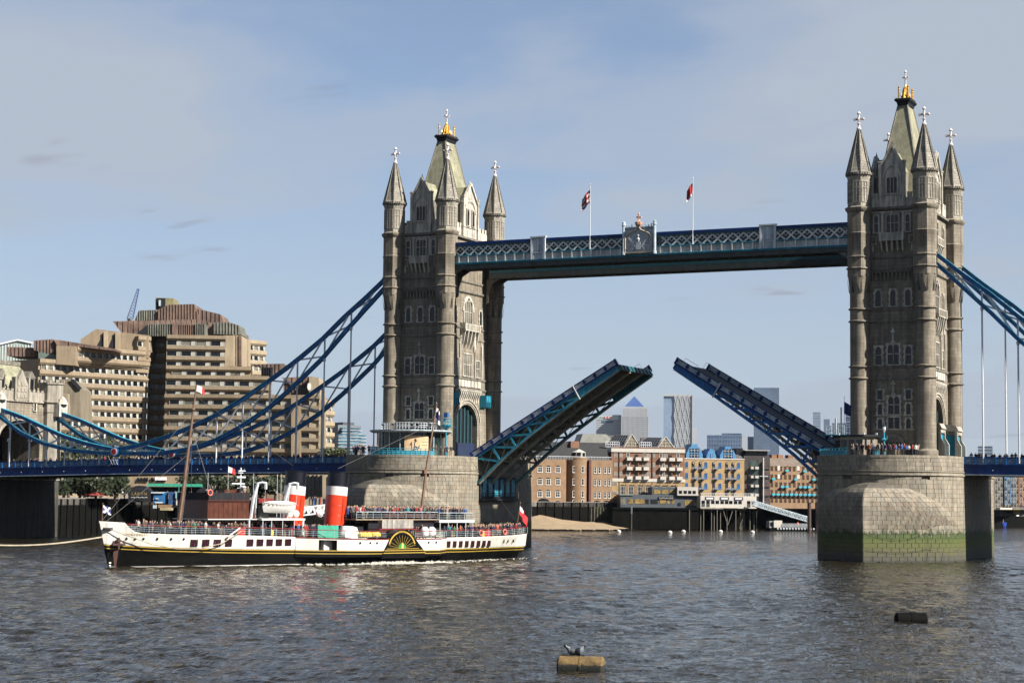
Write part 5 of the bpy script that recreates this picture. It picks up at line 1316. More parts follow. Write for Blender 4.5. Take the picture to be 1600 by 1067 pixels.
    m = MB(); m.ext([(39.75, 1.98), (40.15, 1.98), (40.1, 2.6), (39.95, 2.75), (39.8, 2.6)], (0, Y, 0), (1, 0, 0), (0, 0, 1), (0, sd, 0), .1); build(m, 'crest_figure', mat('crest_gold', (.8, .5, .15), .4), ship, world=False)
    # paddle wheel hint below
    for i in range(8):
        a = 2*math.pi*i/8; m = MB(); m.cbox((40+1.75*math.cos(a), sd*7.2, 1.2+1.75*math.sin(a)), (.12, 2.0, .6)); build(m, 'paddle_float', DKRED, ship, world=False)
    # portholes and windows
    def spot(s, z): 
        return (s, sd*(half(s, z) if not 26 < s < 51 else spx(s)))
    pm = cached('port', lambda: (lambda q: (q.lathe(0, 0, [(.15, -.04), (.15, .06)], 10), q.mesh('porthole', GLASSD))[1])(MB()))
    for s, z in ((1.53, 3.42), (2.44, 3.41), (3.35, 3.4), (5.04, 3.39), (6.79, 3.37), (8.4, 3.36), (32.9, 2.75), (34.4, 2.74), (35.6, 2.72), (44.9, 2.7), (46.3, 2.7)):
        x, y = spot(s, z); o = put('porthole', pm, ship, (x, y, z), world=False); o.rotation_euler = (math.pi/2, 0, 0)
    def wmesh(w, h):
        def mk():
            q = MB(); q.box(-w/2, w/2, -.05, .05, -h/2, h/2); return q.mesh('saloon_window', mat('saloon_window_glass', (.035, .012, .018), .12))
        return cached(('wm', w, h), mk)
    W1 = [(s+.55, 2.86-.004*i) for i, s in enumerate((9.33, 10.92, 12.52, 14.14, 17.31, 18.82, 20.32, 21.79, 23.27))]
    for s, z in W1:
        x, y = spot(s, z); tilt = math.atan2((half(s+.5, z)-half(s-.5, z)), 1)*sd
        o = put('saloon_window', wmesh(.98, .86), ship, (x, y+sd*.02, z), world=False); o.rotation_euler = (R(7)*sd*-1, 0, tilt)
    for s in (52.4, 53.65, 54.9, 56.15, 57.4, 58.65, 59.85, 61.05):
        x, y = spot(s, 2.3); tilt = math.atan2((half(s+.5, 2.3)-half(s-.5, 2.3)), 1)*sd
        o = put('saloon_window', wmesh(.72, .86), ship, (x, y+sd*.03, 2.3), world=False); o.rotation_euler = (R(6)*sd*-1, 0, tilt)
    for s, z in ((25.3, 2.75), (51.3, 2.35), (64.6, 2.6), (65.6, 2.6), (67.1, 2.58)):
        x, y = spot(s, z); o = put('slot_window', wmesh(.22, .42), ship, (x, y+sd*.02, z), world=False); o.rotation_euler = (0, 0, math.atan2((half(s+.5, z)-half(s-.5, z)), 1)*sd if not 26 < s < 50 else 0)
# lettering
def letters(name, s, size, fn, mtl, parent, flip=1):
    """text as a mesh, each glyph laid through fn(u, v) -> local point"""
    cu = bpy.data.curves.new(name, 'FONT'); cu.body = s; cu.size = size; cu.extrude = 0; cu.align_x = 'CENTER'; cu.resolution_u = 3; cu.space_character = 1.25
    o = bpy.data.objects.new(name, cu); COL.objects.link(o); dg = bpy.context.evaluated_depsgraph_get(); me = bpy.data.meshes.new_from_object(o.evaluated_get(dg))
    bpy.data.objects.remove(o); 
    for v in me.vertices: v.co = Vector(fn(v.co.x, v.co.y))
    me.materials.clear(); me.materials.append(mtl); return me
me = letters('bow_name', 'WAVERLEY', .40, lambda u, v: (2.6+u*1.05, -(half(2.6+u*1.05, 3.85+v)+.03), 3.78+v), mat('name_gilt', (.42, .25, .06), .5), ship)
put('bow_name', me, ship, world=False)
def arcf(u, v):
    a = math.pi/2-u/2.2; r = 2.17+v*.95; return (39.95+r*math.cos(a)*1.02, -8.47, 2.0+r*math.sin(a)*.93)
me = letters('paddle_box_name', 'WAVERLEY', .26, arcf, BLACKM, ship); put('paddle_box_name', me, ship, world=False)
# bow fittings
m = MB(); m.box(-1.25, -.1, -.75, -.35, 4.45, 4.7); build(m, 'hawse_slot', BLACKM, ship, world=False)
m = MB(); m.lathe(0, 0, [(.3, 0), (.42, .5), (.15, .7)], 6); m.bar((-.9, -.2, .1), (.9, -.2, .1), .22); m.bar((0, -.2, -.5), (0, -.2, .9), .22); m.bar((-.9, -.2, .1), (-.7, -.2, .5), .15); m.bar((.9, -.2, .1), (.7, -.2, .5), .15)
put('anchor', m.mesh('anchor', mat('rusty_anchor', (.06, .025, .018), .8)), ship, (.35, -1.15, 2.65), world=False)
m = MB(); m.add([(0.15, -(half(.15, 2.2)+.02), 2.2), (.8, -(half(.8, 2.2)+.02), 2.2), (.75, -(half(.75, .2)+.02), .15), (.5, -(half(.5, .2)+.02), .15)], [(0, 1, 2, 3)]); build(m, 'rust_stain', mat('rust_streak', (.075, .025, .015), .7), ship, world=False)
m = MB(); m.box(-.22, .05, -.36, -.2, .45, .62); m.box(-.2, .05, -.34, -.18, .16, .3); build(m, 'draught_mark', CREAM, ship, world=False)
m = MB(); m.tube([(-.5, -.85, 4.5), (1.5, -1.95, 3.7), (4, -3.0, 2.75), (7, -3.75, 2.2), (10, -4.05, 2.15), (13.5, -4.35, 2.8), (16.3, -4.55, 4.3)], .055, 5); build(m, 'mooring_rope', ROPE, ship, world=False)
m = MB(); m.bar((14.2, -4.5, 3.6), (16.0, -4.6, 4.7), .14); build(m, 'boat_hook', CREAM, ship, world=False)
# railings: (list of (s, y), z function)
def rail_run(pts, zf, h=.98, rails=(.28, .52, .75), top=DKRED, step=1.5, name='rail'):
    P_ = [Vector((s, y, zf(s))) for s, y in pts]
    m = MB()
    for r_ in rails: m.tube([p+Vector((0, 0, r_)) for p in P_], .018, 4)
    for a, b in zip(P_, P_[1:]):
        n = max(1, round((b-a).length/step))
        for i in range(n): p = a.lerp(b, i/n); m.tube([p, p+Vector((0, 0, h))], .03, 4)
    build(m, 'railing', PALEB, ship, world=False)
    m = MB(); m.tube([p+Vector((0, 0, h)) for p in P_], .05, 5); build(m, 'handrail', top, ship, world=False)
edge = lambda a, b, n, o=.08: [(a+(b-a)*i/n, -(lerpP(BD, a+(b-a)*i/n)-o)) for i in range(n+1)]
for sd in (1, -1):
    fl = lambda L: [(s, y*sd) for s, y in L]
    rail_run(fl([(1.5, -1.2)]+edge(2.0, 26, 12)), lambda s: deckz(s) if s > 3 else 4.15)
    rail_run(fl([(s, -(spx(s)-.1)) for s in (26, 28, 31, 34, 37.4)]), deckz)
    rail_run(fl([(s, -(spx(s)-.1)) for s in (42.5, 47, 52)]), deckz)
    rail_run(fl(edge(52, 71.5, 9)), deckz)
rail_run([(71.5, -1.5), (72.1, 0), (71.5, 1.5)], deckz)
# inner superstructure
def pbox(name, mt, *b, **k):
    m = MB(); m.box(*b); return build(m, name, mt, ship, world=False)
pbox('forward_saloon', WOODD, 13, 26.3, -2.7, 2.7, 3.6, 5.7)
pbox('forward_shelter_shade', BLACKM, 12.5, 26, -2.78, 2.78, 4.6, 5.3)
m = MB(); m.box(11.8, 27.2, -3.6, 3.6, 5.68, 5.78); m.box(19.5, 26.6, -4.5, 4.5, 5.62, 5.84); build(m, 'promenade_deck', CREAM, ship, world=False)
m = MB()
for s in (19.8, 21.2, 23.0, 24.9, 26.3):
    for y in (-4.35, 4.35): m.tube([(s, y, 3.7), (s, y, 5.65)], .05, 5)
for s in (17.9, 26.7): m.tube([(s, -4.0, 3.7), (s, -4.0, 5.65)], .13, 6)
build(m, 'deck_post', WHITEP, ship, world=False)
m = MB(); m.box(12.1, 21.2, -3.1, 3.1, 5.8, 8.0)
build(m, 'bridge_house', WOODD, ship, world=False)
m = MB()
for i in range(12): m.box(12.3+i*.74, 12.36+i*.74, -3.14, -3.09, 5.85, 7.95)
m.box(12.0, 21.3, -3.2, -3.1, 7.86, 8.02); m.box(12.0, 21.3, -3.2, -3.1, 5.8, 5.92)
build(m, 'panel_moulding', mat('dark_teak', (.08, .02, .01), .4), ship, world=False)
pbox('grey_locker', mat('grey_locker', (.10, .12, .11), .6), 19.9, 21.3, -3.6, -3.1, 5.85, 7.5)
pbox('wing_box', DKRED, 19.7, 21.9, -3.7, -2.6, 7.75, 8.35)
m = MB(); m.box(12.0, 21.4, -3.3, 3.3, 8.0, 8.1)
for s in (12.2, 14, 15.8, 17.6, 19.4, 21.2): m.box(s-.04, s+.04, -3.28, -3.2, 8.1, 9.1); m.box(s-.04, s+.04, 3.2, 3.28, 8.1, 9.1)
build(m, 'bridge_deck', mat('dark_teak', (.08, .02, .01), .4), ship, world=False)
m = MB(); m.box(12.2, 18.5, -3.26, -3.22, 8.1, 9.0); m.box(12.1, 12.2, -3.2, 3.2, 8.1, 9.0); build(m, 'canvas_dodger', BLACKM, ship, world=False)
m = MB(); m.box(16.8, 20.2, -2.6, -2.45, 8.9, 9.05); m.box(17.2, 19.9, .2, 1.6, 8.1, 9.4); m.box(16.8, 16.95, -2.6, -2.45, 8.1, 8.9); build(m, 'chart_table', WOODD, ship, world=False)
m = MB(); m.tube([(19.6, 0, 8), (19.6, 0, 12.2)], .09, 6); m.tube([(19.3, .3, 9.6), (19.9, -.3, 9.6)], .05, 5); m.tube([(18.0, -.2, 10.15), (20.4, .2, 10.15)], .09, 5); m.cbox((19.6, 0, 11.0), (1.4, .25, .2)); m.lathe(19.6, -.6, [(.05, 9.5), (.35, 9.65), (.35, 9.8), (.05, 9.95)], 8); m.cbox((19.6, -.1, 11.8), (1.1, .3, .12)); m.cbox((19.4, -.1, 11.55), (.8, .3, .1))
build(m, 'radar_mast', WHITEP, ship, world=False)
m = MB()
for s, y in ((22.5, 1), (25.0, -1.5), (26.6, 1.2), (15.2, 1)): m.tube([(s, y, 5.8), (s, y, 11.5)], .035, 4)
build(m, 'whip_aerial', WHITEP, ship, world=False)
# davits and lifeboat
for s in (18.9, 24.1):
    m = MB(); m.tube([(s-.15, -3.2, 5.8), (s, -3.5, 8.4), (s+.35, -3.9, 10.2), (s+.7, -4.3, 10.35), (s+1.3, -4.4, 10.3)], [.2, .24, .22, .14, .1], 6)
    m.tube([(s+.75, -3.0, 5.8), (s+.55, -3.3, 8.2), (s+.35, -3.8, 10.1)], .12, 5); m.tube([(s+1.2, -4.4, 10.3), (s+1.2, -4.4, 9.5)], .2, 6); m.tube([(s+1.2, -4.4, 9.5), (s+1.2, -4.2, 7.6)], .03, 4)
    build(m, 'davit', WHITEP, ship, world=False)
lb = thing('lifeboat', 'white lifeboat hanging in its davits beside the forward red funnel', 'lifeboat', tuple(LOC[ship]@Vector((22.5, -4.2, 6.4))), SRZ)
rings = []
for i in range(13):
    u = -1+2*i/12; w = 1.05*max(.04, (1-abs(u)**2.6)); zt_ = 1.2+.22*u*u; rings.append([(u*2.7, -w, zt_), (u*2.68, -w*.92, zt_*.55), (u*2.5, -w*.45, .12+.12*u*u), (u*2.5, w*.45, .12+.12*u*u), (u*2.68, w*.92, zt_*.55), (u*2.7, w, zt_)])
m = MB(); m.loft(rings); build(m, 'hull', CREAM, lb, True, world=False)
m = MB()
for i in range(11): u = -.9+1.8*i/10; m.cbox((u*2.7, -1.06*(1-abs(u)**2.6), 1.12+.2*u*u), (.4, .06, .12))
m.tube([(2.7*(-1+2*i/12), -1.08*max(.04, 1-abs(-1+2*i/12)**2.6), 1.22+.22*(-1+2*i/12)**2) for i in range(13)], .06, 5)
build(m, 'grab_line', mat('lifeboat_line_grey', (.45, .43, .40), .6), lb, world=False)  # plain grey for the line along the gunwale
m = MB(); m.loft([[(u*2.6, -w_, 1.25), (u*2.6, 0, 1.25+h_), (u*2.6, w_, 1.25)] for u, w_, h_ in ((-.98, .1, .2), (-.6, .8, .35), (0, 1.0, .4), (.6, .8, .35), (.98, .1, .2))]); build(m, 'cover', CREAM, lb, world=False)
# funnels
def funnel(s, zb, rk=.09):
    r = 1.4
    def ring(z, rr=r, dx=0): return [(s+(z-5)*rk+rr*math.cos(2*math.pi*i/28), rr*math.sin(2*math.pi*i/28), z-(.12*math.cos(2*math.pi*i/28))) for i in range(28)]
    f = MB(); f.loft([ring(zb), ring(8.8)]); fu = build(f, 'funnel', FUNR, ship, 40, world=False)
    def sub(m, nm, mt):
        o = bpy.data.objects.new(nm, m.mesh(nm, mt, 40)); COL.objects.link(o); o.parent = fu
    f = MB(); f.loft([ring(8.8, r+.01), ring(9.95, r+.01)]); sub(f, 'white_band', CREAM)
    f = MB(); f.loft([ring(9.95, r), ring(11.75, r), ring(11.82, r+.06), ring(11.9, r+.06), ring(11.9, r-.1), ring(11.4, r-.1)], False); sub(f, 'black_top', SOOT)
    f = MB()
    for z in (7.4, 6.1): f.loft([ring(z, r+.015), ring(z+.03, r+.03), ring(z+.06, r+.015)], False)
    f.tube([(s-.05+(5.5-5)*rk, -r-.12, 5.2), (s+(8.6-5)*rk, -r-.12, 8.6)], .05, 5)
    sub(f, 'funnel_pipe', FUNR)
    return fu
funnel(28.15, 4.6); funnel(35.45, 3.9)
m = MB(); m.lathe(0, 0, [(.1, 0), (.62, .1), (.75, .6), (.3, 1.1), (.28, 1.15)], 12)
vm = m.mesh('ventilator_cowl', BLACKM, True)
for x, y in ((37.1, -1.6), (38.1, -1.4), (30.4, 1.9)):
    o = put('ventilator_cowl', vm, ship, (x, y, 6.0), world=False); o.rotation_euler = (R(80), 0, 0)
m = MB()
for x, y in ((37.1, -1.0), (38.1, -.8), (30.4, 2.2)): m.tube([(x, y, 3.6), (x, y, 6.0)], .3, 8)
build(m, 'ventilator_trunk', BLACKM, ship, world=False)
m = MB(); m.lathe(0, 0, [(.05, 0), (.42, .1), (.5, .5), (.25, .8)], 10); vm2 = m.mesh('white_ventilator', CREAM, True)
for x, y in ((26.9, -1.9), (25.6, -2.2), (31.0, -1.8)):
    o = put('white_ventilator', vm2, ship, (x, y, 6.3), world=False); o.rotation_euler = (R(75), 0, 0)
pbox('boiler_casing', BLACKM, 27, 38.5, -2.4, 2.4, 3.4, 4.9)
# midships gear on the sponson
pbox('green_canvas_screen', GREENB, 27.8, 31.3, -5.6, -5.5, 3.35, 4.95)
m = MB(); m.loft([[(31.6, -6.6, 3.3), (34.0, -6.9, 3.3), (34.0, -5.2, 3.3), (31.6, -5.2, 3.3)], [(31.7, -6.5, 4.5), (33.5, -6.7, 4.7), (33.5, -5.3, 4.7), (31.7, -5.3, 4.6)], [(32, -6.2, 4.9), (33.2, -6.3, 4.85), (33.2, -5.6, 4.85), (32, -5.6, 4.9)]]); build(m, 'white_tarpaulin', CREAM, ship, 60, world=False)
rr = random.Random(3)
for i in range(5):
    m = MB(); m.lathe(34.0+i*.72, -6.9+rr.uniform(-.1, .1), [(.1, 3.4), (.42, 3.5), (.45, 3.75+rr.random()*.3), (.2, 4.1)], 8); build(m, 'yellow_fender', YELC, ship, True, world=False)
m = MB(); 
for i in range(6): m.box(38.4+i*.95, 39.3+i*.95, -6.2, -5.4, 4.55, 5.65)
build(m, 'folding_seats_stack', mat('pale_life_raft_cover', (.36, .34, .30), .7, 0, .2, 2, streak=.4), ship, world=False)
m = MB(); m.box(37.6, 44.6, -6.6, -4.2, 4.38, 4.5); build(m, 'paddle_box_top', DKRED, ship, world=False)
m = MB(); 
for i in range(2): m.lathe(45.6+i*1.3, -6.8, [(.1, 3.4), (.55, 3.6), (.6, 4.4), (.25, 4.75)], 8)
build(m, 'liferaft_canister', CREAM, ship, 60, world=False)
# upper promenade aft of the funnels
pbox('aft_saloon', WOODD, 39, 51.5, -2.9, 2.9, 3.3, 5.6)
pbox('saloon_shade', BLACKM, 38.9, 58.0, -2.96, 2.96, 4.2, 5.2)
m = MB(); m.box(36.2, 51.6, -3.5, 3.5, 5.6, 5.72); build(m, 'upper_promenade', DECKW, ship, world=False)
m = MB(); m.box(51.2, 58.0, -3.9, 3.9, 5.25, 5.62); build(m, 'aft_shelter_roof', CREAM, ship, world=False)
m = MB()
for s in (51.4, 53.0, 54.7, 56.4, 57.8):
    for y in (-3.8, 3.8): m.tube([(s, y, 3.2), (s, y, 5.3)], .06, 5)
build(m, 'shelter_post', WHITEP, ship, world=False)
for y in (-3.45, 3.45):
    rail_run([(36.3, y), (51.3, y)], lambda s: 5.72, .95, (.3, .6), PALEB); rail_run([(51.3, y*1.08), (57.9, y*1.08)], lambda s: 5.62, .95, (.3, .6), PALEB)
rail_run([(57.9, -3.7), (57.9, 3.7)], lambda s: 5.62, .95, (.2, .4, .6, .78), WHITEP)
m = MB()
for i in range(10):
    m.box(41.6+i*.95, 42.45+i*.95, -3.15, -3.0, 5.95, 6.5)
build(m, 'bench_back', WOODD, ship, world=False)
for z, s in ((3.25, 60.5), (3.3, 61.5)): pass
m = MB(); m.box(59.6, 60.0, -3.95, -3.7, 3.3, 4.3); m.box(21.4+.0, 21.7, -4.2, -4.0, 3.7, 4.5); build(m, 'yellow_box', YELC, ship, world=False)
for a, b, z in ((60.05, 61.2, 3.3), (16.2, 17.3, 3.75)): pbox('red_locker', mat('signal_red', (.50, .03, .02), .5), a, b, -3.95, -3.6, z, z+.95)
tor = MB()
rings = [[((.34+.1*math.cos(q))*math.cos(p), (.1*math.sin(q)), (.34+.1*math.cos(q))*math.sin(p)) for q in [2*math.pi*k/6 for k in range(6)]] for p in [2*math.pi*i/14 for i in range(15)]]
tor.loft(rings, False); tm_ = tor.mesh('lifebuoy', mat('lifebuoy_pink', (.70, .18, .14), .6))
for s, y, z in ((58.9, -4.3, 3.8), (64.3, -3.75, 3.9), (12.3, -3.2, 9.0)): put('lifebuoy', tm_, ship, (s, y-.05, z), world=False)
m = MB()
for s in (48, 49.6): m.box(s-1.0, s+.5, -3.5, -3.3, 3.3, 3.9)
for s in (21.4, 22.8, 24.3, 54, 56, 63, 65.5): m.box(s-.6, s+.6, -2.9, -2.75, deckz(s), deckz(s)+.75)
build(m, 'deck_bench', WOODD, ship, world=False)
# masts and rigging
m = MB(); m.tube([(9.95, 0, 3.9), (10.5, 0, 8), (12.3, 0, 22.4)], [.26, .24, .1], 8); m.tube([(11.75, -.6, 19.2), (11.75, .6, 19.2)], .06, 4); m.lathe(11.9, 0, [(.1, 19.0), (.25, 19.2), (.1, 19.5)], 6); build(m, 'fore_mast', MASTB, ship, world=False)
m = MB(); m.tube([(51.3, 0, 5.6), (52.2, 0, 12), (54.2, 0, 21.9)], [.22, .18, .07], 8); m.cbox((51.95, 0, 12.2), (.5, .5, .5)); build(m, 'aft_mast', MASTB, ship, world=False)
m = MB()
for a, b in (((11.9, 0, 19.2), (-1.2, 0, 5.5)), ((11.0, 0, 13.5), (-.6, 0, 5.4)), ((11.7, 0, 17), (14.5, -3.3, 4.0)), ((11.4, 0, 12.4), (8.0, -3.2, 4.2)), ((11.7, 0, 17), (14.5, 3.3, 4.0)), ((12.1, 0, 21), (28.2, 0, 12.6)), ((53.9, 0, 20.5), (71.5, 0, 4.6)), ((53.7, 0, 19), (36, 0, 12.4)), ((53.4, 0, 17), (49, -3.4, 6))): m.tube([a, b], .028, 4)
build(m, 'rigging_wire', mat('wire_grey', (.10, .09, .08), .6), ship, world=False)
def shipflag(label, s, z, fmsh, pole=None, ang=0.0):
    p = LOC[ship]@Vector((s, 0, z)); f = thing('flag', label, 'flag', tuple(p), SRZ+ang); build(fmsh, 'cloth', [FR, FW, FB], f, True, world=False)
m = MB(); m.tube([(-1.15, 0, 5.3), (-1.1, 0, 7.5)], .05, 5); m.lathe(-1.1, 0, [(.02, 7.45), (.09, 7.55), (.02, 7.65)], 6); build(m, 'jackstaff', MASTB, ship, world=False)
m = MB(); m.tube([(70.6, 0, 3.5), (71.5, 0, 7.9)], .06, 5); m.lathe(71.5, 0, [(.02, 7.85), (.13, 8.0), (.02, 8.15)], 6); build(m, 'ensign_staff', MASTB, ship, world=False)
def wave_flag(w, h, cols, nu=8, nv=6, drop=.25):
    m = MB()
    P_ = lambda i, j: (i/nu*w, .12*w*math.sin(i*1.1+j*.3)*.5, -j/nv*h-(i/nu)*w*drop)
    for th in (0, .015):
        for i in range(nu):
            for j in range(nv):
                m.mat(cols((i+.5)/nu, (j+.5)/nv)); q = [P_(i, j), P_(i+1, j), P_(i+1, j+1), P_(i, j+1)]; m.add([(x, y+th, z) for x, y, z in q], [(0, 1, 2, 3)])
    return m
shipflag('small blue flag with white diagonal cross at the bow of the steamer', -1.05, 7.4, wave_flag(1.3, .9, lambda u, v: 1 if (abs(u-v) < .16 or abs(u+v-1) < .16) else 2), ang=.2)
shipflag('small red and white pennant at the top of the steamer fore mast', 12.3, 22.4, wave_flag(1.5, .8, lambda u, v: 1 if u < .8 else 0), ang=.2)
shipflag('small white and red flag flying above the steamer bridge house', 17.6, 12.3, wave_flag(1.2, .7, lambda u, v: 1 if u < .45 else 0), ang=.1)
m = MB(); m.tube([(17.6, 0, 8.1), (17.6, 0, 12.4)], .03, 4); build(m, 'signal_halyard', WHITEP, ship, world=False)
shipflag('large red ensign hanging from the staff at the stern of the steamer', 71.45, 7.8, wave_flag(1.9, 1.5, lambda u, v: (1 if (abs(u-.2) < .07 or abs(v-.25) < .09) else 2) if (u < .4 and v < .5) else 0, 10, 8, 1.05), ang=.15)
# tow line running off to the left from the bow
m = MB(); b = LOC[ship]@Vector((-1.0, 0, 3.6)); e = GZ(-60, 851, 2.0); e = G(-60, 851, 214); e.z = 3.3
m.tube([b.lerp(e, i/14)-Vector((0, 0, .55*math.sin(math.pi*i/14))) for i in range(15)], .09, 5)
tag(build(m, 'tow_rope', ROPE), 'pale rope stretched from the steamer bow to the left edge just above the water', 'rope')
# ---------------------------------------------------------------- foam along the hull
FOAM = mat('foam', (.40, .385, .33), .9, 0, .1, 4)
m = MB(); rr = random.Random(11)
def blob(s, y, r, h):
    n = 7; p = []
    for k in range(n):
        a = 2*math.pi*k/n; q = r*rr.uniform(.6, 1.1); p.append(LOC[ship]@Vector((s+q*math.cos(a)*1.7, y+q*math.sin(a)*.6, .02)))
    c = LOC[ship]@Vector((s+rr.uniform(-.1, .1), y, h)); m.add(p+[c], [(k, (k+1) % n, n) for k in range(n)])
for i in range(250):
    s = rr.uniform(26, 50); d = rr.random()**1.1*4.2; blob(s, -(6.2+d) if 34 < s < 48 else -(4.7+d), rr.uniform(.06, .32), rr.uniform(.05, .22))
for i in range(160):
    s = rr.gauss(39.5, 2.2); blob(s, -rr.uniform(7.0, 9.2), rr.uniform(.15, .45), rr.uniform(.12, .42))
for i in range(120):
    s = rr.uniform(48, 72); blob(s, -(lerpP(BW, s)+rr.random()*3.4), rr.uniform(.05, .22), rr.uniform(.03, .12))
for i in range(40):
    s = rr.uniform(0, 27); blob(s, -(lerpP(BW, s)+rr.random()*.5), rr.uniform(.05, .16), rr.uniform(.03, .1))
tag(build(m, 'wake_foam', FOAM), 'white foam churned up along the side of the steamer', 'foam', kind='stuff')
# ---------------------------------------------------------------- land
def H(px, d): p = G(px, 600, d); return (p.x, p.y)
EARTH = mat('quay_paving', (.22, .20, .17), .9, 0, .15, .2)
DARKW = mat('tidal_river_wall', (.005, .005, .004), .9, 0, .4, .4, streak=.4, spec=.08)
LEAFY = mat('tree_leaves', (.06, .07, .018), .6, 0, .35, .5)
LEAFD = mat('tree_leaves_dark_shaded', (.022, .034, .010), .6, 0, .35, .5)  # darker leaf tone, also the painted shade on trees below the deck
BARK = mat('tree_bark', (.07, .05, .035), .9)
shore = [(-93.9, 12), (-99.8, 34), (-99, 70), (-93, 110), (-83, 160), (-73, 196), (-64, 212), (-57, 226)]
land = shore+[(-20, 268), (-4, 290), (30, 420), (110, 440), (400, 430), (3000, 900), (9000, 3000), (9000, 12000), (-9000, 12000), (-9000, 100), (-800, -60), (-106, -30), (-106, 12)]
m = MB(); m.sheet([(x, y, 6.3) for x, y in land]); tag(build(m, 'ground', EARTH), kind='structure')
m = MB()
for (a, b), (c, d) in zip(shore, shore[1:]): 
    n = max(1, int(math.hypot(c-a, d-b)/3))
    for i in range(n):
        p = (a+(c-a)*i/n, b+(d-b)*i/n); q = (a+(c-a)*(i+1)/n, b+(d-b)*(i+1)/n)
        m.add([(p[0], p[1], -2), (q[0], q[1], -2), (q[0], q[1], 7.6), (p[0], p[1], 7.6)], [(0, 1, 2, 3)]); m.bar((p[0]+.1, p[1], -2), (p[0]+.1, p[1], 7.5), .35)
m.add([(-106, -30, -2), (-93.9, 12, -2), (-93.9, 12, 12), (-106, -30, 12)], [(0, 1, 2, 3)])
w_ = build(m, 'river_wall', DARKW); tag(w_, 'dark tidal river wall along the left bank behind the steamer', 'river wall')
# left promenade deck level
m = MB(); pr = [(x, y) for x, y in shore]+[(-150, 200), (-160, 20), (-106, 12)]
m.prism(pr, 6.31, 7.7); tag(build(m, 'promenade', PAVE), kind='structure')
# ---------------------------------------------------------------- generic facade in local coordinates (x along, y inward)
def site(name, label, cat, pxA, dA, pxB, dB, group=None):
    a, b = Vector(H(pxA, dA)), Vector(H(pxB, dB)); v = b-a
    t = thing(name, label, cat, (a.x, a.y, 0), math.atan2(v.y, v.x), group); t['L'] = 0; LEN[t] = v.length; AX[t] = (a, v.normalized()); return t
LEN = {}; AX = {}
def zat(py, px, d): return G(px, py, d).z
def lx(t, px):
    """local x on the facade line seen at picture column px"""
    a, v = AX[t]; r = ray(px, 700); r2 = Vector((r.x, r.y)); c = Vector((CAM.x, CAM.y))
    # c + s r2 = a + u v
    det = r2.x*(-v.y)-(-v.x)*r2.y; w = a-c
    s = (w.x*(-v.y)-(-v.x)*w.y)/det; u = (r2.x*w.y-r2.y*w.x)/det; return u
def dist_at(t, px):
    a, v = AX[t]; p = a+v*lx(t, px); return (p-Vector((CAM.x, CAM.y))).length
def lz(t, px, py): return G(px, py, dist_at(t, px)).z
def lb(t, name, mt, x0, x1, y0, y1, z0, z1): m = MB(); m.box(x0, x1, y0, y1, z0, z1); return build(m, name, mt, t, world=False)
def win_mesh(w, h, arch=False, frame=None, gl=None, bars=1, sill=True):
    def mk():
        m = MB(); f = .12 if w > .9 else .08
        m.box(-w/2, w/2, -.04, .05, 0, h); m.mat(1)
        m.box(-w/2-.02, -w/2+f, -.1, .05, 0, h); m.box(w/2-f, w/2+.02, -.1, .05, 0, h); m.box(-w/2, w/2, -.1, .05, h-f, h)
        if sill: m.box(-w/2-.12, w/2+.12, -.16, .05, -.16, 0)
        for i in range(bars): x = -w/2+w*(i+1)/(bars+1); m.box(x-.04, x+.04, -.08, .05, 0, h)
        m.box(-w/2, w/2, -.08, .05, h*.5-.03, h*.5+.03)
        if arch:
            a = arch_pts(w/2, h, h+w*.28, 4); m.mat(0); m.ext(a, (0, -.04, 0), (1, 0, 0), (0, 0, 1), (0, 1, 0), .09)
        return m.mesh('window', [gl or GLASSD, frame or CREAM])
    return cached(('win', w, h, arch, frame, gl, bars, sill), mk)
def win(t, me, x, z, y=0.0, name='window', rz=0): return put(name, me, t, (x, y, z), rz, world=False)
BRO = mat('orange_brown_brick', (.29, .18, .10), .9, 0, .12, .5, .1, brick=(.6, .22, .01, .1))
BRY = mat('yellow_stock_brick', (.40, .27, .13), .9, 0, .13, .5, .1, brick=(.6, .22, .01, .1))
BRR = mat('red_orange_brick', (.24, .12, .07), .9, 0, .12, .5, .1, brick=(.6, .22, .01, .1))
BRD = mat('dark_brown_brick', (.22, .11, .055), .9, 0, .14, .5)
STUC = mat('white_stucco', (.55, .51, .45), .8, 0, .06, 1)
SLT = mat('welsh_slate', (.10, .095, .095), .7, 0, .2, .6)
SLB = mat('brown_tile_roof', (.17, .13, .10), .85, 0, .18, .6)
# 1: brick flats with the round bay
t = site('brick_flats', 'orange brown brick flats with round bay and glass lantern, behind the sandy foreshore', 'flats', 825, 556, 956, 566)
L = LEN[t]; zb = lambda py: lz(t, 890, py)
z0, zT = 6.3, zb(718)
x1, x2, x3 = lx(t, 885), lx(t, 923), lx(t, 956)
lb(t, 'wall', BRO, -4, x1, 0, 16, z0, zT); lb(t, 'wall', BRO, x2, x3, -.5, 16, z0, zT); lb(t, 'wall', BRD, x1, x2, 2.5, 16, z0, zT)
m = MB(); xc = (x1+1.2+x2)/2; rb = (x2-x1)/2-.6; m.lathe(xc, 2.6, [(rb, z0), (rb, zb(716)), (rb+.1, zb(716)), (rb+.1, zb(714.5)), (.1, zb(714.5))], 28); build(m, 'round_bay', BRO, t, 30, world=False)
m = MB(); m.lathe(xc+.6, 2.6, [(2.1, zb(714.4)), (2.1, zb(706)), (2.2, zb(706)), (.2, zb(701))], 8); build(m, 'lantern_frame', STUC, t, world=False)
for i in range(8):
    a = math.pi/4*(i+.5); m = MB(); m.cbox((xc+.6+2.0*math.cos(a), 2.6+2.0*math.sin(a), zb(710)), (.12, 1.05, 1.2), a); build(m, 'lantern_pane', GLASSD, t, world=False)
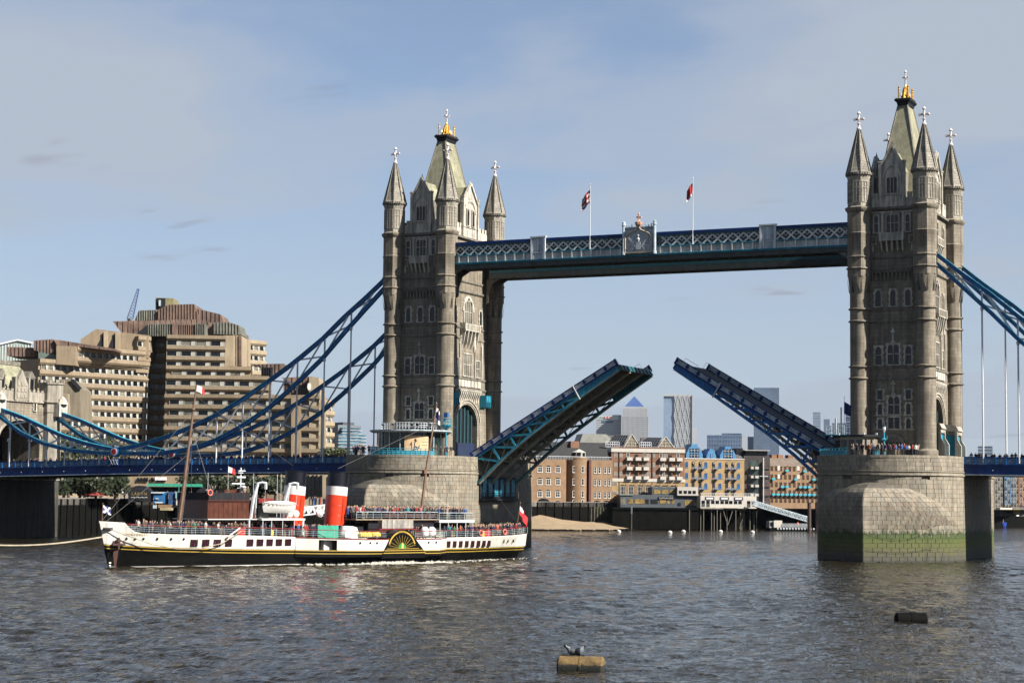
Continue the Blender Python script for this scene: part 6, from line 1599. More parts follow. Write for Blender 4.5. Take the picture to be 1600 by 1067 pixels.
lb(t, 'drainpipe_pier', mat('oxblood_render', (.11, .03, .02), .8), x2-.7, x2, -.6, 1, z0, zT)
lb(t, 'attic', mat('dark_cladding', (.018, .02, .022), .5), -4, x3, 2.5, 14, zT, zb(699))
lb(t, 'upper_attic', mat('dark_cladding', (.018, .02, .022), .5), lx(t, 865), x3, 4, 14, zb(699), zb(690))
lb(t, 'chimney_stack', BRR, lx(t, 898), lx(t, 911), 3, 7, zb(705), zb(688.5))
m = MB()
for i in range(60): xx = -3+(x3+3)*i/60; m.box(xx-.03, xx+.03, .2, .26, zT, zT+.9)
m.box(-3, x3, .2, .28, zT+.9, zT+1.0); build(m, 'roof_railing', WHITEP, t, world=False)
W_a = win_mesh(1.45, 1.55, True, None, None, 1)
for px in (844, 857, 872):
    for py in (738, 757, 776): win(t, W_a, lx(t, px), zb(py))
W_s = win_mesh(.75, 1.8, False, None, None, 0)
for px in (897, 909.5):
    for py in (737.5, 757, 776, 790): win(t, W_s, lx(t, px), zb(py), 2.6-math.sqrt(max(.1, rb*rb-(lx(t, px)-xc)**2))-.03)
W_p = win_mesh(.72, 1.6, True, None, None, 0)
for px in (929, 935.5, 944.5, 951):
    for py in (738, 757.5, 777): win(t, W_p, lx(t, px), zb(py), -.53)
for px, w, yy in ((850, 3.9, 0), (872, 1.6, 0), (932, 2.2, -.53), (947, 2.2, -.53)): win(t, win_mesh(w, .9, True, None, GLASSD, 0), lx(t, px), zb(789.5), yy)
# quay wall with timber piles below it
t2 = site('timber_quay_wall', 'weedy quay wall faced with upright timber piles below the brick flats', 'quay wall', 828, 553, 957, 563)
m = MB(); m.box(-6, LEN[t2]+.2, 0, 3, -1, 6.25); build(m, 'wall', mat('weedy_quay_stone', (.13, .12, .07), .9, 0, .45, .25, streak=.6, tint=(.10, .14, .02)), t2, world=False)
n = 34
for i in range(n):
    x = -5+(LEN[t2]+5)*i/(n-1); m = MB(); m.cbox((x, -.18, 2.6+random.uniform(-.2, .2)), (.34, .34, 7.2)); build(m, 'pile', mat('wet_timber', (.05, .04, .025), .8, 0, .4, 1), t2, world=False)
# beach
m = MB(); P0 = [G(px, 600, d) for px, d in ((815, 548), (845, 549), (880, 552), (915, 556), (945, 560), (975, 563), (1000, 566))]
zt_ = [3.2, 3.9, 2.6, 1.9, 1.9, .9, .1]; near = [G(px, 600, d) for px, d in ((815, 522), (845, 521), (880, 522), (915, 524), (945, 528), (975, 540), (1003, 560))]
rows = []
for k in range(9):
    u = k/8; rows.append([(a.x+(b.x-a.x)*u, a.y+(b.y-a.y)*u, (z+.2)*(1-u)**1.3-.12+.06*math.sin(i*2.1+k)) for i, (a, b, z) in enumerate(zip(P0, near, zt_))])
m.loft(rows, False, False); tag(build(m, 'foreshore', mat('sandy_foreshore', (.30, .22, .13), .95, 0, .14, .4, .3, 3), None, True), kind='structure')
m = MB(); rr = random.Random(4)
for i in range(90):
    u = rr.random(); k = min(5, int(u*6)); f = u*6-k; p = near[k].lerp(near[k+1], f); m.cbox((p.x+rr.uniform(-1, 1), p.y+rr.uniform(-2, 2), .1), (rr.uniform(.3, 2.4), rr.uniform(.3, .7), rr.uniform(.2, .5)), rr.random()*3)
tag(build(m, 'foreshore_stones', DARKW), 'dark stones and timbers lying along the edge of the sandy foreshore', 'stones', kind='stuff')
# 2: red brick warehouse with white bands
t = site('red_brick_warehouse', 'red brick warehouse flats with white bands, balconies and arches, left of the yellow one', 'warehouse', 956, 568, 1070, 574)
zb = lambda py: lz(t, 1000, py); L = LEN[t]
lb(t, 'wall', BRR, 0, L, 0, 18, 6.3, zb(706)); lb(t, 'lower_wall', BRY, -.02, L+.02, -.12, .1, 6.3, zb(751))
for a, b in ((700, 706.5), (747.5, 752.5)): lb(t, 'white_band', STUC, -.1, L+.1, -.3, .3, zb(b), zb(a))
lb(t, 'cornice_line', BRR, -.1, L+.1, -.4, .4, zb(700), zb(698.6))
bm_ = cached('balc_w', lambda: (lambda q: (q.box(-.9, .9, -1.0, 0, 0, .12), q.box(-.9, .9, -1.0, -.94, .12, 1.0), q.box(-.9, -.84, -1, 0, .12, 1), q.box(.84, .9, -1, 0, .12, 1), q.mesh('balcony', STUC))[4])(MB()))
sm = win_mesh(.85, 1.25, False, STUC, GLASSL, 1, False)
for py in (715, 730, 744.5):
    for px in (962, 970, 993.5+20, 1021, 1047+24 if False else 1040): win(t, sm, lx(t, px), zb(py))
    for px in (981, 1007, 1033, 1059):
        win(t, win_mesh(1.0, 2.0, False, STUC, None, 1, False), lx(t, px), zb(py+3)); put('balcony', bm_, t, (lx(t, px)+.4, 0, zb(py+4.6)), world=False)
    for px in (994.5, 1047):
        lb(t, 'loading_door', BLACKM, lx(t, px)-.55, lx(t, px)+.55, -.06, .1, zb(py+4), zb(py-5)); put('balcony', bm_, t, (lx(t, px)+.4, 0, zb(py+4.6)), world=False)
for px in (967.5, 1019):
    m = MB(); m.box(lx(t, px)-.08, lx(t, px)+.08, -.2, 0, 6.3, zb(700)); build(m, 'drainpipe', BLACKM, t, world=False)
for px in (973, 986, 999.5, 1012.5, 1025.5, 1038, 1051): 
    win(t, win_mesh(1.55, 2.7, True, STUC, None, 2, False), lx(t, px), zb(774), -.12)
    lb(t, 'arch_pier', BRO, lx(t, px+6.5)-.35, lx(t, px+6.5)+.35, -.3, 0, zb(776), zb(756))
for py in (758.5, 773, 784): win(t, win_mesh(1.3, 1.1, False, STUC, GLASSL, 1, False), lx(t, 961), zb(py), -.12)
# saw-tooth solar roofs
for a, b, lab in ((953, 988, 1), (1004, 1041, 2)):
    xa, xb = lx(t, a+7), lx(t, b); zl, zh = zb(697), zb(679 if lab == 1 else 682)
    m = MB(); m.add([(xa-1.6, 1.2, zl), (xb-2.6, 1.2, zl), (xb+.6, 7, zh), (xa+2.0, 7, zh)], [(0, 1, 2, 3)]); lb(t, 'roof_back', SLT, xa, xb+.6, 7.05, 8, zl, zh-.1)
    build(m, 'solar_roof', mat('solar_glass', (.012, .013, .018), .15, 0, .3, .5), t, world=False)
    m = MB()
    for i in range(7): u = i/6; m.bar((xa-1.6+(xb-2.6-xa+1.6)*u, 1.15, zl+.05), (xa+2+(xb+.6-xa-2)*u, 6.95, zh+.05), .05, .05)
    for k in range(5): v = k/4; m.bar((xa-1.6+3.6*v, 1.15+5.8*v, zl+(zh-zl)*v+.05), (xb-2.6+3.2*v, 1.15+5.8*v, zl+(zh-zl)*v+.05), .04, .05)
    build(m, 'glazing_bars', LEAD, t, world=False)
    m = MB(); gx0, gx1 = xb-2.4, lx(t, b+15); m.ext([(gx0, zl-.8), (gx1, zl-.8), ((gx0+xb+.6)/2+1.0, zh+.1)], (0, 1.0, 0), (1, 0, 0), (0, 0, 1), (0, 1, 0), .3); build(m, 'gable', mat('timber_gable', (.22, .19, .13), .8, 0, .2, 2), t, world=False)
    m = MB(); m.bar((gx0, .9, zl-.5), ((gx0+xb+.6)/2+1, .9, zh+.2), .2); m.bar((gx1, .9, zl-.5), ((gx0+xb+.6)/2+1, .9, zh+.2), .2)
    for k in range(3): m.box(gx0+.8, gx1-.8-k*.6, .85, .95, zl+k*.9, zl+.12+k*.9); m.box(gx0+1.2+k*1.1, gx0+1.3+k*1.1, .85, .95, zl-.5, zl+1.6)
    build(m, 'gable_trim', STUC, t, world=False)
for a, b in ((947, 968), (1000, 1018)):
    m = MB()
    for i in range(7): x = lx(t, a+(b-a)*i/6); m.box(x-.06, x+.06, .3, .4, zb(699), zb(691))
    for py in (699, 695, 691): m.box(lx(t, a), lx(t, b), .3, .4, zb(py), zb(py)+.15)
    build(m, 'terrace_trellis', WHITEP, t, world=False)
m = MB(); m.ext([(lx(t, 912), zb(696)), (lx(t, 918), zb(678)), (lx(t, 955), zb(678)), (lx(t, 968), zb(690)), (lx(t, 968), zb(696))], (0, 6, 0), (1, 0, 0), (0, 0, 1), (0, 1, 0), 8); build(m, 'rear_glass_roof', mat('pale_lead_roof', (.27, .27, .24), .6, 0, .15, .5), t, world=False)
# 3: yellow brick warehouse with blue dormers
t = site('yellow_brick_warehouse', 'yellow brick warehouse with bright blue dormers and blue loading bay balconies', 'warehouse', 1070, 577, 1163, 584)
zb = lambda py: lz(t, 1115, py); L = LEN[t]
lb(t, 'wall', BRY, 0, L, 0, 18, 6.3, zb(717.5)); lb(t, 'coping', STUC, -.05, L+.05, -.15, .2, zb(717.5), zb(716))
m = MB(); m.ext([(0, zb(717)), (5.2, zb(702.5)), (13, zb(702.5)), (17, zb(717))], (0, .4, 0), (0, 1, 0), (0, 0, 1), (1, 0, 0), L); build(m, 'roof', SLT, t, world=False)
PB = mat('bright_blue_paint', (.05, .20, .40), .5, 0, .1, 1)
for a, b, ty in ((1072, 1098, 694), (1104, 1119, 701), (1125, 1150, 697)):
    xa, xb = lx(t, a), lx(t, b); zl = zb(717); zh = zb(ty); big = b-a > 20; w = xb-xa
    m = MB(); poly = [(xa, zl), (xb, zl), (xb, zl+(zh-zl)*.3), (xb-w*.2, zl+(zh-zl)*.78), (xb-w*.3, zl+(zh-zl)*.8), (xb-w*.32, zh), (xa+w*.32, zh), (xa+w*.3, zl+(zh-zl)*.8), (xa+w*.2, zl+(zh-zl)*.78), (xa, zl+(zh-zl)*.3)]
    m.ext(poly, (0, -.05, 0), (1, 0, 0), (0, 0, 1), (0, 1, 0), 5); build(m, 'dormer', PB, t, world=False)
    for r in range(2 if big else 1):
        for k in range(3 if big else 1):
            w1 = w*.17; m = MB(); xx = xa+w*(.5 if not big else .3+.2*k); m.box(xx-w1/2, xx+w1/2, -.12, 0, zl+.35+r*1.5, zl+1.55+r*1.5); build(m, 'dormer_window', GLASSD, t, world=False)
            m = MB(); m.box(xx-.04, xx+.04, -.16, 0, zl+.35+r*1.5, zl+1.55+r*1.5); m.box(xx-w1/2, xx+w1/2, -.16, 0, zl+.95+r*1.5, zl+1.03+r*1.5); build(m, 'glazing_bar', WHITEP, t, world=False)
BWN = glass('blue_window', (.02, .07, .22), .25)
for px in (1073, 1103, 1125, 1154):
    for py in (730, 747, 763): win(t, win_mesh(.9, 1.3, True, PB, BWN, 1), lx(t, px), zb(py))
for px in (1083, 1094, 1115, 1135.5, 1145):
    x = lx(t, px); lb(t, 'loading_bay', BLACKM, x-.45, x+.45, -.04, .1, zb(780), zb(722))
    m = MB(); m.tube([(x, -.1, zb(721)), (x+.9, -1.2, zb(719.4))], .08, 4); m.lathe(x, -.2, [(.02, zb(726)), (.3, zb(724)), (.02, zb(721.5))], 6); build(m, 'hoist', STUC, t, world=False)
    for py in (728, 744, 760): lb(t, 'bay_door', mat('dull_bay_door', (.20, .17, .14), .7), x-.35, x+.35, -.1, 0, zb(py+10), zb(py+2))
    for py in (731, 747, 763, 778):
        m = MB(); m.box(x+.2, x+1.4, -1.0, 0, zb(py+2), zb(py+2)+.15)
        for k in range(6): m.box(x+.2+k*.22, x+.26+k*.22, -1.0, -.95, zb(py+2), zb(py-2.6))
        m.box(x+.2, x+1.4, -1.0, -.93, zb(py-2.6), zb(py-2.2)); build(m, 'loading_balcony', PB, t, world=False)
# 4: dark modern block
t = site('modern_flats', 'narrow dark modern flats with stacked white balconies, right of the yellow warehouse', 'flats', 1162, 586, 1203, 588)
zb = lambda py: lz(t, 1185, py); L = LEN[t]
lb(t, 'wall', mat('dark_cladding_brown', (.05, .04, .038), .5, 0, .2, .5), 0, L, 0, 16, 6.3, zb(712)); lb(t, 'penthouse', GLASSD, lx(t, 1166), L-.5, 1, 12, zb(712), zb(704)); lb(t, 'roof', STUC, lx(t, 1163), L, -.4, 12, zb(704), zb(703))
lb(t, 'side_wall', BLACKM, -2, 0, 1, 16, 6.3, zb(700))
for k, py in enumerate((724, 738, 752, 766, 780)):
    lb(t, 'white_balcony', STUC, lx(t, 1172), lx(t, 1184), -1.3, 0, zb(py+9), zb(py+5)); lb(t, 'balcony_window', glass('green_grey_glass', (.05, .07, .065), .1), lx(t, 1170), lx(t, 1185), -.06, .1, zb(py+4), zb(py-5)); lb(t, 'curved_bay', mat('bay_glass', (.09, .07, .06), .2, 0, .6, .6), lx(t, 1190), lx(t, 1201), -.8, 0, zb(py+8), zb(py-3)); lb(t, 'bay_band', BLACKM, lx(t, 1190), lx(t, 1201), -.85, 0, zb(py+10), zb(py+8))
m = MB(); m.tube([(lx(t, 1189), -3, 6), (lx(t, 1189), -3, zb(715))], .16, 6); m.tube([(lx(t, 1183), -3, zb(744)), (lx(t, 1196), -3, zb(744))], .1, 5); build(m, 'mast', WHITEP, t, world=False)
# 5: brown brick flats with turquoise balconies
t = site('brown_brick_flats', 'brown brick flats with many turquoise balconies, partly hidden by the right pier', 'flats', 1203, 592, 1300, 604)
zb = lambda py: lz(t, 1240, py); L = LEN[t]
lb(t, 'wall', BRO, 0, L, 0, 16, 6.3, zb(729))
m = MB(); m.ext([(-.3, zb(729)), (6, zb(715)), (9, zb(715)), (15, zb(729))], (0, .2, 0), (0, 1, 0), (0, 0, 1), (1, 0, 0), L); build(m, 'roof', SLB, t, world=False)
for px in (1226, 1236, 1252): lb(t, 'chimney', BRD, lx(t, px)-.9, lx(t, px)+.9, 6, 8, zb(716), zb(710))
for px in (1203, 1231, 1258): m = MB(); m.box(lx(t, px)-.1, lx(t, px)+.1, -.1, 6, zb(729), zb(729)+.3); build(m, 'party_wall', BRD, t, world=False)
TQ = mat('turquoise_balcony', (.03, .36, .48), .5, 0, .12, 1)
for r, py in enumerate((732, 745, 757, 769, 781)):
    for k, px in enumerate((1206, 1213, 1220, 1227, 1234, 1241, 1248, 1255, 1262, 1269, 1276)):
        win(t, win_mesh(.85, 1.5, False, BRD, None, 1, False), lx(t, px), zb(py+4))
        if (r == 3) or (r == 2 and k in (2, 3, 6, 7, 8, 10)) or (r == 1 and k in (0, 5, 9, 10)) or (r == 0 and k in (3, 7)):
            m = MB(); x = lx(t, px); m.box(x-.55, x+.6, -1.0, 0, zb(py+5.2), zb(py+4.8)+.1); m.box(x-.55, x+.6, -1.0, -.9, zb(py+4.8), zb(py+2)); build(m, 'balcony', TQ, t, world=False)
    for px in (1216.5, 1247):
        if r < 2: lb(t, 'white_window', STUC, lx(t, px)-.5, lx(t, px)+.5, -.1, 0, zb(py+3), zb(py-4))
# ---------------------------------------------------------------- jetty with pub and white clubhouse
t = site('timber_jetty', 'dark jetty on tall piles in front of the warehouses', 'jetty', 957, 556, 1182, 566)
L = LEN[t]; zb = lambda py: lz(t, 1060, py)
m = MB(); m.box(0, L, -2, 14, 5.7, 6.3); build(m, 'deck', DARKW, t, world=False)
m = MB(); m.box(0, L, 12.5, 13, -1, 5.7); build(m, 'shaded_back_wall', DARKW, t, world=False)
m = MB(); m.box(0, lx(t, 1090), -1.6, -1.3, .2, 5.7); build(m, 'timber_screen', DARKW, t, world=False)
pm_ = cached('pile', lambda: (lambda q: (q.tube([(0, 0, -1), (0, 0, 5.8)], .16, 6), q.mesh('pile', mat('weathered_pile', (.12, .11, .08), .8)))[1])(MB()))
for i, px in enumerate((1075, 1087, 1094, 1097, 1110, 1115, 1118, 1124, 1135, 1147, 1155, 1158, 1169, 1176, 1181)): put('pile', pm_, t, (lx(t, px), -1.9+(i % 3)*.6, 0), world=False)
m = MB(); m.bar((lx(t, 1128), -1.8, 5.5), (lx(t, 1135), -1.8, 1.5), .2); m.bar((lx(t, 1142), -1.8, 5.5), (lx(t, 1135), -1.8, 1.5), .2); m.bar((lx(t, 1160), -1.8, 4.5), (lx(t, 1153), -1.8, .5), .2); build(m, 'brace', mat('weathered_pile', (.12, .11, .08), .8), t, world=False)
t = site('riverside_pub', 'low slate grey pub with yellow lit windows and a dark sign, standing on the jetty', 'pub', 968, 560, 1095, 564)
zb = lambda py: lz(t, 1040, py); L = LEN[t]; PG = mat('pub_slate_grey', (.07, .085, .10), .7, 0, .12, .6); YG = glass('warm_window', (.30, .20, .07), .3, .5, .9)
lb(t, 'wall', PG, lx(t, 970), L, 0, 8, 6.3, zb(773)); lb(t, 'upper_wall', PG, lx(t, 1020), lx(t, 1058.5), 1, 8, zb(773), zb(760.5)); lb(t, 'conservatory_roof', mat('green_copper', (.25, .32, .26), .6), lx(t, 968), lx(t, 990), -.3, 5, zb(774), zb(772.5))
for a, b, p, q, mt in ((992, 1008, 780, 787, YG), (1009, 1014, 780, 787, BLACKM), (1017, 1028, 780, 787, BLACKM), (1031, 1041, 781, 786.5, YG), (1043, 1047, 781, 786.5, YG), (1050, 1054, 781, 786.5, YG), (982, 989, 780, 787, YG), (1070, 1082, 781, 789, YG), (1083, 1092, 781, 789, YG), (970, 978, 778, 789, GLASSL), (1059, 1064, 785, 790, BLACKM)): lb(t, 'window', mt, lx(t, a), lx(t, b), -.08, .05, zb(q), zb(p))
for a, b in ((1023, 1033), (1035, 1045), (1048, 1057)): lb(t, 'window', YG, lx(t, a), lx(t, b), .92, 1.05, zb(771), zb(765))
s_ = lb(t, 'sign_board', BLACKM, lx(t, 1029), lx(t, 1054), -.25, -.1, zb(780), zb(776))
me = letters('sign_lettering', 'CAPTAIN KIDD', .62, lambda u, v: (lx(t, 1041)+u*.82, -.29, zb(779.2)+v), CREAM, t); put('sign_lettering', me, t, world=False)
t = site('white_kiosk', 'small white flat roofed building between the pub and the warehouse arches', 'building', 1059, 562, 1091, 563)
zb = lambda py: lz(t, 1075, py); lb(t, 'wall', STUC, 0, LEN[t], 0, 6, zb(774), zb(760.5))
for px in (1063.5, 1071, 1078, 1085): lb(t, 'window', GLASSD, lx(t, px)-.45, lx(t, px)+.45, -.06, .02, zb(771), zb(766.3))
t = site('white_clubhouse', 'long white police boathouse on the jetty with three dark framed signs', 'boathouse', 1095, 560, 1182, 565)
zb = lambda py: lz(t, 1140, py); L = LEN[t]
lb(t, 'wall', STUC, 0, L, 0, 8, 6.3, zb(774.5)); lb(t, 'deck_edge', mat('jetty_concrete', (.28, .25, .2), .8), -.2, L*.65, -.6, 0, zb(795), zb(793))
for px in (1099, 1106.5, 1114, 1121, 1128.5, 1135.5, 1142, 1149.5, 1156.5, 1170, 1177): lb(t, 'window', GLASSD, lx(t, px)-.5, lx(t, px)+.5, -.06, .02, zb(787), zb(782))
for px in (1099, 1106.5, 1170): lb(t, 'door', mat('dark_door', (.05, .055, .05), .5), lx(t, px)-.5, lx(t, px)+.5, -.06, .02, zb(792), zb(787.5))
for px in (1109, 1132, 1154):
    lb(t, 'sign_board', mat('navy_sign', (.01, .015, .06), .5), lx(t, px)-1.35, lx(t, px)+1.35, -.12, 0, zb(781), zb(776.3)); lb(t, 'sign_panel', CREAM, lx(t, px)-1.05, lx(t, px)+1.0, -.16, 0, zb(780), zb(777.4))
m = MB()
for i in range(24): x = L*.02+L*.96*i/23; m.box(x-.03, x+.03, .1, .16, zb(774.5), zb(770.5))
m.box(0, L, .1, .16, zb(770.8), zb(770.3)); m.box(0, L, .1, .15, zb(772.7), zb(772.4)); build(m, 'roof_railing', WHITEP, t, world=False)
# gangway and pontoon
t = site('lattice_gangway', 'grey lattice gangway sloping from the jetty down to the pontoon', 'gangway', 1178, 561, 1264, 566)
L = LEN[t]; za, ze = lz(t, 1178, 790), lz(t, 1264, 816)
m = MB(); n = 14
for y in (0, 2.0):
    P_ = [(L*i/n, y, za+(ze-za)*i/n) for i in range(n+1)]
    m.tube(P_, .1, 5); m.tube([(x, y_, z+1.5) for x, y_, z in P_], .1, 5)
    for i in range(n):
        a, b = P_[i], P_[i+1]; m.bar(a, (b[0], b[1], b[2]+1.5), .12); m.bar((a[0], a[1], a[2]+1.5), b, .12); m.bar(a, (a[0], a[1], a[2]+1.5), .1)
build(m, 'truss', PALEB, t, world=False)
m = MB(); m.add([(0, 0, za+.1), (L, 0, ze+.1), (L, 2, ze+.1), (0, 2, za+.1)], [(0, 1, 2, 3)]); build(m, 'walkway', UNDER, t, world=False)
t = site('landing_pontoon', 'low pontoon with white cabin and railings beside the brown mooring piles', 'pontoon', 1203, 556, 1266, 560)
L = LEN[t]; zb = lambda py: lz(t, 1230, py)
lb(t, 'hull', DARKW, 0, L, 0, 5, -.3, .9); lb(t, 'cabin', mat('grey_cabin', (.30, .30, .30), .6), lx(t, 1204), lx(t, 1222), 1, 4, .9, zb(814)); lb(t, 'white_panel', STUC, lx(t, 1210), lx(t, 1223), .5, .9, zb(824), zb(813)); lb(t, 'cabin_window', GLASSD, lx(t, 1205), lx(t, 1209), .95, 1.02, zb(822), zb(816))
m = MB()
for i in range(26): x = lx(t, 1223)+(L-lx(t, 1223))*i/25; m.box(x-.04, x+.04, .2, .28, .9, 2.1); 
for z in (1.3, 1.7, 2.1): m.box(lx(t, 1223), L, .2, .28, z, z+.07)
for i in range(14): x = lx(t, 1215)+i*.9; m.lathe(x, .0, [(.05, .35), (.28, .5), (.28, .8), (.05, .95)], 6)
build(m, 'railing', WHITEP, t, world=False)
m = MB(); m.lathe(lx(t, 1249), 1.4, [(.35, zb(819)), (.1, zb(815))], 6); build(m, 'orange_marker', mat('marker_orange', (.7, .12, .02), .6), t, world=False)
for i, (px, d, top) in enumerate(((1264.5, 552, 786), (1276.5, 553, 786))):
    p = G(px, top, d); t = thing('mooring_pile', ['thick brown mooring pile left of the right hand pier, standing clear beside the pontoon', 'thick brown mooring pile nearest the edge of the right hand pier'][i], 'pile', (p.x, p.y, 0)); m = MB(); m.tube([(p.x, p.y, -2), (p.x, p.y, p.z)], .55, 12); build(m, 'post', mat('brown_pile', (.06, .03, .022), .7), t); m = MB(); m.lathe(p.x, p.y, [(.6, p.z), (.6, p.z+.12), (.1, p.z+.2)], 10); build(m, 'cap', BLACKM, t)
p = G(987, 790, 545); t = thing('beacon_post', 'thin post with white panel standing at the right end of the sandy foreshore', 'post', (p.x, p.y, 0)); m = MB(); m.tube([(p.x, p.y, -1), (p.x, p.y, p.z)], .12, 6); build(m, 'post', mat('weathered_pile', (.12, .11, .08), .8), t); m = MB(); m.cbox((p.x, p.y-.1, p.z-1.2), (.35, .1, 2.1)); build(m, 'panel', PALEB, t)
for i, (px, py, d, lab) in enumerate(((967, 831, 0, 'small white mooring buoy left of the post, off the foreshore'), (1047, 832.5, 0, 'small white mooring buoy in front of the pub jetty, first of three'), (1068, 831, 0, 'small white mooring buoy below the white clubhouse left end, near its neighbour'), (1126, 831, 0, 'small white mooring buoy below the middle of the white clubhouse'), (1176, 832, 0, 'small white mooring buoy nearest the foot of the lattice gangway'))):
    p = GZ(px, py); t = thing('mooring_buoy', lab, 'buoy', (p.x, p.y, 0), 0, 'white mooring buoys off the jetty'); m = MB(); m.lathe(p.x, p.y, [(.1, -.2), (.55, 0), (.6, .3), (.2, .6), (.03, .62)], 10); build(m, 'float', CREAM, t, True); m = MB(); m.tube([(p.x, p.y, .6), (p.x, p.y, .85)], .05, 5); build(m, 'ring', BLACKM, t)
# ---------------------------------------------------------------- distant towers
def tower(name, label, pxa, pxb, top, d, mt, base=6, dep=40, side=None, pxs=None):
    t = site(name, label, 'skyscraper', pxa, d, pxb, d); L = LEN[t]; z = G((pxa+pxb)/2, top, d).z
    lb(t, 'body', mt, 0, L, 0, dep, base, z); return t, L, z
GT = lambda n, c, bw, bh: mat(n, c, .35, 0, .08, .01, 0, brick=(bw, bh, .35*bh, .2))
FARG = glass('far_blue_glass', (.24, .32, .44), .2, .15, .02)
FARD = glass('far_dark_glass', (.09, .13, .21), .2, .2, .03)
FARP = mat('far_pale_cladding', (.42, .44, .46), .6, 0, .05, .01)
def grid(t, L, z0, z1, nx, nz, mt, w, proud=.6, horiz=True, vert=True, x0=0.0):
    m = MB()
    if horiz:
        for k in range(nz+1): z = z0+(z1-z0)*k/nz; m.box(x0, L, -proud, 0, z-w/2, z+w/2)
    if vert:
        for i in range(nx+1): x = x0+(L-x0)*i/nx; m.box(x-w/2, x+w/2, -proud*.9, 0, z0, z1)
    return build(m, 'facade_grid', mt, t, world=False)
t, L, z = tower('bank_tower', 'distant pale glass tower with a red and white hexagon sign, left of the pyramid tower', 932, 967, 648, 4450, FARG, 6, 50)
zz_ = lambda py: G(950, py, 4450).z
lb(t, 'top_panel', mat('pale_green_panel', (.60, .70, .66), .5, 0, .04, .01), 0, L, -2, 0, zz_(655.5), zz_(649))
lb(t, 'side_face', FARP, L, L+6, 0, 50, 6, z); grid(t, L, zz_(700), zz_(655.5), 1, 13, FARP, 4.2, 1.5, True, False); lb(t, 'dark_band', FARD, L*.25, L*.75, -2.4, -1, zz_(660.5), zz_(657.5))
def hexlogo(t, x, z, s):
    m = MB(); m.add([(x-s, -3.2, z-s*.5), (x+s, -3.2, z-s*.5), (x+s, -3.2, z+s*.5), (x-s, -3.2, z+s*.5)], [(0, 1, 2, 3)]); build(m, 'logo_white', FW, t, world=False)
    m = MB()
    for q in (((-2, 0), (-1, .5), (-1, -.5)), ((2, 0), (1, .5), (1, -.5)), ((-1, .5), (1, .5), (0, 0)), ((-1, -.5), (1, -.5), (0, 0))): m.add([(x+a*s, -3.5, z+b*s) for a, b in q], [(0, 1, 2)])
    build(m, 'logo_red', FR, t, world=False)
hexlogo(t, L*.5, zz_(652), 5.0)
me = letters('tower_lettering', 'HSBC', 9.5, lambda u, v: (L*.17+u*.75, -3.2, zz_(653.8)+v*.8), mat('lettering_navy', (.02, .04, .10), .6), t); put('tower_lettering', me, t, world=False)
t, L, z = tower('pyramid_tower', 'distant grey gridded tower with a blue pyramid roof', 972, 1013, 651, 4400, FARD, 6, 55); zz_ = lambda py: G(993, py, 4400).z
lb(t, 'upper_body', FARD, lx(t, 973), lx(t, 1011), 2, 53, z, zz_(638.5)); lb(t, 'parapet', FARP, lx(t, 975), lx(t, 1007), 3, 50, zz_(638.5), zz_(635)); grid(t, L, 6, z, 21, 42, FARP, 1.6, 1.2); m = MB()
for k in range(9): q = z+(zz_(638.5)-z)*k/8; m.box(lx(t, 973), lx(t, 1011), .5, 2, q-.8, q+.8)
for i in range(20): x = lx(t, 973)+(lx(t, 1011)-lx(t, 973))*i/19; m.box(x-.8, x+.8, .6, 2, z, zz_(638.5))
build(m, 'upper_grid', FARP, t, world=False)
xa, xb = lx(t, 975.5), lx(t, 1006); m = MB(); c = (xa+xb)/2; m.add([(xa, 3, zz_(635)), (xb, 3, zz_(635)), (xb, 47, zz_(635)), (xa, 47, zz_(635)), (c, 25, zz_(618))], [(0, 1, 4), (1, 2, 4), (2, 3, 4), (3, 0, 4)]); build(m, 'pyramid_roof', mat('pyramid_blue', (.06, .11, .28), .35, 0, .08, .02), t, world=False)
t, L, z = tower('diagrid_tower', 'distant tall tower wrapped in a pale diamond lattice', 1037, 1083, 617, 4300, FARG, 6, 45); zz_ = lambda py: G(1060, py, 4300).z
lb(t, 'lattice_face', mat('far_grey_cladding', (.34, .36, .38), .6, 0, .1, .02), lx(t, 1053), L, -2, 0, 6, z); lb(t, 'side_block', FARP, L, L+9, 10, 40, 6, zz_(668))
m = MB(); fl = 48
for k in range(fl): q = 6+(z-6)*k/fl; m.box(lx(t, 1053), L, -2.3, -2, q, q+1.6)
build(m, 'floor_lines', FARP, t, world=False)
m = MB(); xs_ = lx(t, 1053); wd_ = L-xs_; zh = 46
for k in range(5):
    for i in range(4):
        a, b = xs_+wd_*i/4, xs_+wd_*(i+1)/4; mid_ = (a+b)/2; z1_, z2_, z3_ = z-k*zh, max(6, z-k*zh-zh/2), max(6, z-(k+1)*zh)
        m.bar((a, -2.6, z1_), (mid_, -2.6, z2_), 1.5, .7, (0, 1, 0)); m.bar((b, -2.6, z1_), (mid_, -2.6, z2_), 1.5, .7, (0, 1, 0)); m.bar((mid_, -2.6, z2_), (a, -2.6, z3_), 1.5, .7, (0, 1, 0)); m.bar((mid_, -2.6, z2_), (b, -2.6, z3_), 1.5, .7, (0, 1, 0))
m.box(0, L, -2.6, -1, z-3, z+1); m.box(L-2, L, -5, 0, 6, z)
build(m, 'diagrid', mat('diagrid_white', (.50, .52, .53), .5, 0, .03, .02), t, world=False)
t, L, z = tower('glass_slab', 'distant low blue glass block above the blue dormers', 1105, 1159, 680, 3600, glass('far_blue_block', (.10, .18, .34), .2, .15, .02), 6, 50); grid(t, L, 6, z, 22, 16, FARG, 1.0, .8); lb(t, 'side_face', FARP, L, L+8, 0, 50, 6, z); lb(t, 'roof_plant', FARD, L*.42, L, 5, 40, z, z+4)
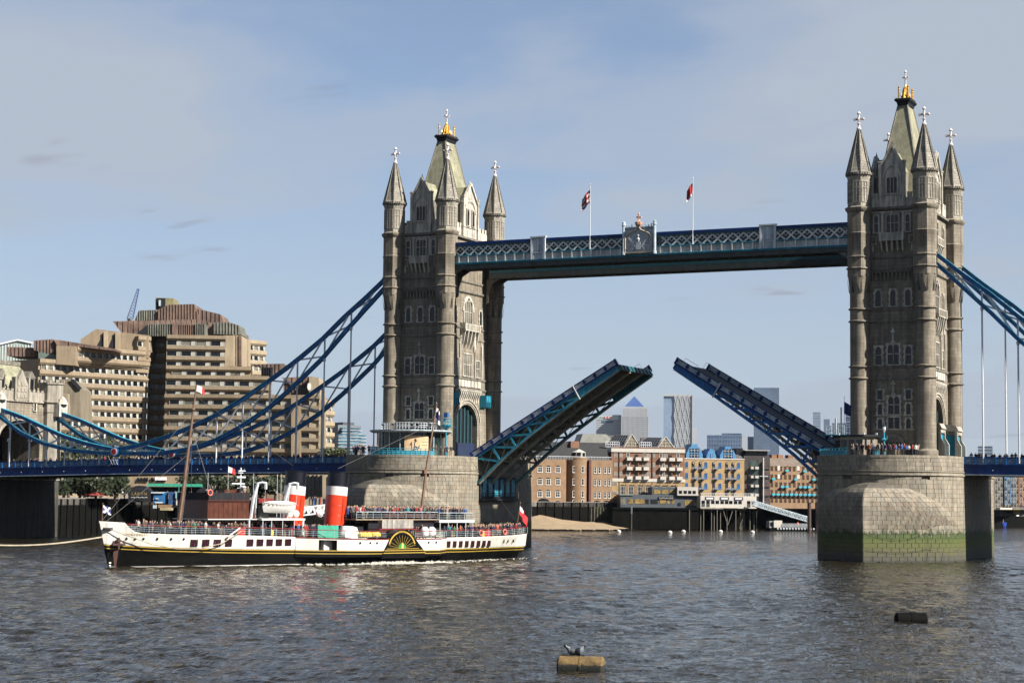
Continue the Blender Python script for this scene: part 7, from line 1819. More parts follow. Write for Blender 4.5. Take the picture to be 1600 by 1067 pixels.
t, L, z = tower('blue_glass_tower', 'distant wide blue glass tower behind the shaded raised leaf', 1178, 1217, 606, 3300, glass('far_blue_tower', (.17, .24, .34), .2, .2, .03), 6, 40); grid(t, L, 6, z, 14, 62, FARG, .9, .8); lb(t, 'podium', FARD, lx(t, 1168), 0, 3, 30, 6, G(1172, 682, 3300).z)
for pxa, pxb, top, d, lab, mt in ((1270, 1282, 644, 4000, 'small distant blue glass tower left of the cabin flagpole', FARG), (1300, 1322, 661, 2500, 'distant pale striped block with blue top behind the control cabin', FARP), (1321, 1336, 634, 2600, 'distant dark blue tower against the left edge of the right hand tower', FARD), (1527, 1550, 697, 2600, 'distant blue and green glass block above the right hand deck', FARG), (1287, 1296, 655, 4100, 'narrow distant tower directly behind the cabin flagpole', FARP)):
    t, L, z = tower('distant_block', lab, pxa, pxb, top, d, mt, 6, 25); grid(t, L, 6, z, 7, 34 if d > 3000 else 18, FARG if mt is FARP else FARP, .8 if d > 3000 else .6, .6, True, mt is FARP)
# ---------------------------------------------------------------- the terraced hotel on the left bank
CONC = mat('hotel_brown_concrete', (.275, .21, .135), .85, 0, .10, .25, .15, 4, streak=.14)
CONL = mat('hotel_pale_concrete', (.35, .28, .185), .85, 0, .10, .25, streak=.14)
COPR = mat('weathered_copper_cladding', (.18, .11, .08), .65, 0, .3, .25, .1, 4, streak=.35)
COPG = mat('grey_green_copper', (.17, .17, .135), .65, 0, .3, .3, streak=.4)
hotel = thing('terraced_hotel', 'large stepped brown concrete hotel with copper roofs behind the suspension chains', 'hotel', tuple(H(250, 500))+(7,))
def hput(name, me, loc, rz): return put(name, me, hotel, loc, rz)
CNT = [0]; REST = MB()
HW = {}
def hwin(w, pale):
    def mk():
        m = MB(); m.box(0, w*.68, .0, .06, 0, 1.12); m.mat(1); m.box(w*.68, w*.95, -.1, .08, 0, 1.12); m.box(-.04, .05, -.12, .06, 0, 1.12); m.box(0, w, -.12, .05, -.08, 0)
        m.ext([(0, 0), (-.34, 0), (0, 1.12)], (w*.66, 0, 0), (0, 1, 0), (0, 0, 1), (1, 0, 0), .1)
        return m.mesh('window', [GLASSL if pale else GLASSD, mat('pale_window_panel', (.42, .41, .36), .5)])
    return cached(('hw', round(w, 2), pale), mk)
def wing(pa, da, pb, db, ztop, nfl, fh, wmod, dep, endw=None, wins=True, roof=True, zbase=7, mt=None, first=0, rows=None):
    a, b = Vector(H(pa, da)), Vector(H(pb, db)); v = b-a; L = v.length; v.normalize(); nr = Vector((v.y, -v.x)); rz = math.atan2(v.y, v.x)
    def Wd(x, y, z): p = a+v*x-nr*y; return (p.x, p.y, z)
    def box(m, x0, x1, y0, y1, z0, z1):
        m.add([Wd(x0, y0, z0), Wd(x1, y0, z0), Wd(x1, y1, z0), Wd(x0, y1, z0), Wd(x0, y0, z1), Wd(x1, y0, z1), Wd(x1, y1, z1), Wd(x0, y1, z1)], [(0, 3, 2, 1), (4, 5, 6, 7), (0, 1, 5, 4), (1, 2, 6, 5), (2, 3, 7, 6), (3, 0, 4, 7)])
    m = MB(); box(m, 0, L, .3, dep, zbase, ztop-.1); build(m, 'wall', mt or CONC, hotel)
    for k in range(nfl):
        zt2 = ztop-k*fh
        m = MB()
        prof = [(-.45, zt2), (-.5, zt2-.9), (-.1, zt2-1.45), (.3, zt2-1.45), (.3, zt2)]
        for x_, rg in ((0, None),): m.loft([[Wd(x, y, z) for y, z in prof] for x in (0, L)])
        build(m, 'spandrel_band', mt or CONC, hotel)
        if wins and zt2-fh > zbase:
            n = max(1, int(L/wmod)); off = (L-n*wmod)/2
            for i in range(n):
                pale = random.random() < .3; p = Wd(off+i*wmod, .12, zt2-1.5-1.12)
                if CNT[0] < 300: hput('window', hwin(wmod, pale), p, rz); CNT[0] += 1
                else:
                    me = hwin(wmod, pale); mt_ = Matrix.Translation(p) @ Matrix.Rotation(rz, 4, 'Z')
                    vs = [mt_@vv.co for vv in me.vertices]
                    for pl in me.polygons: pass
                    REST.mi = 0; o = len(REST.v); REST.v += [tuple(q) for q in vs]
                    for pl in me.polygons: REST.f.append(tuple(o+j for j in pl.vertices)); REST.m.append(2 if (pale and pl.material_index == 0) else pl.material_index)
    return Wd, L, box
zt = lambda px, py, d: G(px, py, d).z
fh = 2.75
wing(60, 489, 231, 508, zt(150, 569, 500)+.35, 12, fh, 1.98, 16)
wing(118, 493.2, 232, 507.2, zt(170, 546, 499)+.3, 2, fh, 1.98, 14, zbase=zt(150, 569, 500)-.5)
wing(231, 516, 262, 516, zt(245, 527, 516), 16, fh, 1.9, 14)
wing(259, 504, 351, 503, zt(300, 524, 504), 5, fh, 3.75, 18)
wing(259, 503, 392, 502, zt(320, 572, 503), 2, fh, 3.75, 18)
wing(259, 502, 420, 500, zt(340, 587, 502), 2, fh, 3.75, 18)
wing(258, 501, 500, 494, zt(380, 619, 498)+.4, 8, fh, 3.75, 20)
wing(213, 505, 233, 507.2, zt(222, 523, 501), 3, fh, 1.9, 10, zbase=40)
wing(497, 494, 522, 500, zt(505, 625, 496), 8, fh, 1.9, 14, mt=CONL)
wing(387, 520, 414, 524, zt(400, 532, 522), 4, fh, 1.9, 12, mt=CONL)
def hblk(name, mt, poly, d, dep, taper=0.0, ribs=0):
    """prism from a picture outline standing at distance d with real depth"""
    m = MB(); a = [G(px, py, d) for px, py in poly]; dr = Vector((fw.x, fw.y, 0)).normalized()*dep
    c = sum(a, Vector())/len(a); b = [p+dr for p in a]
    m.loft([a, b]); o = build(m, name, mt, hotel)
    if ribs:
        xs0 = [p[0] for p in poly]; x0_, x1_ = min(xs0), max(xs0); m = MB(); n = len(poly)
        for i in range(1, ribs):
            px = x0_+(x1_-x0_)*i/ribs; ys = []
            for (ax, ay), (bx_, by_) in zip(poly, poly[1:]+poly[:1]):
                if (ax-px)*(bx_-px) < 0: ys.append(ay+(by_-ay)*(px-ax)/(bx_-ax))
            if len(ys) >= 2: m.bar(G(px, min(ys)+.2, d-.15), G(px, max(ys)-.2, d-.15), .16, .16)
        build(m, 'standing_seam', mt, hotel)
    return o
hblk('end_wall', CONL, [(349, 524), (365, 524), (365, 572), (349, 572)], 503.4, 15)
hblk('corner_wall', CONC, [(88, 540), (118, 541), (118, 571), (88, 569)], 491, 20)
hblk('stepped_block', CONC, [(126, 530), (150, 514), (190, 519), (232, 524), (232, 560), (126, 548)], 506, 14)
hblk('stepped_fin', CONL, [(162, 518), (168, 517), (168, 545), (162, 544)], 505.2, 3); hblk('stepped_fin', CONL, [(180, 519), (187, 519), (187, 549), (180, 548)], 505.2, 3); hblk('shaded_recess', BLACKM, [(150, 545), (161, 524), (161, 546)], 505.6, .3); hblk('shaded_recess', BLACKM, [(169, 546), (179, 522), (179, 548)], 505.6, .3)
hblk('copper_roof', COPR, [(53, 532), (65, 531), (83, 530), (94, 548), (91, 555), (60, 549), (53, 547)], 494, 12, ribs=8)
hblk('copper_roof', COPR, [(12, 542), (50, 543), (60, 549), (60, 558), (12, 556)], 496, 12, ribs=8)
hblk('copper_roof', COPR, [(84, 531), (92, 531), (180, 545), (180, 548), (118, 541), (94, 548)], 493, 8, ribs=4)
hblk('rooftop_glazing', mat('greenish_glazing', (.12, .15, .13), .3, 0, .3, .6), [(60, 549), (88, 553), (88, 570), (60, 569)], 494, 6)
hblk('copper_roof', COPR, [(176, 502), (310, 499), (352, 510), (374, 516), (374, 524), (352, 526), (232, 527), (190, 520)], 512, 18, ribs=24)
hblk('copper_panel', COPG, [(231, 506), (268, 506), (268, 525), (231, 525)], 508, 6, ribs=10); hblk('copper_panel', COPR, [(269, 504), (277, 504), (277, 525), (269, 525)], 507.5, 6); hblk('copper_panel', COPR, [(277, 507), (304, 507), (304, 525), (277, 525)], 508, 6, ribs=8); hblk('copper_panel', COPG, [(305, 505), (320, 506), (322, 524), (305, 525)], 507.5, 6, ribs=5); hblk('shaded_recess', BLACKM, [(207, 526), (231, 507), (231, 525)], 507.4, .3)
hblk('upper_copper_roof', COPG, [(217, 485), (247, 484), (247, 500), (210, 501)], 514, 14, ribs=10)
hblk('upper_copper_roof', COPR, [(247, 484), (264, 476), (303, 475), (312, 498), (312, 500), (247, 500)], 513, 14, ribs=14)
hblk('upper_copper_roof', COPR, [(304, 481), (344, 491), (350, 505), (322, 508), (312, 499)], 514, 14, ribs=7)
hblk('end_pavilion', COPG, [(334, 504), (356, 503), (373, 508), (377, 523), (334, 522)], 510, 12, ribs=9)
hblk('tank_room', mat('mossy_tank_wall', (.20, .18, .09), .9), [(243, 465), (271, 466), (271, 476), (258, 483), (243, 483)], 515, 8); hblk('open_hatch', BLACKM, [(245, 466), (258, 466), (258, 481), (245, 481)], 514.6, .3); hblk('tank_pipe', PALEB, [(248, 469), (251, 469), (251, 478), (248, 478)], 514.2, .3)
hblk('lift_tower', CONL, [(364, 523), (378, 525), (378, 572), (364, 572)], 506, 10); hblk('copper_fin', COPR, [(365, 523), (369, 523), (369, 570), (365, 570)], 505.7, 1); hblk('copper_fin', COPR, [(373, 524), (377, 526), (377, 571), (373, 571)], 505.7, 1)
hblk('tower_wall', CONL, [(377, 527), (388, 530), (388, 572), (377, 572)], 516, 12)
hblk('copper_roof', COPR, [(393, 569), (443, 568), (440, 578), (420, 590), (408, 588), (408, 573)], 503, 8, ribs=8)
hblk('plant_screen', BLACKM, [(408, 574), (426, 574), (426, 588), (408, 588)], 502.5, 5, ribs=5)
hblk('copper_roof', COPR, [(440, 590), (487, 588), (491, 600), (455, 602)], 498, 8, ribs=6); hblk('plant_screen', mat('plant_bronze', (.10, .07, .05), .6), [(443, 590), (484, 592), (484, 620), (443, 620)], 498.6, 5, ribs=9)
hblk('end_wall', CONL, [(483, 588), (498, 590), (500, 612), (500, 712), (483, 712)], 494.2, 14); hblk('white_dish', CREAM, [(481, 599), (484, 598), (486, 602), (485, 609), (482, 610), (480, 605)], 493.6, .5)
hblk('blank_wall', CONC, [(455, 622), (470, 622), (470, 745), (455, 745)], 493.6, 2); hblk('blank_wall', CONL, [(498, 624), (508, 626), (508, 745), (498, 745)], 494.0, 2)
hblk('brown_extension', mat('extension_concrete', (.20, .165, .115), .9, 0, .1, .3, streak=.2), [(90, 593), (107, 592), (125, 608), (127, 660), (90, 650)], 455, 12); hblk('skylight', BLACKM, [(109, 593), (115, 592), (128, 607), (122, 609)], 454.4, .3)
hblk('mural_wall', mat('extension_concrete2', (.27, .22, .15), .9), [(92, 614), (106, 615), (107, 650), (92, 645)], 452, 2)
m = MB(); cc = G(97.5, 635, 449.5); ax_ = rt; m.ext([(1.15*math.cos(2*math.pi*i/20), 1.95*math.sin(2*math.pi*i/20)) for i in range(20)], tuple(cc), tuple(Vector((rt.x, rt.y, 0)).normalized()), (0, 0, 1), tuple(Vector((fw.x, fw.y, 0)).normalized()), .4); build(m, 'yellow_disc_sign', mat('sign_yellow', (.70, .42, .07), .5, 0, .1, 2), hotel)
m = MB(); dv = Vector((rt.x, rt.y, 0)).normalized(); f2_ = -Vector((fw.x, fw.y, 0)).normalized()*.12
for a, b in (((-.7, 1.1), (-.25, -.9)), ((-.25, -.9), (.1, .3)), ((.1, .3), (.35, -.9)), ((.35, -.9), (.75, 1.0)), ((.75, 1.0), (.3, .6))): m.bar(cc+dv*a[0]+Vector((0, 0, a[1]))+f2_, cc+dv*b[0]+Vector((0, 0, b[1]))+f2_, .14)
build(m, 'sign_strokes', CREAM, hotel)
if REST.v: build(REST, 'far_windows', [GLASSD, mat('pale_window_panel', (.42, .41, .36), .5), GLASSL], hotel, kind='stuff')
# podium under the deck
for i, (a, b, p, q, mt) in enumerate(((455, 530, 735, 812, CONL), (196, 232, 740, 762, CONC), (232, 290, 740, 768, CONC), (330, 455, 742, 770, CONC))):
    hblk('podium', mt, [(a, p), (b, p), (b, q), (a, q)], 470, 12)
for px in (474, 480, 487, 493, 500, 514): hblk('podium_window', GLASSD, [(px, 742), (px+3.5, 742), (px+3.5, 776), (px, 776)], 469.5, .3)
for px in (214, 219, 224, 228, 236, 241, 246, 251, 256): hblk('podium_window', GLASSD, [(px, 746), (px+3, 746), (px+3, 752), (px, 752)], 469.5, .3)
hblk('white_notice', CREAM, [(242, 745), (260, 745), (260, 750), (242, 750)], 469, .3)
# crane behind the hotel
a, b = G(203, 498, 540), G(216, 451, 540); cr = thing('tower_crane', 'thin blue lattice crane jib leaning above the hotel roof', 'crane', tuple(a)); m = MB(); s_ = Vector((rt.x, rt.y, 0)).normalized()*.85
for q in (-1, 1): m.bar(a+s_*q, b+s_*q*.3, .2)
for i in range(10):
    p, r_ = a.lerp(b, i/10), a.lerp(b, (i+1)/10); k0, k1 = 1-.7*i/10, 1-.7*(i+1)/10; m.bar(p+s_*k0, r_-s_*k1, .12); m.bar(p-s_*k0, r_+s_*k1, .12)
build(m, 'jib', mat('crane_blue', (.08, .12, .28), .5), cr); m = MB(); m.bar(G(213, 455, 540), G(198, 500, 540), .07); m.bar(a, G(203, 520, 540), 1.0); build(m, 'hoist_rope', LEAD, cr)
# glasshouse gable at the far left
t = site('glass_hall', 'pale gabled glass roof rising behind the hotel at the left edge', 'hall', -30, 620, 47, 620); m = MB(); L = LEN[t]; m.ext([(0, 20), (L, 20), (L, lz(t, 47, 536)), (lx(t, 22), lz(t, 22, 531)), (0, lz(t, 0, 545))], (0, 0, 0), (1, 0, 0), (0, 0, 1), (0, 1, 0), 20); build(m, 'wall', mat('pale_green_glazing', (.30, .36, .31), .4, 0, .15, .5), t, world=False)
m = MB()
for i in range(18): x = L*i/17; m.box(x-.1, x+.1, -.2, 0, 20, lz(t, 30, 538))
m.bar((lx(t, 22), -.3, lz(t, 22, 531)), (L+.5, -.3, lz(t, 47, 536)), .5); m.bar((lx(t, 22), -.3, lz(t, 22, 531)), (0, -.3, lz(t, 0, 545)), .5); build(m, 'glazing_bars', WHITEP, t, world=False)
t = site('balcony_flats', 'distant flats with stacked blue glass balconies left of the pavilion', 'flats', 528, 640, 572, 645); zb = lambda py: lz(t, 550, py); L = LEN[t]
lb(t, 'wall', mat('flats_grey', (.13, .15, .17), .6), L*.08, L*.9, 1, 14, 6, zb(664)); lb(t, 'penthouse', mat('flats_dark', (.06, .07, .08), .5), L*.3, L*.7, 2, 12, zb(664), zb(659.5))
for k in range(9):
    zq = zb(668+k*5.2); lb(t, 'balcony', glass('balcony_blue_glass', (.08, .15, .20), .2), L*(.02 if k > 1 else .15), L*(1 if k > 1 else .8), -.8, 1, zq-.75, zq-.1); lb(t, 'balcony_slab', FARP, 0 if k > 1 else L*.12, L if k > 1 else L*.83, -.9, 1.2, zq-1.0, zq-.8)
# right bank seen under the deck
t = site('quayside_flats', 'grey and blue riverside flats seen beneath the right hand deck', 'flats', 1545, 715, 1650, 735); zb = lambda py: lz(t, 1575, py); L = LEN[t]
lb(t, 'wall', mat('flats_grey_brown', (.12, .105, .09), .8), 0, L, 0, 14, 2, zb(741)); lb(t, 'blue_bay', glass('bay_blue_glass', (.05, .12, .22), .2), lx(t, 1567), lx(t, 1582), -.6, 0, zb(788), zb(744)); lb(t, 'brick_part', BRR, lx(t, 1590), L, -.2, 0, zb(790), zb(741))
for r in range(9):
    for px in (1556, 1560, 1564, 1569, 1574, 1579, 1585, 1589, 1594, 1599): win(t, win_mesh(.8, .95, False, STUC if (px+r) % 3 else LEAD, None, 0, False), lx(t, px), zb(751+r*5), -.62 if 1567 < px < 1582 else (-.22 if px > 1590 else 0))
lb(t, 'terrace', STUC, lx(t, 1556), lx(t, 1575), -2, 0, zb(797), zb(793)); lb(t, 'quay', DARKW, -3, L, -3, 0, -.5, zb(806)); lb(t, 'yellow_awning', mat('ochre', (.3, .22, .06), .8), lx(t, 1575), lx(t, 1586), -2.4, 0, zb(802), zb(795)); lb(t, 'white_board', CREAM, lx(t, 1580), lx(t, 1584), -2.5, -2, zb(811), zb(804))
for i, (pa, pb, lab) in enumerate(((1556, 1573, 'blue and white moored boat nearest the right hand pier'), (1578, 1594, 'bright blue moored boat under the right hand deck, farther from the pier'), (1592, 1612, 'dark moored boat at the right picture edge under the deck'))):
    A = GZ((pa+pb)/2, 823.2-.3*i); t = thing('moored_boat', lab, 'boat', (A.x, A.y, 0), YAW*-1+math.pi*0, 'boats moored along the far right bank'); hl = (pb-pa)/3001.9*700/2*1.0
    m = MB(); m.loft([[(u*hl, -w, 1.5+.3*abs(u)), (u*hl*.92, -w*.6, -.2), (u*hl*.92, w*.6, -.2), (u*hl, w, 1.5+.3*abs(u))] for u, w in ((-1, .9), (-.5, 1.2), (.3, 1.2), (.8, .7), (1, .1))]); build(m, 'hull', [mat('boat_blue', (.02, .06, .38), .4), mat('boat_blue2', (.03, .10, .50), .4), BLACKM][i], t, world=False)
    m = MB(); m.box(-hl*.5, hl*.3, -.9, .9, 1.5, 3.0); build(m, 'cabin', STUC, t, world=False); m = MB(); m.box(-hl*.45, hl*.25, -.95, -.9, 2.1, 2.7); build(m, 'cabin_window', GLASSD, t, world=False); m = MB(); m.tube([(0, 0, 3), (0, 0, 6+i)], .06, 5); build(m, 'mast', WHITEP, t, world=False)
# ---------------------------------------------------------------- trees
def leaf_crown(rr, n, blobs, size, mats_):
    m = MB()
    for i in range(n):
        c, r = rr.choice(blobs); d = Vector((rr.gauss(0, 1), rr.gauss(0, 1), rr.gauss(0, 1))).normalized()*r*(rr.random()**.35)
        p = c+Vector((d.x, d.y, d.z*.8)); a = Vector((rr.gauss(0, 1), rr.gauss(0, 1), rr.gauss(0, .6))).normalized(); b = a.orthogonal().normalized(); s = size*rr.uniform(.6, 1.4)
        m.mat(0 if rr.random() < .6 else 1); m.add([p+a*s, p+b*s*.6, p-a*s, p-b*s*.6], [(0, 1, 2, 3)])
    return m
def make_tree(name, label, x, y, z0, h, r, seed, dark=False, group='trees on the left bank'):
    rr = random.Random(seed); t = thing(name, label, 'tree', (x, y, z0), 0, group)
    m = MB(); m.tube([(x, y, z0), (x+.2, y, z0+h*.35), (x-.1, y+.2, z0+h*.7)], [.35, .26, .1], 7)
    bl = []
    for i in range(9):
        a = rr.random()*6.28; q = r*rr.uniform(.2, .75); c = Vector((x+q*math.cos(a), y+q*math.sin(a), z0+h*rr.uniform(.4, .85))); bl.append((c, r*rr.uniform(.35, .55))); m.tube([(x, y, z0+h*.35), c], [.15, .05], 5)
    build(m, 'trunk', BARK, t)
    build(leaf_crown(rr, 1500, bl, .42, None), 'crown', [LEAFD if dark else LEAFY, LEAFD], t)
k = 0
for px, py, d, r, dark, lab in ((92, 655, 432, 4.5, 0, 'green tree behind the short chains, nearest the stone gate tower'), (110, 660, 436, 4.2, 0, 'green tree behind the short chains, second from the gate tower'), (135, 668, 438, 4.5, 0, 'green tree with yellowing leaves behind the chains, below the hotel left wing'), (160, 676, 442, 4.0, 0, 'smaller green tree behind the chains left of the red pin disc'), (185, 690, 446, 3.6, 0, 'low tree behind the pin joint of the chains'), (20, 645, 430, 4.0, 1, 'dark tree seen through the gate tower arch'),
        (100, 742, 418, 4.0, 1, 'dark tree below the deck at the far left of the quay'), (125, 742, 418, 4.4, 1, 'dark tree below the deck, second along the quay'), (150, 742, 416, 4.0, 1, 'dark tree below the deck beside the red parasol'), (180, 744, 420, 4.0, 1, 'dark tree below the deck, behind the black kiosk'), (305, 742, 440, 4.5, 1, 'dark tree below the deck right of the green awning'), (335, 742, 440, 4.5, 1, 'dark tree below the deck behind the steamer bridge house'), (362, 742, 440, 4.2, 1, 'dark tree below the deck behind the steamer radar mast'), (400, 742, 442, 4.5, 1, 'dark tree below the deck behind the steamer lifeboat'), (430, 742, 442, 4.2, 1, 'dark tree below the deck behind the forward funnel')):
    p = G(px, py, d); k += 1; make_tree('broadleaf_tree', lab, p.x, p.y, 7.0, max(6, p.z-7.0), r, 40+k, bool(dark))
m = MB(); rr = random.Random(77); bl = []
for px in range(505, 545, 5): p = G(px, 708, 470); bl.append((Vector((p.x, p.y, p.z)), 1.6))
tag(build(leaf_crown(rr, 1400, bl, .3, None), 'hedge', [LEAFY, LEAFD]), 'leafy hedge tops showing above the deck parapet left of the pavilion', 'hedge', kind='stuff')
# quay clutter
def qbox(name, label, cat, px0, px1, py0, py1, d, dep, mt, extra=None):
    p = [G(px0, py1, d), G(px1, py1, d)]; z1 = G(px0, py0, d).z; t = thing(name, label, cat, tuple(p[0])); dr = Vector((fw.x, fw.y, 0)).normalized()*dep
    a = [p[0], p[1], p[1]+dr, p[0]+dr]; m = MB(); m.loft([[(q.x, q.y, p[0].z) for q in a], [(q.x, q.y, z1) for q in a]]); build(m, 'body', mt, t); return t
def qpart(t, name, px0, px1, py0, py1, d, mt, th=.15):
    a, b = G(px0, py1, d), G(px1, py1, d); z1 = G(px0, py0, d).z; dr = Vector((fw.x, fw.y, 0)).normalized()*th; m = MB(); q = [a, b, b+dr, a+dr]; m.loft([[(v.x, v.y, a.z) for v in q], [(v.x, v.y, z1) for v in q]]); build(m, name, mt, t)
t = qbox('black_kiosk', 'black domed kiosk with gold lettering on the quay under the deck', 'kiosk', 200, 234, 766, 784, 424, 4, BLACKM)
m = MB(); a = G(200, 767, 424); b = G(234, 767, 424); rings = []; dr = Vector((fw.x, fw.y, 0)).normalized()*4
for i in range(9): u = i/8; p = a.lerp(b, u); rings.append([(p.x, p.y, p.z-1), (p.x, p.y, p.z+1.2*math.sin(math.pi*u)**.6), (p.x+dr.x, p.y+dr.y, p.z+1.2*math.sin(math.pi*u)**.6), (p.x+dr.x, p.y+dr.y, p.z-1)])
m.loft(rings); build(m, 'domed_roof', BLACKM, t)
def onq(px, py, d, s): 
    o = G(px, py, d); ax = Vector((rt.x, rt.y, 0)).normalized(); return lambda u, v: tuple(o+ax*u*s+Vector((0, 0, v)))
me = letters('kiosk_lettering', 'LAKVN', 1.0, onq(217.5, 773.5, 423.6, .9), mat('dull_gold', (.35, .27, .08), .5), t); put('kiosk_lettering', me, t)
m = MB(); f_ = onq(217, 778, 423.5, 1)
for i in range(12): m.bar(f_(-1.7+i*.3, .1+.08*(i % 3)), f_(-1.5+i*.3, .1+.05*((i+1) % 3)), .12)
build(m, 'white_script_stroke', CREAM, t)
t = qbox('blue_kiosk', 'blue ticket kiosk with curved grey roof right of the black kiosk', 'kiosk', 240, 256, 769, 786, 425, 3.5, mat('kiosk_blue', (.015, .12, .30), .5)); qpart(t, 'curved_roof', 236, 255.5, 768.3, 770.3, 424.6, PALEB, 4.5); qpart(t, 'white_stripe', 242, 254, 784, 785.5, 424.7, CREAM); qpart(t, 'pale_panel', 243, 248, 778, 779.5, 424.7, PALEB)
t = qbox('blue_hut', 'blue hut with a pale side panel behind the steamer fore mast', 'hut', 263, 275, 768, 788, 426, 3.5, mat('hut_blue', (.015, .06, .16), .5)); qpart(t, 'pale_side', 274, 280, 768, 778, 425.5, mat('pale_cyan', (.25, .45, .5), .6)); qpart(t, 'cream_side', 275, 280, 779, 789, 425.4, STUC)
t = qbox('green_awning_stall', 'long stall with bright green awning under the deck', 'stall', 231, 320, 760, 768, 436, 5, BLACKM); qpart(t, 'green_awning', 231, 314, 755, 759.5, 434.5, GREENB, 3.0); qpart(t, 'awning_post', 279, 280, 759, 768, 434.4, GREENB)
t = qbox('stacked_crates', 'stack of brown boards and pale crates at the edge of the quay', 'crates', 247, 267, 788, 793, 421, 2, mat('crate_brown', (.22, .14, .07), .8)); qpart(t, 'pale_crates', 250, 268, 793, 797, 420.6, mat('crate_pale', (.32, .27, .15), .8), 2); qpart(t, 'grey_drum', 239, 244, 789, 794, 420.6, PALEB, 1)
p = G(148, 774, 416); t = thing('parasol', 'dark red parasol on the quay under the deck', 'parasol', (p.x, p.y, 7.7)); m = MB(); m.lathe(p.x, p.y, [(2.6, p.z), (2.6, p.z+.15), (1.2, p.z+.8), (.1, p.z+1.2)], 10); build(m, 'canopy', mat('parasol_red', (.22, .03, .02), .8), t); m = MB(); m.tube([(p.x, p.y, 7.7), (p.x, p.y, p.z+.6)], .06, 5); build(m, 'pole', LEAD, t)
# white lattice brows
def brow(label, pa, pya, pb, pyb, d, h):
    A, B = G(pa, pya, d), G(pb, pyb, d+3); t = thing('lattice_brow', label, 'gangway', tuple(A)); n = 5; dr = Vector((fw.x, fw.y, 0)).normalized()*2.2; m = MB()
    for o in (Vector(), dr):
        P_ = [A.lerp(B, i/n)+o for i in range(n+1)]; m.bar(P_[0], P_[-1], .28); m.bar(P_[0]+Vector((0, 0, h))+(B-A)*.08, P_[-1]+Vector((0, 0, h)), .28)
        for i in range(n): c = A.lerp(B, (i+.5)/n)+o; m.bar(P_[i], c+Vector((0, 0, h)), .2); m.bar(c+Vector((0, 0, h)), P_[i+1], .2)
    build(m, 'truss', WHITEP, t); m = MB(); m.add([A, B, B+dr, A+dr], [(0, 1, 2, 3)]); build(m, 'walkway', UNDER, t)
brow('white lattice brow left of the steamer bridge house', 288, 791, 350, 787, 380, 2.0)
brow('white lattice brow between the two red funnels', 462, 806, 512, 800, 380, 1.5)
t = site('boarding_pontoon', 'low pale boarding pontoon with railings behind the forward mast', 'pontoon', 285, 372, 340, 376); lb(t, 'deck', STUC, 0, LEN[t], 0, 3, lz(t, 300, 793), lz(t, 300, 790)); lb(t, 'post', mat('mossy_post', (.12, .13, .09), .9), LEN[t]*.02, LEN[t]*.05, .5, 1, -1, lz(t, 300, 793)); lb(t, 'post', mat('mossy_post', (.12, .13, .09), .9), LEN[t]*.7, LEN[t]*.74, .5, 1, -1, lz(t, 300, 793))
t = site('pale_quay_building', 'pale stone quay terrace behind the aft funnel', 'terrace', 455, 400, 528, 405); lb(t, 'wall', STUC if False else CONL, 0, LEN[t], 0, 6, 2, lz(t, 490, 789)); lb(t, 'base', DARKW, -.5, LEN[t]+.5, -.3, 0, -1, lz(t, 490, 797)); lb(t, 'white_board', CREAM, lx(t, 481), lx(t, 486), -.4, -.3, lz(t, 483, 797), lz(t, 483, 790))
# ---------------------------------------------------------------- floating drums in the foreground
def drum(label, A, B, r, mt, birds=False, weed=None):
    t = thing('mooring_drum', label, 'mooring buoy', tuple((A+B)/2)); v = (B-A); L = v.length; v.normalize(); ux = v; uy = Vector((-v.y, v.x, 0)); c = (A+B)/2
    def ring(s, rr_): return [c+ux*s+uy*rr_*math.cos(q)+Vector((0, 0, .12+rr_*math.sin(q))) for q in [2*math.pi*i/28 for i in range(28)]]
    m = MB(); m.loft([ring(-L/2, r*.8), ring(-L/2+.1, r), ring(-.06, r), ring(-.05, r*1.04), ring(.05, r*1.04), ring(.06, r), ring(L/2-.1, r), ring(L/2, r*.8)]); build(m, 'drum', mt, t, 40)
    m = MB(); m.bar(c+ux*-.15+Vector((0, 0, r+.12)), c+ux*.15+Vector((0, 0, r+.12)), .2, .08); build(m, 'mooring_ring', BLACKM, t)
    return t, c, ux
DR = mat('rusty_drum', (.17, .065, .02), .85, 0, .4, 1.6, .8, 14, tint=(.30, .19, .06))
def drum_mat():
    t = DR.node_tree; b = t.nodes['Principled BSDF']; src = b.inputs['Base Color'].links[0].from_socket; g = N(t, 'ShaderNodeNewGeometry'); s = N(t, 'ShaderNodeSeparateXYZ'); t.links.new(g.outputs['Position'], s.inputs[0]); nz = noise(t, g.outputs['Position'], 5, 4, .7)
    h = M2(t, 'ADD', s.outputs[2], M2(t, 'MULTIPLY', M2(t, 'SUBTRACT', nz.outputs[0], .5), .35)); f = ramp(t, h, [(.30, (1, 1, 1)), (.36, (0, 0, 0))]); mx = N(t, 'ShaderNodeMixRGB'); t.links.new(f, mx.inputs[0]); t.links.new(src, mx.inputs[1]); mx.inputs[2].default_value = (.004, .0055, .0022, 1); t.links.new(mx.outputs[0], b.inputs['Base Color'])
drum_mat()
A, B = GZ(872, 1046), GZ(944, 1048); A.z = B.z = 0
dt, dc, dx = drum('rusty orange mooring drum floating in the foreground with two birds on it', A, B, .62, DR)
A, B = GZ(1399, 971.5), GZ(1448, 972); A.z = B.z = 0
drum('dark mooring drum floating in front of the right hand pier', A, B, .58, mat('dark_drum', (.004, .004, .0038), .8, 0, .3, 2, spec=.08))
PIG = [mat('pigeon_slate', (.02, .024, .035), .7), mat('pigeon_grey', (.16, .19, .21), .7), mat('pigeon_pink', (.25, .13, .12), .6)]
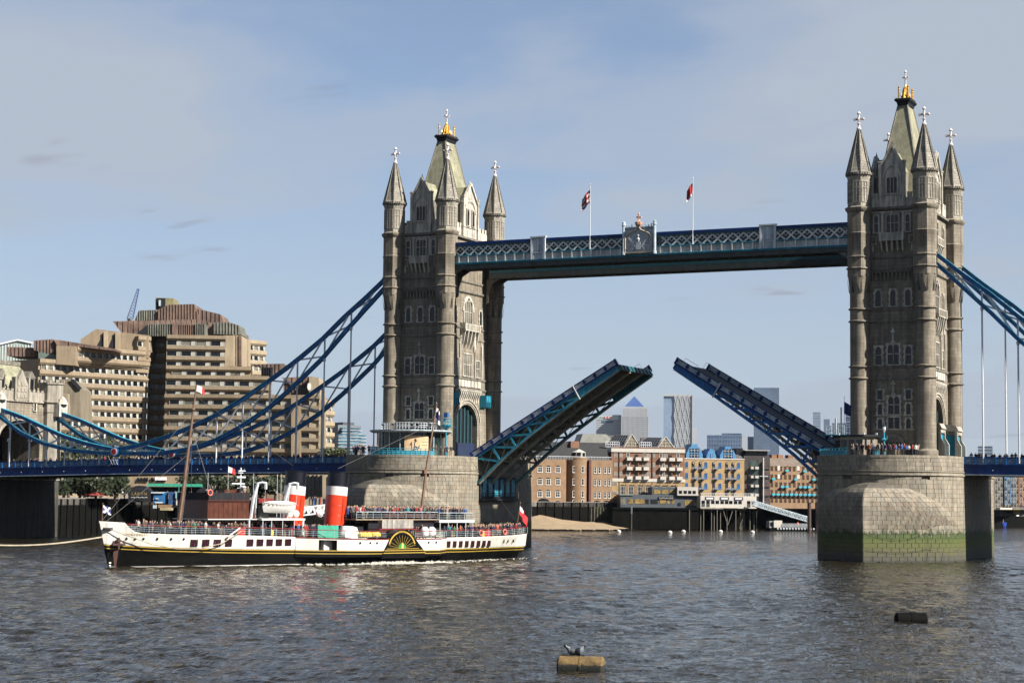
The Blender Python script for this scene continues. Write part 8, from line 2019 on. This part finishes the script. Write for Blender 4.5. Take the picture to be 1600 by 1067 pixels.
def bird(label, c, h, lift):
    t = thing('pigeon', label, 'bird', tuple(c), h); m = MB()
    P_ = [(-.34, .02, .12), (-.2, .05, .14), (-.08, .1, .16), (.06, .11, .19), (.15, .08, .25), (.19, .05, .32), (.22, .05, .37), (.27, .035, .37), (.31, .01, .355)]
    m.loft([[(x, 1.5*r*math.cos(q), z+lift*max(0, x)+1.5*r*math.sin(q)) for q in [2*math.pi*i/10 for i in range(10)]] for x, r, z in P_]); m.m = [0 if i < 30 else (1 if i < 55 else 0) for i in range(len(m.f))]
    for s in (-1, 1): m.mat(1); m.add([(-.2, s*.07, .17), (.05, s*.125, .24), (.1, s*.12, .15), (-.1, s*.1, .1)], [(0, 1, 2, 3)]); m.mat(2); m.tube([(0, s*.04, .08), (.01, s*.04, 0)], .012, 4)
    build(m, 'body', PIG, t, True, world=False); t.scale = (1.35,)*3
bird('dark pigeon with raised head standing on the rusty drum', dc+Vector((dx.x*-.1, dx.y*-.1, .74)), .2, .12); bird('grey and white pigeon crouching left on the rusty drum', dc+Vector((dx.x*-.5, dx.y*-.5, .73)), 3.6, 0)
# ---------------------------------------------------------------- people
SKIN = [mat('skin_light', (.50, .30, .22), .6), mat('skin_brown', (.22, .11, .07), .6)]
HAIRS = [mat('hair_dark', (.02, .014, .01), .6), mat('hair_brown', (.10, .05, .025), .6), mat('hair_fair', (.35, .24, .12), .6), mat('hair_grey', (.40, .38, .36), .6)]
TOPS = dict(navy=(.015, .02, .06), black=(.012, .012, .014), red=(.50, .02, .02), white=(.70, .68, .64), grey=(.16, .16, .17), blue=(.03, .12, .42), green=(.02, .20, .08), orange=(.70, .16, .02), pink=(.60, .18, .25), brown=(.14, .08, .045), beige=(.42, .34, .24), turquoise=(.05, .30, .34), purple=(.12, .04, .18), olive=(.09, .09, .04))
TOPS = {k: tuple(c*.62 for c in v) for k, v in TOPS.items()}
def body_mesh(pose):
    """one continuous skinned figure, 1.72 m tall, facing -y"""
    V = [(0, 0, .95), (0, 0, 1.15), (0, -.01, 1.38), (0, 0, 1.48), (0, -.015, 1.58), (0, -.02, 1.68), (.10, 0, .9), (.12, -.01, .5), (.12, 0, .08), (.12, -.12, .03), (-.10, 0, .9), (-.12, .01, .5), (-.12, 0, .08), (-.12, -.12, .03), (.19, 0, 1.38), (-.19, 0, 1.38)]
    Rr = [.15, .13, .15, .055, .075, .095, .095, .065, .05, .045, .095, .065, .05, .045, .07, .07]
    Ed = [(0, 1), (1, 2), (2, 3), (3, 4), (4, 5), (0, 6), (6, 7), (7, 8), (8, 9), (0, 10), (10, 11), (11, 12), (12, 13), (2, 14), (2, 15)]
    arms = {'down': ((.24, .01, 1.12), (.25, -.06, .86)), 'rail': ((.25, -.08, 1.14), (.18, -.34, 1.05)), 'photo': ((.27, -.14, 1.2), (.10, -.30, 1.5)), 'wave': ((.33, -.02, 1.5), (.36, -.05, 1.78)), 'pocket': ((.28, .04, 1.12), (.18, -.03, .93))}
    for s, k in ((1, pose[0]), (-1, pose[1])):
        a, b = arms[k]; i = len(V); V += [(s*a[0], a[1], a[2]), (s*b[0], b[1], b[2])]; Rr += [.048, .042]; Ed += [(14 if s > 0 else 15, i), (i, i+1)]
    me = bpy.data.meshes.new('person'); me.from_pydata(V, Ed, []); o = bpy.data.objects.new('tmp', me); COL.objects.link(o)
    md = o.modifiers.new('s', 'SKIN'); 
    for i, sv in enumerate(me.skin_vertices[0].data): sv.radius = (Rr[i], Rr[i]*(.75 if i in (0, 1, 2) else 1)); sv.use_root = (i == 0)
    md2 = o.modifiers.new('d', 'SUBSURF'); md2.levels = 1; md2.render_levels = 1
    bpy.context.view_layer.update(); dg = bpy.context.evaluated_depsgraph_get(); r = bpy.data.meshes.new_from_object(o.evaluated_get(dg)); bpy.data.objects.remove(o)
    for v in r.vertices:       # fuller jacket and trousers, a nose
        if .75 < v.co.z < 1.4 and abs(v.co.x) < .21: v.co.x *= 1.12; v.co.y *= 1.15
    idx = []
    for p in r.polygons:
        c = p.center; hand = abs(c.x) > .2 and False
        if c.z > 1.5: k = 1 if (c.z > 1.66 or c.y > .015) and c.z > 1.54 else 0
        elif c.z > .93: k = 2
        else: k = 3 if c.z > .07 else 4
        for s, kk in ((1, pose[0]), (-1, pose[1])):
            hb = arms[kk][1]
            if (Vector((s*hb[0], hb[1], hb[2]))-c).length < .085: k = 0
        idx.append(k)
    IDX[pose] = idx; r['k'] = 0; r.polygons.foreach_set('use_smooth', [True]*len(r.polygons)); return r
IDX = {}
POSES = [('down', 'down'), ('rail', 'rail'), ('photo', 'photo'), ('down', 'rail'), ('wave', 'down'), ('pocket', 'down'), ('pocket', 'rail')]
PTXT = {0: 'standing arms down', 1: 'leaning on a rail', 2: 'taking a photo', 3: 'one hand on the rail', 4: 'waving', 5: 'hand in pocket', 6: 'resting an arm on the rail'}
BASES = [body_mesh(p) for p in POSES]
SHOE = mat('shoe_black', (.015, .012, .01), .5)
LEGM = [mat('trouser_navy', (.02, .03, .07), .85), mat('trouser_black', (.015, .015, .016), .85), mat('trouser_stone', (.28, .23, .16), .85)]
prn = random.Random(21); VAR = {}
def person_mesh(pi, col, hi, si, li):
    k = (pi, col, hi, si, li)
    if k not in VAR:
        me = BASES[pi].copy(); me.materials.clear()
        for m_ in (SKIN[si], HAIRS[hi], mat('jacket_'+col, TOPS[col], .85), LEGM[li], SHOE): me.materials.append(m_)
        me.polygons.foreach_set('material_index', IDX[POSES[pi]]); me.update(); VAR[k] = me
    return VAR[k]
COLW = ['navy']*12+['black']*16+['grey']*6+['red']*3+['white']*3+['blue']*3+['green']*1+['orange']*1+['pink']*1+['brown']*5+['beige']*3+['turquoise']+['purple']+['olive']*4
HN = ['dark', 'brown', 'fair', 'grey']
PTXT = {0: 'standing', 1: 'leaning on the rail', 2: 'taking a photo', 3: 'holding the rail', 4: 'waving', 5: 'hand in pocket', 6: 'resting an arm'}
SEEN = set()
def person(x, y, z, ang, zone, group, base=None):
    for tr in range(60):
        pi = prn.choice((0, 0, 1, 1, 2, 3, 3, 4, 5, 5, 6)); col = prn.choice(COLW); hi = prn.choice((0, 0, 1, 1, 2, 3)); si = 1 if prn.random() < .15 else 0; li = prn.choice((0, 1, 1, 2))
        lab = '%s-haired person in %s top %s, %s' % (HN[hi], col, PTXT[pi], zone)
        if lab not in SEEN: break
    SEEN.add(lab)
    o = bpy.data.objects.new('person', person_mesh(pi, col, hi, si, li)); COL.objects.link(o); o.location = (x, y, z); o.rotation_euler = (0, 0, ang+prn.uniform(-.7, .7)); s = prn.uniform(.92, 1.07); o.scale = (s*prn.uniform(.95, 1.12), s, s)
    tag(o, lab, 'person', group)
    return o
def sp(s, y, z): return LOC[ship]@Vector((s, y, z))
face = SRZ
def crowd(n, s0, s1, y0, y1, zf, zone, group='passengers on the paddle steamer', seeks=1.0):
    placed = []
    for i in range(n):
        for tr in range(30):
            s = prn.uniform(s0, s1); y = y0+(y1-y0)*prn.random()**1.3
            if all(abs(s-a)+abs(y-b) > .42 for a, b in placed): break
        placed.append((s, y)); yy = -y
        if (s-10.1)**2+yy*yy < .4: continue
        p = sp(s, yy, zf(s)); person(p.x, p.y, p.z, face, zone, group)
# (outermost first: y is the distance from the centreline toward the camera)
bw = lambda s: lerpP(BD, s)-.45
def edge_crowd(n, s0, s1, wf, depth, zf, zone, mirror=False):
    last = []
    for i in range(n):
        for tr in range(30):
            s = s0+(s1-s0)*(i+prn.uniform(-.2, 1.2))/n; s = min(max(s, s0), s1); w = wf(s)-depth*prn.random()
            if all(abs(s-a)+abs(w-b) > .45 for a, b in last): break
        last.append((s, w)); p = sp(s, -w, zf(s)); person(p.x, p.y, p.z, face, zone, 'passengers on the paddle steamer')
dz = lambda s: deckz(s)-.06
edge_crowd(22, 3.2, 9.5, bw, 1.4, dz, 'at the steamer bow rail')
edge_crowd(36, 9.8, 17.5, bw, 1.9, dz, 'by the foredeck rail')
edge_crowd(18, 17.5, 26, bw, 1.4, dz, 'below the steamer lifeboat')
edge_crowd(12, 26.3, 31.5, lambda s: 4.9, 1.0, dz, 'behind the green screen')
edge_crowd(6, 43, 47, lambda s: 5.6, .8, dz, 'just aft of the paddle box')
edge_crowd(14, 36.4, 41.3, lambda s: 3.2, 1.8, lambda s: 5.73, 'right behind the aft funnel')
edge_crowd(36, 41.3, 51, lambda s: 2.85, 1.6, lambda s: 5.73, 'on the upper deck amidships')
edge_crowd(22, 51.6, 57.6, lambda s: 3.5, 1.5, lambda s: 5.63, 'by the aft mast')
edge_crowd(12, 52.3, 57.8, bw, 1.0, dz, 'under the white shelter')
edge_crowd(34, 58, 67, bw, 1.7, dz, 'on the open after deck')
edge_crowd(8, 67, 71, lambda s: lerpP(BD, s)-.5, .7, dz, 'beside the stern ensign')
for s, y in ((14, -1.5), (16, -2), (18.5, -2.2), (20, -1.0)): p = sp(s, y, 8.12); person(p.x, p.y, p.z, face, 'on the open bridge', 'crew on the steamer bridge')
# spectators on the piers and decks
def arc_people(x0, r, a0, a1, n, zone):
    for i in range(n):
        a = R(a0+(a1-a0)*(i+.5+prn.uniform(-.3, .3))/n); rr_ = r-prn.random()*.9
        person(x0+rr_*math.cos(a), -PY+rr_*math.sin(a), PT+.03, a+math.pi/2, zone, 'spectators on the bridge piers')
arc_people(0, 9.7, -165, -95, 22, 'pier edge left of mural')
arc_people(0, 9.9, -40, -12, 6, 'pier edge right of mural')
arc_people(82.3, 9.8, -112, -48, 26, 'edge of the weedy pier')
for i in range(14): person(82.3+11.5+i*.62+prn.uniform(-.2, .2), -8.5+prn.random()*.4, 14.5, 0, 'behind the right deck parapet', 'spectators on the right hand deck')
for i in range(14): person(-12-i*.75+prn.uniform(-.2, .2), -8.4+prn.random()*.4, 14.5, 0, 'left deck beside the pavilion', 'spectators on the left hand deck')
# the rest of the spectators along the long deck, only heads above the parapet: one mass
import numpy as _np
mm = MB(); mats6 = [mat('jacket_'+c, TOPS[c], .85) for c in ('black', 'navy', 'grey', 'red', 'white', 'blue')]+[SKIN[0], HAIRS[0], HAIRS[2]]
def lowfig(x, y, z, rr_):
    c = rr_.choice((0, 0, 0, 0, 0, 1, 1, 1, 1, 2, 2, 0, 3, 4, 5)); h = rr_.uniform(1.55, 1.82); mm.mat(c)
    prof = [(.13, 0), (.16, h*.45), (.2, h*.6), (.21, h*.78), (.08, h*.85)]; mm.lathe(x, y, [(r_, z+q) for r_, q in prof], 6, rr_.random())
    mm.mat(6); mm.lathe(x, y-.02, [(.07, z+h*.85), (.1, z+h*.9), (.1, z+h*.94)], 6); mm.mat(rr_.choice((7, 7, 8))); mm.lathe(x, y+.01, [(.11, z+h*.93), (.1, z+h*.98), (.03, z+h)], 6)
rr_ = random.Random(9)
for i in range(150):
    x = -22.5-rr_.random()**1.1*66; lowfig(x, -8.35+rr_.random()*.8, 15.6+(x+10.7)*.0105-max(0, -x-63)*.011-1.08, rr_)
for i in range(24): x = 103+rr_.random()*20; lowfig(x, -8.4+rr_.random()*.6, 14.3, rr_)
for i in range(30): a = G(rr_.uniform(463, 512), 780, 402); lowfig(a.x, a.y, G(490, 789, 402).z, rr_)
for i in range(14): a = G(rr_.uniform(170, 300), 780, 427); lowfig(a.x, a.y, 7.7, rr_)
tag(build(mm, 'crowd', mats6), 'line of spectators along the long deck parapet and the quay, mostly heads', 'crowd', kind='stuff')

mm = MB()
for s0, s1, w0, w1, n, zf in ((9.8, 26, 1.0, 3.2, 110, dz), (3.5, 9.5, .1, 1.6, 14, dz), (36.4, 51, -1.5, 2.2, 150, lambda s: 5.73), (51.6, 57.6, -1.5, 2.6, 60, lambda s: 5.63), (58, 69, -.5, 2.4, 90, dz), (42, 51, 3.1, 4.2, 14, dz), (26.5, 36, 2.6, 4.2, 24, dz)):
    for i in range(n):
        s = rr_.uniform(s0, s1)
        w = rr_.uniform(w0, min(w1, lerpP(BD, s)-1.2)); p = sp(s, -w, zf(s)); lowfig(p.x, p.y, p.z, rr_)
tag(build(mm, 'crowd', mats6), 'packed passengers standing behind the front rows on the steamer decks', 'crowd', kind='stuff')
# ---------------------------------------------------------------- air
m = MB(); m.box(-5200, 2200, -420, 5600, -1.0-2.0, 330)
hm = bpy.data.materials.new('haze'); hm.use_nodes = True; ht = hm.node_tree; ht.nodes.remove(ht.nodes['Principled BSDF'])
pv = N(ht, 'ShaderNodeVolumePrincipled'); pv.inputs['Color'].default_value = (.66, .80, 1, 1); pv.inputs['Density'].default_value = 1.2e-5; pv.inputs['Anisotropy'].default_value = .3
ht.links.new(pv.outputs[0], ht.nodes['Material Output'].inputs['Volume'])
hz_o = build(m, 'haze', hm); tag(hz_o, kind='stuff')
sc.cycles.volume_bounces = 0; sc.cycles.volume_step_rate = 8; sc.cycles.volume_preview_step_rate = 8
